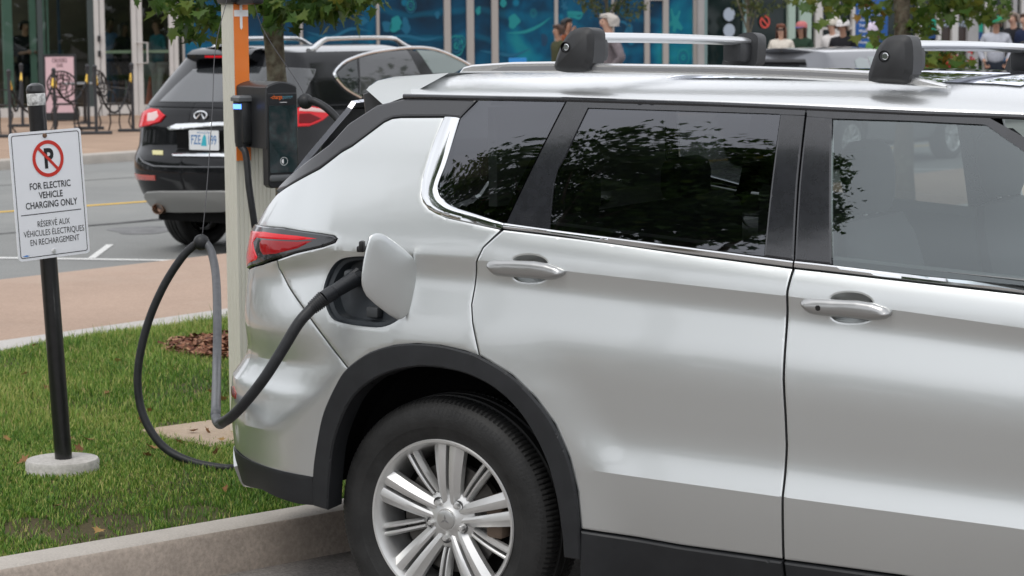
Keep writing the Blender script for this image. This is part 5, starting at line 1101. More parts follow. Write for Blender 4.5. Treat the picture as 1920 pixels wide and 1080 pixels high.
def two_box(sf, root, paint, roofz, top, glassm):
    Lr = sf.tr[0][-1]; uc = sf.x0 - Lr / 2; uf = sf.x1 + sf.tf[0][-1] / 2; bz_ = 1.10 * top
    full = np.concatenate([np.linspace(uc, sf.x0, 50), np.linspace(sf.x0, uf, 70)[1:]])
    # lower body with wheel openings cut into its outline
    arch_ = lambda wx: [(wx + .42 * math.cos(a), .33 + .42 * math.sin(a)) for a in np.linspace(math.pi, 0, 24)]
    pl_ = [(uc, .36)] + [(-.43, .36)] + arch_(0)[1:-1] + [(.43, .30), (2.7 - .43, .30)] + arch_(2.7)[1:-1] + [(3.13, .36), (uf, .36), (uf, .80), (3.1, .90), (2.3, bz_ - .02), (1.6, bz_), (0, bz_), (uc, bz_)]
    o = panel(sf, np.array(pl_), 'body', paint, root, grid=.03, step=.03, flange=.03, sharp=30); c = copy_tree(o, root); c.scale.y = -1
    up_ = [(uc, bz_ + .002), (0, bz_ + .002), (1.7, bz_ + .002), (1.55, roofz * .90 + .1 * bz_), (1.2, roofz), (0, roofz), (uc, roofz)]
    o = panel(sf, np.array(up_), 'cabin_shell', paint, root, grid=.03, step=.03, flange=.02, sharp=30); c = copy_tree(o, root); c.scale.y = -1
    roof_dome(sf, np.concatenate([np.linspace(uc + .02, sf.x0, 20), np.linspace(sf.x0, 1.22, 24)[1:]]), roofz - .002, roofz + .05, 'roof', paint, root)
    V = []; F = []        # windscreen and bonnet
    for i in range(8):
        t = i / 7
        for j in range(11): k = -1 + j / 5; V.append((1.2 + 1.05 * t + .12 * (1 - k * k), (.58 + .22 * t) * k, roofz + .03 * (1 - k * k) + (bz_ - .06 - roofz) * t ** 1.1))
    for i in range(7):
        for j in range(10): F.append((i * 11 + j, i * 11 + j + 1, (i + 1) * 11 + j + 1, (i + 1) * 11 + j))
    mesh_obj('windscreen', V, F, glassm, root)
    us = np.linspace(2.2, uf, 20); P = sf.pos(us, np.interp(us, [2.3, 3.1, uf], [bz_ - .02, .90, .80])); V = [(p[0], p[1] * k, p[2] + .05 * (1 - k * k)) for p in P for k in np.linspace(-1, 1, 11)]
    F = [(i * 11 + j, i * 11 + j + 1, (i + 1) * 11 + j + 1, (i + 1) * 11 + j) for i in range(19) for j in range(10)]; mesh_obj('bonnet', V, F, paint, root)
    b = MB(); b.box((1.35, 0, .55), (1.8, 1.5, .6)).box((1.35, 0, .5), (4.2, .9, .45)).box((.5, 0, 1.0), (1.9, 1.3, .25)); b.build('floor_pan', GAP, root)
    for wx in (0, 2.7):
        for sg in (1, -1):
            w = copy_tree(w1, root); w.scale = (.93, .96 * sg, .93); w.location = (wx, 0, 0)
    return uc
# black crossover
SY = R(-54); SO = np.array([-2.04, 19.0, 0])
KS = 1.075; SUV = Surf(SO, SY, -.1, 2.3, lambda x, z: bs(x, np.asarray(z) / KS), lambda z: xs_(np.asarray(z) / KS), lambda z: xfs(np.asarray(z) / KS), 3.0); suv = empty('parked_car', SO, -SY, 'black crossover with silver roof rails, parked on the road behind the charging post', 'car', 'cars parked along the road')
uc2 = two_box(SUV, suv, BLACKP, 1.50 * KS, KS, TINT)
def sp_(pts, name, m, parent=suv, off=.006, sf=SUV, **k):
    q = sf.uz(pts, (-3.4, 3.0), (.2, 1.66)); k.setdefault('grid', .03); k.setdefault('step', .02); k.setdefault('edge', .002); k.setdefault('flange', .012)
    return panel(sf, q, name, m, parent, off=off, **k)
GREYGL = mat('sky_grey_rear_glass', (.03, .033, .036), .03, spec=.8, coat=1.)
sp_([(299, 191), (330, 160), (362, 131), (410, 126), (480, 125), (560, 128), (592, 130), (580, 155), (566, 184), (480, 191), (400, 192)], 'rear_window', GREYGL, off=.005)
b = MB(); # spoiler lip over the rear window
us = np.linspace(uc2 - .50, uc2 + .50, 31); V = []
P = SUV.pos(us, np.full(31, 1.485 * KS)); nn = SUV.nrm(us, np.full(31, 1.485 * KS)); nn[:, 2] = 0; nn /= np.linalg.norm(nn, axis=1)[:, None]
for p, q in zip(P, nn):
    for a, z in [(.0, .05), (.10, .035), (.16, .0), (.155, -.03), (.10, -.055), (.0, -.075)]: V.append(p + q * a + np.array([0, 0, z]))
F = [(i * 6 + j, i * 6 + j + 1, (i + 1) * 6 + j + 1, (i + 1) * 6 + j) for i in range(30) for j in range(5)] + [tuple(range(6))[::-1], tuple(180 + j for j in range(6))]
spo = mesh_obj('rear_spoiler', V, F, BLACKP, suv, True, 40)
V = [P[i] + nn[i] * .1585 + np.array([0, 0, z]) for i in range(9, 22) for z in (-.006, -.024)]; mesh_obj('brake_light', V, [(2 * i, 2 * i + 1, 2 * i + 3, 2 * i + 2) for i in range(12)], RED, spo)
L1 = sp_([(261, 239), (262, 226), (268, 213), (286, 204), (299, 206), (311, 217), (301, 229), (280, 236)], 'tail_light', RED, off=.016, edge=.006, grid=.02)
sp_([(280, 213), (297, 210), (300, 219), (292, 227), (279, 228)], 'clear_lens', mat('pale_lens', (.75, .52, .50), .1, coat=1.), L1, off=.018, grid=.02)
sp_([(556, 238), (557, 203), (580, 199), (607, 204), (618, 214), (602, 227), (578, 237)], 'tail_light', RED, off=.016, edge=.006, grid=.02)
L2 = [o_ for o_ in suv.children if o_.name.startswith('tail_light')][-1]
sp_([(558, 232), (559, 214), (578, 213), (592, 219), (600, 223), (580, 232)], 'dark_lens', mat('deep_red_lens', (.16, .003, .006), .1, spec=.3), L2, off=.018, grid=.02)
sp_([(559, 209), (560, 204), (580, 202), (603, 206), (611, 212), (585, 210)], 'clear_lens', mat('pale_lens', (.75, .52, .50), .1, coat=1.), L2, off=.018, grid=.02)
tc_ = sp_([(316, 240), (332, 233), (412, 229.5), (470, 230), (480, 238), (412, 237), (334, 243), (320, 244)], 'trim_bar', CHROME, off=.022, edge=.004, grid=.02)
sp_([(324, 290), (412, 289), (462, 292), (462, 297), (412, 295), (326, 294)], 'trim_bar', CHROME, off=.016, grid=.02)
sp_([(330, 246), (470, 243), (472, 284), (330, 285)], 'plate_recess', GAP, off=.003)
sk = sp_([(272, 366), (277, 359), (300, 357.5), (415, 357), (470, 360), (490, 366), (480, 385), (415, 396), (330, 397), (312, 396), (285, 385), (275, 375)], 'bumper_insert', GREYSK, off=.016, edge=.006)
sp_([(250, 326), (291, 329), (292, 338), (252, 336)], 'reflector', mat('pale_red_reflector', (.55, .10, .08), .15, coat=1.), off=.008, grid=.02)
sp_([(286, 282), (306, 282.5), (306, 291), (287, 290.5)], 'sticker', mat('yellow_sticker', (.62, .58, .30), .5), off=.006, grid=.02)
sp_([(262, 291), (270, 302), (290, 310), (330, 311.5), (412, 312), (470, 312), (470, 315), (412, 314.5), (330, 314), (288, 312.5), (268, 305)], 'ledge_highlight', mat('ledge_highlight_grey', (.10, .105, .115), .25, coat=1.), off=.006, grid=.015)  # lighter strip paints the highlight along the bumper ledge
q0 = SUV.uz([(386, 263)], (-3.4, 3.0), (.2, 1.66))[0]; pp = SUV.pt(*q0, .02)[0]; nq = SUV.nrm(np.array([q0[0]]), np.array([q0[1]]))[0]; nq[2] = 0; nq /= np.linalg.norm(nq); xq = np.cross([0, 0, 1.], nq)
def face_M(p, n_, x_): return Matrix(((x_[0], 0, n_[0], p[0]), (x_[1], 0, n_[1], p[1]), (0, 1, 0, p[2]), (0, 0, 0, 1)))
MPl = face_M(pp, nq, xq); b = MB(); b.prism(rrect(.305, .155, .01), 0, .004, MPl); pt_ = b.build('number_plate', mat('plate_white', (.72, .74, .75), .4), suv, smooth=False)
PB = mat('plate_blue', (.06, .19, .42), .5)
put('FZE', -.083, -.032, .072, MPl, 'lettering', PB, pt_, .012, .62, .0046); put('199', .083, -.032, .072, MPl, 'lettering', PB, pt_, .012, .62, .0046); put('NOVA SCOTIA', 0, .052, .014, MPl, 'lettering', PB, pt_, .01, 1., .0046)
put("CANADA'S", 0, -.072, .020, MPl, 'lettering', WHP, pt_, .01, .9, .0046)
b = MB(); b.add([MPl @ Vector(p) for p in [(-.03, -.045, .0048), (.03, -.045, .0048), (.022, .03, .0048), (.008, .05, .0048), (-.012, .02, .0048)]], [(0, 1, 2, 3, 4)]); b.build('plate_emblem', mat('teal_ink', (.04, .42, .52), .5), pt_, smooth=False)
q0 = SUV.uz([(378, 217)], (-3.4, 3.0), (.2, 1.66))[0]; pe = SUV.pt(*q0, .008)[0]; ne = SUV.nrm(np.array([q0[0]]), np.array([q0[1]]))[0]; xe = np.cross([0, 0, 1.], ne); xe /= np.linalg.norm(xe); ye = np.cross(ne, xe)
ME = Matrix(((xe[0], ye[0], ne[0], pe[0]), (xe[1], ye[1], ne[1], pe[1]), (xe[2], ye[2], ne[2], pe[2]), (0, 0, 0, 1)))
b = MB(); b.tube([ME @ Vector((.066 * math.cos(a), .033 * math.sin(a), .004)) for a in np.linspace(R(-52), R(232), 40)], .0062, 8)
for sg in (-1, 1): b.tube([ME @ Vector((sg * .040, -.027, .004)), ME @ Vector((sg * .006, .014, .004))], [.007, .003], 8)
b.build('badge', CHROME, suv)
q0 = SUV.uz([(307, 395)], (-3.4, 3.0), (.2, 1.66))[0]; pe = SUV.pt(*q0, -.04)[0]
for sg in (1, -1):
    b = MB(); M_ = Matrix.Translation((pe[0] - .06, abs(pe[1]) * sg, pe[2] - .005)) @ Matrix.Rotation(R(-90), 4, 'Y'); b.lathe([(.040, -.15), (.050, .03), (.052, .05), (.046, .05), (.042, .0), (.0, -.02)], 28, M_ @ Matrix.Diagonal((.85, 1.2, 1, 1)), caps=False); b.build('exhaust_tip', mat('heat_stained_steel', (.34, .22, .16), .3, metal=.9), suv)
# side glass and its bright surround on the right flank
sp_([(631, 138), (652, 119), (668, 110), (671, 177), (655, 168), (642, 155)], 'quarter_glass', TINT, off=.004)
sp_([(673, 108), (720, 97), (762, 93.5), (788, 140), (760, 155), (700, 175), (674, 178)], 'rear_door_glass', mat('grey_side_glass', (.05, .052, .055), .03, spec=.7, coat=.6), off=.004)
sp_([(780, 93.5), (812, 95), (850, 107), (876, 123), (850, 138), (812, 138)], 'front_door_glass', TINTG, off=.004)
cw_ = SUV.uz([(676, 183), (650, 168), (634, 152), (626, 139), (634, 126), (652, 113), (688, 101), (730, 94), (770, 90), (800, 91), (826, 97), (862, 113), (880, 123)], (-3.4, 3.0), (.2, 1.66)); cw_ = np.array(spline(cw_, 5))
b = MB(); b.tube([tuple(p) for p in SUV.pt(cw_[:, 0], cw_[:, 1], .006)], .013, 6); b.build('window_chrome', CHROME, suv)
# silver roof rails standing on the roof
def rail(sg):
    b = MB(); X = np.linspace(-.02, 1.32, 26); P = []
    for x in X:
        e = min((x + .02) / .22, (1.32 - x) / .26, 1.); e = max(0, e); e = e * e * (3 - 2 * e); P.append((x, sg * (.545 - .02 * (x > 1)), 1.505 * KS + .085 * e + .012 * math.sin(math.pi * (x + .02) / 1.34)))
    b.tube(P, [.024 if 2 < i < 23 else .03 for i in range(26)], 10, flat=.8); b.build('roof_rail', RAILM, suv)
rail(-1); rail(1)
# grey hatchback further along
bh = lambda x, z: bs(x, np.asarray(z) / .955) * .97
xh_ = lambda z: xs_(np.asarray(z) / .955) + .05
HY = R(-52); HO = np.array([3.55, 29.2, 0]); HAT = Surf(HO, HY, -.1, 2.2, bh, xh_, xfs, 3.0); hat = empty('parked_car', HO, -HY, 'grey hatchback seen over the roof of the silver car, between its two crossbars', 'car', 'cars parked along the road')
two_box(HAT, hat, GREYP, 1.445, .955, TINTG)
uch = -.1 - HAT.tr[0][-1] / 2
panel(HAT, np.array([(uch - .5, 1.10), (uch + .5, 1.10), (uch + .46, 1.285), (uch - .46, 1.285)]), 'rear_window', GREYGL, hat, grid=.04, step=.03, off=.005, flange=.01)
panel(HAT, np.array([(uch - .58, 1.29), (uch + .58, 1.29), (uch + .56, 1.325), (uch - .56, 1.325)]), 'rear_spoiler', BLK, hat, grid=.03, step=.03, off=.05, flange=.05)
for nm, q in [('rear_door_glass', [(.25, 1.13), (.62, 1.13), (.70, 1.34), (.55, 1.37), (.38, 1.33)]), ('front_door_glass', [(.68, 1.13), (1.45, 1.13), (1.15, 1.37), (.76, 1.375)])]:
    panel(HAT, np.array(q), nm, mat('pale_side_glass', (.22, .26, .26), .04, spec=.7, coat=.6), hat, grid=.03, step=.03, off=.005, flange=.01)
# ================================================================ the long shop building
SEG = [(-160, 44.0, 340, 45.4), (340, 45.4, 1310, 48.4), (1310, 48.4, 2150, 51.4)]
def xz(px, Y): return np.array([(px - 960) / F0 * Y, Y])
def wallpt(px):
    for a, Ya, b_, Yb in SEG:
        if px <= b_ or b_ == 2150:
            A, B = xz(a, Ya), xz(b_, Yb); t = (px - 960) / F0; d = B - A; k = (t * A[1] - A[0]) / (d[0] - t * d[1]); return A + d * k, math.atan2(d[1], d[0])
def px0(px, py): return px - (540 - py) * 0 + ROLL * (540 - py) * -1 * 0
def wz(px, py):
    p, _ = wallpt(px); return float(at(px, py, p[1])[2])
def unl(px, py=60):
    """column of the picture at row py -> plan column (undo the roll)"""
    d = ray(px, py); return 960 + F0 * d[0] / d[1]
bld = empty('shop_building', (*wallpt(700)[0], .12), 0, 'long glazed shop front with a white framed cafe door and blue ocean mural panels', 'building')
BO = np.array([*wallpt(700)[0], .12])
FRAME = mat('pale_door_frame', (.56, .54, .52), .45, noise=(3, .05)); MULL = mat('grey_mullion', (.37, .345, .325), .45); GRN = mat('green_column', (.22, .34, .29), .5); DKF = mat('dark_mullion', (.05, .065, .065), .4)
CON2 = mat('grey_column', (.34, .33, .33), .7, noise=(3, .08)); TEAL = mat('teal_mullion', (.22, .33, .33), .4)
def wbox(a, b_, z0, z1, name, m, parent=bld, d0=-.05, d1=.05, py=60, bev=.0):
    """box on the facade between picture columns a and b; d is depth behind the glass line"""
    pa, an = wallpt(unl(a, py)); pb, _ = wallpt(unl(b_, py)); w = np.linalg.norm(pb - pa); c = (pa + pb) / 2; nrm_ = np.array([-math.sin(an), math.cos(an)]); c = c + nrm_ * (d0 + d1) / 2
    q = MB(); q.box((c[0] - BO[0], c[1] - BO[1], (z0 + z1) / 2 - BO[2]), (w, abs(d1 - d0), z1 - z0), rot=an, bev=bev); return q.build(name, m, parent, smooth=bev > 0)
def wpane(a, b_, z0, z1, name, m, parent=bld, d=.0, py=60):
    pa, an = wallpt(unl(a, py)); pb, _ = wallpt(unl(b_, py)); nrm_ = np.array([-math.sin(an), math.cos(an)]) * d
    V = [(pa[0] + nrm_[0] - BO[0], pa[1] + nrm_[1] - BO[1], z0 - BO[2]), (pb[0] + nrm_[0] - BO[0], pb[1] + nrm_[1] - BO[1], z0 - BO[2])]; V += [(V[1][0], V[1][1], z1 - BO[2]), (V[0][0], V[0][1], z1 - BO[2])]
    return mesh_obj(name, V, [(0, 1, 2, 3)], m, parent, False)
ZT = 4.2
SHOPG = glass('green_shop_glass', (.74, .85, .79), 1.5, gain=1.1); DARKG = mat('dark_shop_glass', (.010, .020, .020), .04, spec=.45)
def mural_mat():
    m = bpy.data.materials.new('ocean_mural'); m.use_nodes = True; n = m.node_tree.nodes; l = m.node_tree.links; b = n['Principled BSDF']; b.inputs['Roughness'].default_value = .22; b.inputs['Specular IOR Level'].default_value = .25; tc = n.new('ShaderNodeTexCoord')
    def nz(sc, d, dist=0): t = n.new('ShaderNodeTexNoise'); t.inputs['Scale'].default_value = sc; t.inputs['Detail'].default_value = d; t.inputs['Distortion'].default_value = dist; l.new(tc.outputs['Object'], t.inputs[0]); return t
    t = nz(.55, 5, 1.5); r = n.new('ShaderNodeValToRGB'); e = r.color_ramp.elements
    for p in (.45, .55, .62): e.new(p)
    for i, c in enumerate([(.008, .026, .052), (.006, .045, .095), (.005, .082, .165), (.006, .13, .21), (.014, .20, .24)]): e[i].color = (*c, 1)
    e[0].position = .32; e[-1].position = .74; l.new(t.outputs['Fac'], r.inputs[0])
    w = n.new('ShaderNodeTexWave'); w.wave_type = 'RINGS'; w.inputs['Scale'].default_value = .55; w.inputs['Distortion'].default_value = 7; w.inputs['Detail'].default_value = 3; w.inputs['Detail Scale'].default_value = .6; l.new(tc.outputs['Object'], w.inputs[0]); rr = n.new('ShaderNodeMapRange'); rr.inputs[1].default_value = .80; rr.inputs[2].default_value = 1; rr.inputs[4].default_value = .28; l.new(w.outputs['Fac'], rr.inputs[0])
    mx = n.new('ShaderNodeMixRGB'); l.new(rr.outputs[0], mx.inputs[0]); l.new(r.outputs[0], mx.inputs[1]); mx.inputs[2].default_value = (.008, .18, .30, 1)
    v = n.new('ShaderNodeTexVoronoi'); v.inputs['Scale'].default_value = 1.7; l.new(tc.outputs['Object'], v.inputs[0]); vr = n.new('ShaderNodeMapRange'); vr.inputs[1].default_value = .10; vr.inputs[2].default_value = .16; vr.inputs[3].default_value = .6; vr.inputs[4].default_value = 0; l.new(v.outputs['Distance'], vr.inputs[0]); m2 = n.new('ShaderNodeMixRGB'); l.new(vr.outputs[0], m2.inputs[0]); l.new(mx.outputs[0], m2.inputs[1]); m2.inputs[2].default_value = (.01, .22, .36, 1)
    l.new(m2.outputs[0], b.inputs['Base Color']); return m
MUR = mural_mat(); MURT = mat('mural_teal', (.008, .22, .24), .3); MURB = mat('mural_blue', (.006, .11, .20), .3); MURD = mat('mural_deep', (.006, .045, .10), .3)
# cafe end: sill, posts, door leaf frames
wbox(-150, 176, .12, .30, 'sill', FRAME, d0=-.08, d1=.08, py=205)
for a, b_, m, d0, d1 in [(9, 27, GRN, .5, .8), (60, 72, GRN, .55, .75), (70, 80, DKF, -.05, .08), (82, 88, GRN, .4, .5), (91, 95, GRN, .4, .5), (164, 176, DKF, -.04, .06), (-80, -70, DKF, -.05, .08)]: wbox(a, b_, .12, ZT, 'mullion', m, d0=d0, d1=d1)
for a, b_, n_ in [(176, 185.5, 'mullion'), (187, 196, 'door_frame'), (246, 255.5, 'door_frame'), (256.5, 266, 'door_frame'), (316, 324, 'door_frame'), (325, 333, 'mullion')]: wbox(a, b_, .12, ZT, n_, FRAME, d0=-.06, d1=.04)
zb1, zb0 = wz(225, 197), .15
for a, b_ in [(196, 246), (266, 316)]:
    wbox(a, b_, zb0, zb1, 'door_rail', FRAME, d0=-.05, d1=.03, py=205); wpane(a, b_, zb1, ZT, 'door_glass', SHOPG); wbox(a, b_, wz(220, 100), wz(220, 94.5), 'push_bar', mat('pale_green_bar', (.52, .58, .44), .5), d0=.03, d1=.06)
for a, b_ in [(-150, -80), (-70, 70), (80, 164)]: wpane(a, b_, .30, ZT, 'window_glass', SHOPG)
wpane(333, 343, .12, ZT, 'window_glass', SHOPG)
q = MB()
p, an = wallpt(unl(262, 98)); nv = np.array([math.sin(an), -math.cos(an)])
for sx in (256, 276):
    pass
pa, _ = wallpt(unl(256, 98)); pb, _ = wallpt(unl(275, 98)); za, zb_ = wz(262, 118), wz(262, 80)
q.tube([(*(pa + nv * .06 - BO[:2]), za - BO[2]), (*(pa + nv * .13 - BO[:2]), za - BO[2]), (*(pb + nv * .13 - BO[:2]), za - BO[2]), (*(pb + nv * .13 - BO[:2]), zb_ - BO[2]), (*(pa + nv * .13 - BO[:2]), zb_ - BO[2]), (*(pa + nv * .06 - BO[:2]), zb_ - BO[2])], .016, 8); q.build('door_handle', FRAME, bld)
for py in (72, 100): wbox(182, 187, wz(184, py + 6), wz(184, py - 5), 'door_lock', BLK, d0=-.10, d1=-.06)
# inside the cafe: floor, back wall, counter
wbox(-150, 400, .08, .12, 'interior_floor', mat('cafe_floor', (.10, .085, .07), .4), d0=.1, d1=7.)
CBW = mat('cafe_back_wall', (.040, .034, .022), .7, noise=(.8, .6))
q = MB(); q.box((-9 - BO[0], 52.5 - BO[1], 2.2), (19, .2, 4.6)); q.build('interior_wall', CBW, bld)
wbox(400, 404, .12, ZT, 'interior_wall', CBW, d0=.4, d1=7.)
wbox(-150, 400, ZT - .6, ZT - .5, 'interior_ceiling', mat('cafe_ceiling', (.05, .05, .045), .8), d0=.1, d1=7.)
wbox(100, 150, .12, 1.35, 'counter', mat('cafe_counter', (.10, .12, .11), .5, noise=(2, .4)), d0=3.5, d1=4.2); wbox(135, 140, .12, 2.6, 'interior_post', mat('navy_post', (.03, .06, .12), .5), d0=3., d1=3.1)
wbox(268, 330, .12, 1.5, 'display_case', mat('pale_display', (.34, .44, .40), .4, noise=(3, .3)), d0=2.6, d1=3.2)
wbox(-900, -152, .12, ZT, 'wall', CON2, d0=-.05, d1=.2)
# mural panels and their mullions
cuts = [343, 440, 564, 708, 838, 881, 927, 1042, 1148, 1212, 1247, 1304]
wd = {564: 5, 708: 5, 838: 12, 881: 13, 927: 12, 1042: 6, 1148: 4, 1212: 9, 1247: 10, 1304: 10, 440: 5, 343: 4}
for a, b_ in zip(cuts[:-1], cuts[1:]): wpane(a, b_, .15, ZT, 'mural_panel', MUR, d=.0)
for c, w in wd.items(): wbox(c - w / 2, c + w / 2, .12, ZT, 'mullion', MULL, d0=-.06, d1=.03)
wbox(343, 1304, .10, .22, 'sill', MULL, d0=-.07, d1=.02)
wbox(1217, 1242, wz(1230, 1), wz(1230, -3), 'door_rail', MULL, d0=-.05, d1=.02)
def motif(px, py, shape, m, name='mural_motif', sc=1.):
    p, an = wallpt(unl(px, py)); z = wz(px, py); D = p[1] / F0 * sc; nv = np.array([math.sin(an), -math.cos(an)]) * .004
    V = [(p[0] + nv[0] + math.cos(an) * a * D - BO[0], p[1] + nv[1] + math.sin(an) * a * D - BO[1], z - b_ * D - BO[2]) for a, b_ in shape]; return mesh_obj(name, V, [tuple(range(len(V)))[::-1]], m, bld, False)
def mring(px, py, ro, ri, m, asp=.75):
    n = 28; p, an = wallpt(unl(px, py)); z = wz(px, py); D = p[1] / F0; nv = np.array([math.sin(an), -math.cos(an)]) * .006; V = []
    for r_ in (ro, ri):
        for k in range(n): a = 2 * math.pi * k / n; V.append((p[0] + nv[0] + math.cos(an) * r_ * asp * math.cos(a) * D - BO[0], p[1] + nv[1] + math.sin(an) * r_ * asp * math.cos(a) * D - BO[1], z + r_ * math.sin(a) * D - BO[2]))
    return mesh_obj('mural_ring', V, [(k, (k + 1) % n, n + (k + 1) % n, n + k) for k in range(n)], m, bld, False)
star = [(-3, -29), (2, -14), (7, -14), (12, -24), (15, -22), (10, -6), (20, 8), (16, 14), (7, 8), (4, 17), (-1, 14), (0, 4), (-10, 6), (-12, 1), (-2, -6), (-6, -26)]
motif(1262, 44, star, MURT); motif(1056, 12, [(p[0] * .45, p[1] * .45) for p in star], MURB)
for cx_, cy_, rr_ in [(1281, 108, 16), (855, 86, 20), (1000, 25, 10), (678, 12, 12), (770, 10, 14), (863, 80, 14), (1090, 70, 14)]:
    for k, (o, i) in enumerate([(1, .86), (.68, .52), (.34, .16)]): mring(cx_, cy_, rr_ * o, rr_ * i, MURT if (k + cx_) % 2 else MURB)
for px, py, rx, ry, m in [(963, 40, 11, 12, MURT), (943, 4, 6, 9, MURT), (897, 20, 5, 8, MURT), (680, 40, 9, 7, MURB), (742, 45, 12, 16, MURT), (760, 48, 9, 14, MURB), (725, 50, 9, 12, MURB), (640, 30, 8, 12, MURD), (820, 28, 5, 6, MURB), (1180, 60, 8, 14, MURB), (1076, 25, 16, 5, MURT), (1020, 75, 6, 14, MURD)]:
    motif(px, py, [(rx * (1 + .25 * math.sin(3 * a + px)) * math.cos(a), ry * (1 + .2 * math.cos(2 * a + py)) * math.sin(a)) for a in np.linspace(0, 2 * math.pi, 22)[:-1]][::-1], m)
for pts, m in [([(950, 62), (985, 60), (1015, 48), (1038, 32)], MURT), ([(900, 95), (930, 100), (965, 104), (1000, 92)], MURB), ([(1060, 36), (1072, 30), (1088, 34), (1098, 20)], MURT), ([(1160, 40), (1175, 45), (1185, 70)], MURB), ([(575, 60), (620, 70), (660, 55), (700, 60)], MURB), ([(715, 70), (760, 68), (800, 75), (830, 70)], MURB)]:
    S = spline(pts, 6); S0 = S[0]; L_ = []; U_ = []
    for i, s_ in enumerate(S): w = 3.2 * math.sin(math.pi * (i + .6) / len(S)); U_.append((s_[0] - pts[0][0], s_[1] - pts[0][1] - w)); L_.append((s_[0] - pts[0][0], s_[1] - pts[0][1] + w))
    motif(pts[0][0], pts[0][1], (U_ + L_[::-1])[::-1], m, 'mural_wave')
# right hand end: dark glazing, decals, doors
wbox(1304, 1316, .12, ZT, 'column', CON2, d0=-.15, d1=.1); 
for a, b_, m in [(1317, 1324, TEAL), (1394, 1401, TEAL), (1476, 1489, mat('pale_green_blind', (.36, .46, .40), .6)), (1497, 1519, mat('pale_green_blind', (.36, .46, .40), .6)), (1527, 1540, FRAME), (1562, 1572, FRAME), (1596, 1603, FRAME), (1718, 1727, FRAME), (1755, 1762, FRAME), (1783, 1794, FRAME), (1812, 1832, CON2), (1844, 1853, FRAME), (1858, 1864, MULL), (1884, 1892, MULL), (1896, 1904, CON2), (1912, 1919, FRAME), (1950, 1960, FRAME), (2040, 2050, MULL)]: wbox(a, b_, .12, ZT, 'mullion', m, d0=-.07, d1=.05)
wpane(1316, 2150, .12, ZT, 'window_glass', DARKG, d=.06); wbox(1540, 1604, wz(1570, 55), wz(1570, 51), 'transom', FRAME, d0=-.05, d1=.03); wbox(1755, 1812, wz(1780, 5), wz(1780, -3), 'transom', FRAME, d0=-.05, d1=.03)
for a, b_ in [(1762, 1783), (1794, 1812)]: wpane(a, b_, .14, wz(1780, 5), 'door_glass', mat('brown_door_glass', (.055, .040, .036), .08), d=.03)
DEC = mat('pale_decal', (.36, .42, .50), .5); GBAN = mat('green_banner', (.01, .30, .20), .5); NAVY = mat('navy_board', (.012, .06, .20), .5)
for py in (27, 57): motif(1367, py, [(11.5 * math.cos(a), 12.5 * math.sin(a)) for a in np.linspace(0, 2 * math.pi, 30)[:-1]][::-1], DEC, 'round_decal')
mring(1434, 41, 12, 8.6, mat('decal_red', (.62, .07, .05), .5), .85); motif(1434, 41, [(-7.5, -6), (-5.5, -8.5), (7.5, 6), (5.5, 8.5)][::-1], mat('decal_red', (.62, .07, .05), .5), 'decal_bar')
for a, b_, y0, y1, m, n_ in [(1727, 1754, 36, 62, GBAN, 'banner'), (1727, 1754, 62, 72, NAVY, 'banner'), (1831, 1842, 34, 60, GBAN, 'banner'), (1831, 1842, 60, 74, NAVY, 'banner'), (1830, 1842, 12, 34, mat('pale_poster', (.50, .50, .54), .5), 'poster')]: wpane(a, b_, wz(a, y1), wz(a, y0), n_, m, d=-.02)
for t, px, py, h in [('HER', 1773, 50, .12), ('OVER', 1804, 50, .12)]:
    p, an = wallpt(unl(px, py)); M_ = Matrix.Translation((p[0] - BO[0], p[1] - BO[1], wz(px, py) - BO[2])) @ Matrix.Rotation(an, 4, 'Z') @ Matrix.Rotation(R(90), 4, 'X'); put(t, 0, 0, h, M_, 'door_lettering', DEC, bld, .03, .75, .012)
wbox(-160, 345, ZT, ZT + .5, 'fascia', CON2, d0=-.6, d1=.2); wbox(345, 1310, ZT, ZT + .5, 'fascia', CON2, d0=-.6, d1=.2); wbox(1310, 2100, ZT, ZT + .5, 'fascia', CON2, d0=-.6, d1=.2)
# ---------------------------------------------------------------- things on the plaza
def P(px, py, z=.12): return gnd(px, py, z)
# directory board
dp = at(1634, 60, 44.); dr = empty('directory_board', (dp[0], dp[1], .12), 0, 'blue directory board with white lines of text, behind the right hand tree', 'board')
b = MB(); b.box((0, 0, 1.3), (.60, .12, 2.6), bev=.02); bd_ = b.build('board', mat('board_blue', (.012, .085, .30), .4), dr); b = MB(); b.box((0, .0, .03), (.7, .3, .06), bev=.01); b.build('base', MULL, dr)
for k, t in enumerate(['Directory', 'Boat Tours', 'Harbour Walk', 'Food Hall', 'Tickets', 'Washrooms', 'Parking', 'Museum']): put(t, -.25, 2.02 - k * .105, .048, Matrix.Translation((0, -.0625, 0)) @ Matrix.Rotation(R(90), 4, 'X'), 'lettering', WHP, bd_, .01, 1., .002, 'LEFT')
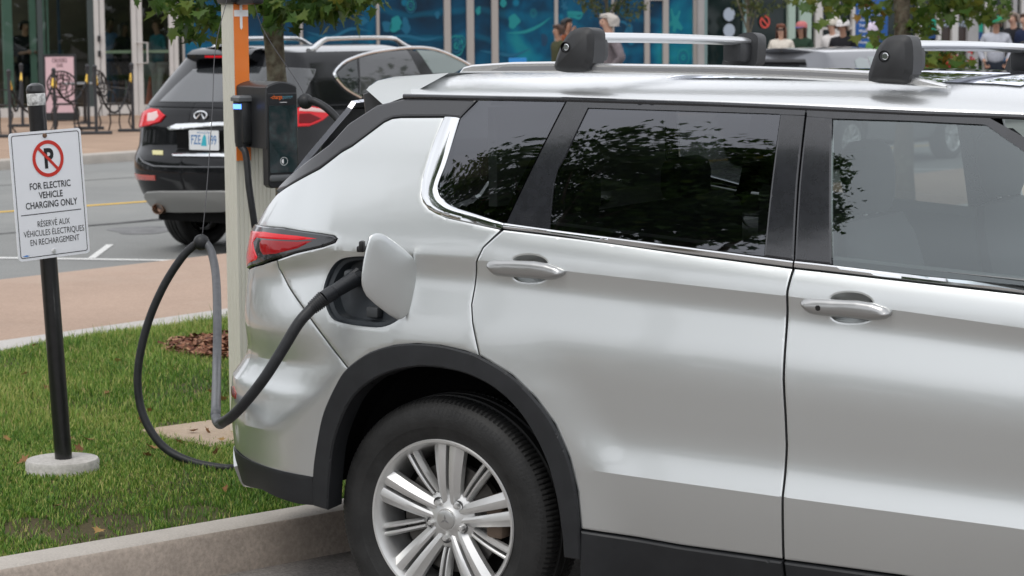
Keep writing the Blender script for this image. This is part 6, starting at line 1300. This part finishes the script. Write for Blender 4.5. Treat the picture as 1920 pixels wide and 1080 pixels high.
# A-board
ap = P(115, 227); ab = empty('sandwich_board', (ap[0], ap[1], .12), R(8), 'pink and black cafe sandwich board standing by the shop window', 'sign')
PINK = mat('board_pink', (.62, .42, .45), .6); zs_ = lambda py, D: CAMZ - (py - 52) / 4350 * D - .12
hB = zs_(100, ap[1])
for sg in (-1, 1):
    Mb = Matrix.Translation((0, sg * .20, 0)) @ Matrix.Rotation(R(9 * sg), 4, 'X') @ Matrix.Rotation(R(90), 4, 'X')
    b = MB(); ringpoly(b, [(-.30, .02), (.30, .02), (.30, hB), (-.30, hB)], [(-.255, .16), (.255, .16), (.255, hB - .045), (-.255, hB - .045)], .018, Mb); b.prism([(-.30, .02), (.30, .02), (.30, hB), (-.30, hB)], -.014, .010, Mb); fb = b.build('board_frame', BLK, ab, smooth=False)
    b = MB(); b.prism([(-.255, .16), (.255, .16), (.255, hB - .045), (-.255, hB - .045)], .010, .014, Mb); pl = b.build('panel', PINK, fb, smooth=False)
    if sg < 0:
        for t, y, h, xs1 in [('CROOKS', hB - .15, .075, .62), ('CAFE', hB - .235, .06, .62), ('SMALL', hB - .48, .13, .62), ('BITES', hB - .66, .13, .62)]: put(t, 0, y, h, Mb, 'lettering', mat('board_ink', (.08, .025, .035), .6), pl, .02, xs1, .0165)
# stanchions and ropes
STN = mat('charcoal_steel', (.035, .037, .042), .4, noise=(8, .2)); BRS = mat('brass', (.85, .55, .12), .25, metal=.9); ROPE = mat('black_rope', (.018, .018, .02), .8)
sts = [(20, 258, 130, 0), (43, 238, 119, 1), (104, 250, 128, 0), (167, 243, 122, 1), (181, 252, 123, 0), (250, 247, 120, 0)]; SP = []
for i, (px, py, pt_, bk) in enumerate(sts):
    g = P(px, py); h = CAMZ - (pt_ - 53) / 4350 * g[1] - .12; SP.append((g, h))
    lab = ['stanchion at the left end of the rope line, nearest the picture edge', 'stanchion behind the rope line, over the left shoulder of the parking sign pole', 'stanchion in front of the pink sandwich board', 'rear stanchion of the pair beside the cafe door', 'front stanchion of the pair beside the cafe door', 'stanchion in front of the cafe door handle'][i]
    s_ = empty('stanchion', (g[0], g[1], .12), R(8), 'black ' + lab, 'stanchion', 'rope stanchions outside the cafe')
    b = MB(); b.lathe([(.026, .03), (.026, h - .10), (.034, h - .095), (.036, h - .06), (.026, h - .055)], 16, caps=False).ball((0, 0, h - .03), .038, 14, 8); b.build('post', STN, s_)
    b = MB(); b.box((0, 0, .025), (.50, .10, .05), bev=.01); b.build('base', STN, s_)
def rope(i, j, sag, lab):
    (a, ha), (c, hc) = SP[i], SP[j]; A = Vector((a[0], a[1], .12 + ha - .16)); C_ = Vector((c[0], c[1], .12 + hc - .16)); d = (C_ - A); d.z = 0; d.normalize()
    pts = [A + d * .03]; n = 14
    for k in range(n + 1):
        t = k / n; p = A.lerp(C_, .04 + .92 * t); p.z -= sag * (1 - (2 * t - 1) ** 2) + .12; pts.append(p)
    pts.append(C_ - d * .03); r_ = empty('barrier_rope', A, 0, lab, 'rope', 'barrier ropes outside the cafe'); q = [tuple(p - A) for p in pts]
    b = MB(); b.tube(q[1:-1], .019, 8); b.build('rope', ROPE, r_)
    for e, f_ in ((q[0], q[1]), (q[-1], q[-2])): b = MB(); b.tube([e, f_, tuple(Vector(f_) + (Vector(f_) - Vector(e)) * .3)], [.012, .026, .022], 10); b.build('rope_clip', BRS, r_)
rope(0, 2, .42, 'black rope sagging behind the parking sign pole'); rope(1, 0, .45, 'black rope from the left end stanchion to the one behind it'); rope(3, 2, .30, 'black rope rising to the pair of stanchions from the pink board'); rope(4, 5, .50, 'black rope sagging in front of the cafe door')
# wrought iron cafe chairs
IRON = mat('wrought_iron', (.022, .017, .016), .45, noise=(20, .3))
def chair(px, py, rot, lab, s=1.):
    g = P(px, py); c = empty('cafe_chair', (g[0], g[1], .12), rot, lab, 'chair', 'wrought iron cafe chairs')
    b = MB(); b.lathe([(.0, .44), (.19, .44), (.215, .45), (.21, .465), (.0, .468)], 24); st = b.build('seat', IRON, c)
    for sx, sy in ((-1, -1), (1, -1), (-1, 1), (1, 1)): b = MB(); b.tube(spline([(sx * .15, sy * .15, .44), (sx * .19, sy * .19, .30), (sx * .17, sy * .17, .14), (sx * .22, sy * .23, 0)], 4), .013, 7); b.build('leg', IRON, c)
    b = MB(); b.tube([(.235 * math.cos(a), .20 + .05 * (1 + math.sin(a)), .78 + .215 * math.sin(a)) for a in np.linspace(0, 2 * math.pi, 33)[:-1]], .014, 7, closed=True)
    for k in range(9): u = (k - 4) * .05; hh_ = .20 * math.sqrt(max(.02, 1 - (u / .235) ** 2)); b.tube(spline([(u, .245, .78 - hh_), (u + .03 * (-1) ** k, .25, .74), (u - .03 * (-1) ** k, .255, .82), (u, .26, .78 + hh_)], 4), .008, 5)
    for k in range(3): b.tube([(.07 * (k + .6) * math.cos(a), .25, .78 + .06 * (k + .6) * math.sin(a)) for a in np.linspace(0, 2 * math.pi, 17)[:-1]], .008, 5, closed=True)
    for sx in (-1, 1): b.tube(spline([(sx * .08, .245, .60), (sx * .10, .21, .52), (sx * .13, .18, .455)], 4), .012, 6)
    b.build('backrest', IRON, c)
    for sx in (-1, 1): b = MB(); b.tube(spline([(sx * .22, .22, .72), (sx * .27, .05, .70), (sx * .27, -.12, .66), (sx * .22, -.16, .47)], 5), .011, 6); b.build('arm', IRON, c)
chair(124, 247, R(180), 'wrought iron cafe chair turned with its back to the pink sandwich board'); chair(216, 246, R(72), 'wrought iron cafe chair seen from the side in front of the left cafe door'); chair(-6, 250, R(160), 'wrought iron cafe chair cut off by the picture edge')
tg_ = P(160, 232); ct = empty('cafe_table', (tg_[0], tg_[1], .12), 0, 'small round grey cafe table between the two iron chairs', 'table')
b = MB(); b.lathe([(.0, .70), (.38, .70), (.395, .71), (.39, .728), (.0, .73)], 28); b.build('tabletop', mat('table_grey', (.22, .23, .24), .4), ct); b = MB(); b.lathe([(.20, 0), (.19, .02), (.03, .05), (.028, .70)], 16, caps=False); b.build('pedestal', IRON, ct)
b = MB(); cn = at(283, 163, 46.8); cz = empty('traffic_cone', (cn[0], cn[1], .12), 0, 'orange traffic cone standing inside the cafe door', 'cone'); b.lathe([(.15, .03), (.03, .70), (.0, .71)], 18); b.build('cone', mat('cone_orange', (.72, .12, .04), .5), cz); b = MB(); b.box((0, 0, .015), (.38, .38, .03), bev=.01); b.build('base', BLK, cz)
# planter with red flowers
fp = at(1768, 110, 42.); pf = empty('flower_planter', (fp[0], fp[1], .12), 0, 'planter of red flowers in front of the brown glass doors', 'planter'); b = MB(); b.box((0, 0, .22), (1.0, .5, .44), bev=.03); b.build('trough', mat('planter_grey', (.25, .24, .23), .8), pf)
C = rng.normal(0, 1, (1100, 3)) * np.array([.26, .14, .19]) + np.array([0, 0, .72]); V, F, T = leaves(C, .085, .35, .15, simple=True); fast_mesh('foliage', V, F, T, LEAF, pf)
RF = vmat('red_petal', [(0, (.42, .01, .02)), (.7, (.70, .03, .04)), (1, (.62, .05, .22))], .5, .2); C = rng.normal(0, 1, (85, 3)) * np.array([.30, .16, .20]) + np.array([0, -.06, .72]); C = (C[:, None] + rng.normal(0, .022, (85, 9, 3))).reshape(-1, 3); V, F, T = leaves(C, .07, .5, .25, simple=True); fast_mesh('blossom', V, F, T, RF, pf)
# blue chair back and a steel hoop in front of the mural
hp_ = at(1185, 115, 42.); b = MB(); b.tube([(-.13, 0, 0)] + [(.13 * -math.cos(a), 0, .72 + .13 * math.sin(a)) for a in np.linspace(0, math.pi, 12)] + [(.13, 0, 0)], .022, 10); o = b.build('bicycle_hoop', SATIN, loc=(hp_[0], hp_[1], .12)); tag(o, 'steel bicycle hoop behind the white haired man', 'bike rack')
bp_ = at(990, 112, 41.); bc_ = empty('blue_chair', (bp_[0], bp_[1], .12), R(25), 'bright blue slatted chair back in front of the mural', 'chair'); CB = mat('chair_blue', (.02, .22, .55), .5)
b = MB(); b.box((0, 0, .40), (.5, .5, .04), bev=.012); b.build('seat', CB, bc_); b = MB(); b.v = []; M_ = Matrix.Translation((0, .26, .40)) @ Matrix.Rotation(R(-14), 4, 'X'); b.prism([(-.2, 0), (.2, 0), (.17, .72), (-.17, .72)], -.015, .015, M_ @ Matrix.Rotation(R(90), 4, 'X'), bev=.006); b.build('backrest', CB, bc_)
for sx in (-1, 1):
    for sy in (-1, 1): b = MB(); b.box((sx * .21, sy * .21, .19), (.04, .04, .38)); b.build('leg', CB, bc_)
# ================================================================ people
SKINS = {}
def skin_mesh(J, E, root, levels=1, name='body'):
    """one continuous surface grown over a posed skeleton: J name -> (x, y, z, r)"""
    ks = list(J); ix = {k: i for i, k in enumerate(ks)}; me = bpy.data.meshes.new(name); me.from_pydata([J[k][:3] for k in ks], [(ix[a], ix[b_]) for a, b_ in E], [])
    o = bpy.data.objects.new(name, me); COL.objects.link(o); md = o.modifiers.new('skin', 'SKIN'); md.use_smooth_shade = True
    for k in ks: me.skin_vertices[0].data[ix[k]].radius = (J[k][3], J[k][4] if len(J[k]) > 4 else J[k][3])
    me.skin_vertices[0].data[ix[root]].use_root = True
    sb = o.modifiers.new('sub', 'SUBSURF'); sb.levels = levels; sb.render_levels = levels
    dg = bpy.context.evaluated_depsgraph_get(); m2 = bpy.data.meshes.new_from_object(o.evaluated_get(dg)); bpy.data.objects.remove(o); bpy.data.meshes.remove(me); m2.shade_smooth(); return m2
def cloth(name, col): return mat(name, col, .8, spec=.2, noise=(18, .18), bump=(60, .25))
SKN = {'light': mat('skin_light', (.56, .33, .24), .55), 'tan': mat('skin_tan', (.40, .22, .15), .55), 'dark': mat('skin_dark', (.10, .055, .035), .5)}
HAIR = {'brown': mat('hair_brown', (.055, .025, .014), .6, bump=(90, .5)), 'black': mat('hair_black', (.010, .008, .008), .5, bump=(90, .5)), 'white': mat('hair_white', (.48, .44, .40), .7, bump=(90, .5)), 'auburn': mat('hair_auburn', (.16, .055, .03), .6, bump=(90, .5)), 'grey': mat('hair_grey', (.22, .17, .14), .7, bump=(90, .5))}
def person(px, py, Y, face, label, skin, hair, top, legs, hat=None, hatc=None, arms='down', long=False, build=1., glasses=False, inside=False):
    """px, py: top of the head in the picture; face: heading in degrees (0 = towards the viewer, 90 = facing right)"""
    hd_ = at(px, py, Y); h = float(hd_[2]) - .12; h = min(max(h, 1.55), 1.90)
    rt = empty('person', (hd_[0], hd_[1], .12), R(face), label, 'person'); s = h / 1.75; w = s * build
    q = lambda x, y, z, r, r2=None: (x * w, y * w, z * s, r * w) + ((r2 * w,) if r2 else ())
    J = {'pel': q(0, .01, .95, .07), 'che': q(0, .015, 1.25, .075), 'ncb': q(0, .01, 1.47, .056), 'nck': q(0, -.005, 1.52, .052), 'jaw': q(0, -.030, 1.575, .058), 'hed': q(0, -.012, 1.64, .078), 'crn': q(0, -.005, 1.705, .060), 'nos': q(0, -.105, 1.615, .014)}
    E = [('pel', 'che'), ('che', 'ncb'), ('ncb', 'nck'), ('nck', 'jaw'), ('jaw', 'hed'), ('hed', 'crn'), ('hed', 'nos')]
    Jt = {'pel': q(0, .01, .90, .160), 'wai': q(0, .01, 1.08, .150), 'che': q(0, .01, 1.25, .155), 'upc': q(0, .01, 1.385, .118), 'ncb': q(0, .005, 1.495, .072)}; Et = [('pel', 'wai'), ('wai', 'che'), ('che', 'upc'), ('upc', 'ncb')]
    Jl = {'pel': q(0, 0, .93, .13)}; El = []
    for sg, n_ in ((-1, 'r'), (1, 'l')):
        mode = arms if isinstance(arms, str) else arms[0 if sg < 0 else 1]
        sh = (sg * .170, .01, 1.395)
        el, wr = {'down': ((sg * .235, .03, 1.12), (sg * .225, -.03, .88)), 'hip': ((sg * .34, .06, 1.15), (sg * .17, -.03, 1.02)), 'front': ((sg * .215, .02, 1.13), (sg * .09, -.22, 1.16)), 'phone': ((sg * .20, -.03, 1.14), (sg * .07, -.26, 1.27)), 'face': ((sg * .22, -.10, 1.15), (sg * .06, -.14, 1.48)), 'pocket': ((sg * .25, .06, 1.14), (sg * .17, -.06, .96))}[mode]
        dv_ = np.array(wr) - np.array(el); dv_ = dv_ / np.linalg.norm(dv_); hp = np.array(wr) + dv_ * .085
        J.update({'s' + n_: q(*sh, .045), 'e' + n_: q(*el, .036), 'w' + n_: q(*wr, .026), 'h' + n_: q(*(np.array(wr) + dv_ * .05), .030, .016)}); E += [('che', 's' + n_), ('s' + n_, 'e' + n_), ('e' + n_, 'w' + n_), ('w' + n_, 'h' + n_)]
        sd_ = np.cross(dv_, [0, 1, 0]); sd_ = sd_ / (np.linalg.norm(sd_) + 1e-9)
        for f_ in range(4):
            fb = np.array(wr) + dv_ * .085 + sd_ * (.030 - .019 * f_); ft_ = fb + dv_ * (.055 - .008 * abs(f_ - 1.3)) + np.array([0, -.022, 0]); J['f%d%s' % (f_, n_)] = q(*fb, .0095); J['t%d%s' % (f_, n_)] = q(*ft_, .0085); E += [('h' + n_, 'f%d%s' % (f_, n_)), ('f%d%s' % (f_, n_), 't%d%s' % (f_, n_))]
        th_ = np.array(wr) + dv_ * .05 - sg * np.array([.028, 0, 0]) + np.array([0, -.02, 0]); J['th' + n_] = q(*th_, .0105); J['tt' + n_] = q(*(th_ + dv_ * .035 + np.array([0, -.012, 0])), .009); E += [('w' + n_, 'th' + n_), ('th' + n_, 'tt' + n_)]
        Jt.update({'s' + n_: q(*sh, .070), 'e' + n_: q(*el, .058), 'w' + n_: q(*(np.array(wr) - dv_ * .01), .046)}); Et += [('upc', 's' + n_), ('s' + n_, 'e' + n_), ('e' + n_, 'w' + n_)]
        hpj, kn_, an_ = (sg * .095, 0, .86), (sg * .105, -.02 - .04 * (sg > 0), .50), (sg * .11, .02 + .03 * (sg > 0), .09)
        Jl.update({'h' + n_: q(*hpj, .092), 'k' + n_: q(*kn_, .064), 'a' + n_: q(*an_, .052)}); El += [('pel', 'h' + n_), ('h' + n_, 'k' + n_), ('k' + n_, 'a' + n_)]
        J.update({'hh' + n_: q(*hpj, .06), 'kk' + n_: q(*kn_, .045), 'aa' + n_: q(*an_, .035)}); E += [('pel', 'hh' + n_), ('hh' + n_, 'kk' + n_), ('kk' + n_, 'aa' + n_)]
        b = MB(); b.ball((an_[0] * w, (an_[1] - .06) * w, .045 * s), (.048 * s, .135 * s, .045 * s), 14, 8); b.build('shoe', BLK, rt)
    for nm, J_, E_, m_ in [('body', J, E, SKN[skin]), ('top', Jt, Et, top), ('trousers', Jl, El, legs)]:
        me = skin_mesh(J_, E_, 'pel', 1, nm); o = bpy.data.objects.new(nm, me); COL.objects.link(o); me.materials.append(m_); o.parent = rt
        if nm == 'top': o.scale.y = .80
    for sg in (-1, 1): b = MB(); b.ball((sg * .030 * w, -.083 * w, 1.637 * s), .0095 * w, 8, 6); b.build('eye', BLK, rt)
    for sg in (-1, 1): b = MB(); b.ball((sg * .080 * w, .0, 1.625 * s), (.012 * w, .022 * w, .032 * w), 8, 6); b.build('ear', SKN[skin], rt)
    b = MB(); b.ball((0, -.087 * w, 1.575 * s), (.022 * w, .008 * w, .006 * w), 8, 6); b.build('mouth', mat('lip', (.30, .11, .09), .5), rt)
    if hair:
        b = MB(); n_, m_ = 22, 12; V = []; F = []
        for i in range(m_ + 1):
            for k in range(n_):
                a = 2 * math.pi * k / n_; fr = max(0, -math.sin(a)); low = (1.60 - .03 * (not long) - (.16 if long else 0)) if fr < .45 else 1.685; t = i / m_; zz_ = 1.752 - (1.752 - low) * t; rr_ = math.sin(min(1, t * (2.2 if not long else 3.2)) * math.pi / 2); jit = 1 + .05 * math.sin(5 * a + i)
                V.append((.094 * w * rr_ * math.cos(a) * jit, (.012 + .108 * rr_ * math.sin(a) * jit) * w, zz_ * s))
        for i in range(m_):
            for k in range(n_): F.append((i * n_ + k, (i + 1) * n_ + k, (i + 1) * n_ + (k + 1) % n_, i * n_ + (k + 1) % n_))
        b.add(V, F); b.build('hair', HAIR[hair], rt, sharp=0)
    if hat:
        Mh = Matrix.Translation((0, .0, 1.655 * s)) @ Matrix.Diagonal((w * .98, w * 1.10, s, 1))
        b = MB(); b.lathe([(.104, .0), (.108, .03), (.100, .075), (.072, .105), (.03, .12), (0, .122)] if hat == 'cap' else [(.108, -.02), (.116, .0), (.116, .03), (.112, .07), (.085, .115), (.04, .135), (0, .138)], 22, Mh, caps=False); hb = b.build('hat', hatc[0], rt)
        if hat == 'cap':
            b = MB(); V = [(.085 * math.cos(a) * w, (-.07 - .10 * abs(math.sin(a))) * w, (1.668 - .02 * abs(math.sin(a)) + dz) * s) for dz in (0, .006) for a in np.linspace(R(180), R(360), 14)]; V += [(sx * .085 * w, -.04 * w, (1.672 + dz) * s) for dz in (0, .006) for sx in (-1, 1)]
            F = [tuple(range(14)), tuple(range(14, 28))[::-1]] + [(i, i + 14, i + 15, i + 1) for i in range(13)]; b.add(V, F); b.build('brim', hatc[1], hb)
    if glasses: b = MB(); b.box((0, -.097 * w, 1.640 * s), (.135 * w, .018, .034 * s), bev=.008); b.build('sunglasses', BLK, rt)
    return rt
OLIVE = cloth('olive_jacket', (.055, .058, .030)); MAUVE = cloth('mauve_jacket', (.17, .145, .155)); CREAM = cloth('cream_sweater', (.62, .57, .50)); BLKC = cloth('black_cloth', (.014, .014, .017)); NVY = cloth('navy_cloth', (.015, .022, .055)); DENIM = cloth('blue_denim', (.035, .09, .18)); DKTR = cloth('dark_trousers', (.012, .016, .024)); WHC = cloth('white_cloth', (.66, .63, .62)); GRNC = cloth('green_jacket', (.10, .23, .055)); GVEST = cloth('pale_grey_vest', (.40, .41, .46)); RUST = cloth('rust_top', (.22, .07, .035)); LBLUE = cloth('light_blue_shirt', (.15, .24, .40)); DGRN = cloth('dark_green_top', (.025, .05, .032)); TEALC = cloth('teal_top', (.05, .22, .27))
person(1047, 45, 38.5, -65, 'woman with brown hair in an olive jacket, facing left by the rear crossbar foot', 'tan', 'brown', OLIVE, DKTR, arms='down')
person(1063, 33, 40.0, 55, 'dark haired person in a rust top, just behind the woman in the olive jacket', 'tan', 'black', RUST, DKTR, arms=('face', 'down'))
person(1141, 24, 33.0, -75, 'white haired man in a mauve grey jacket, hand on hip, seen under the rear crossbar', 'light', 'white', MAUVE, DENIM, arms=('hip', 'hip'), build=1.22)
person(1465, 44, 40.0, -20, 'woman with auburn hair and sunglasses in a cream sweater', 'light', 'auburn', CREAM, DKTR, glasses=True, long=True)
person(1503, 42, 41.0, -35, 'person in a pink cap with a blue brim and a dark green top', 'tan', 'brown', DGRN, DKTR, hat='cap', hatc=(cloth('pink_cap', (.55, .18, .18)), cloth('blue_brim', (.10, .16, .38))), long=True)
person(1561, 35, 41.0, -40, 'woman in a cream knit hat and white jacket', 'light', 'brown', WHC, DKTR, hat='knit', hatc=(CREAM, CREAM))
person(1581, 38, 39.5, -30, 'man in a white cap and dark quilted jacket, beside the woman in the knit hat', 'tan', 'grey', BLKC, DKTR, hat='cap', hatc=(WHC, WHC), build=1.1)
person(1637, 46, 38.0, -75, 'person in a green jacket and lilac hat, beside the yellowing maple trunk', 'tan', 'brown', GRNC, DKTR, hat='knit', hatc=(cloth('lilac_hat', (.62, .54, .66)),) * 2, long=True)
person(1868, 32, 41.5, -8, 'man in a green cap and pale grey vest, looking down', 'tan', 'grey', GVEST, DKTR, hat='cap', hatc=(cloth('green_cap', (.03, .27, .14)), cloth('green_cap_brim', (.02, .16, .09))), arms='pocket', build=1.12)
person(1901, 22, 42.5, -45, 'man in an open black jacket, orange shirt and blue jeans at the right edge', 'light', 'grey', BLKC, DENIM, build=1.1)
person(1924, 24, 41.8, -60, 'person in a navy jacket cut off by the right edge of the picture', 'light', 'brown', NVY, DENIM, build=1.1)
person(46, 38, 45.4, 30, 'person in dark clothes behind the cafe window at the far left', 'tan', 'black', BLKC, DKTR, arms='front', build=1.2)
person(203, 18, 46.2, 60, 'person in a light blue shirt with a dark bag strap, inside the left cafe door', 'dark', 'black', LBLUE, DENIM, arms='front', build=1.1)
person(231, 40, 45.9, 60, 'dark haired woman in a black jacket over a white top, inside the left cafe door', 'dark', 'black', BLKC, DKTR, long=True)
person(294, 36, 46.3, -50, 'person in a teal top with crossed hands, inside the right cafe door', 'tan', 'brown', TEALC, WHC, arms='front')
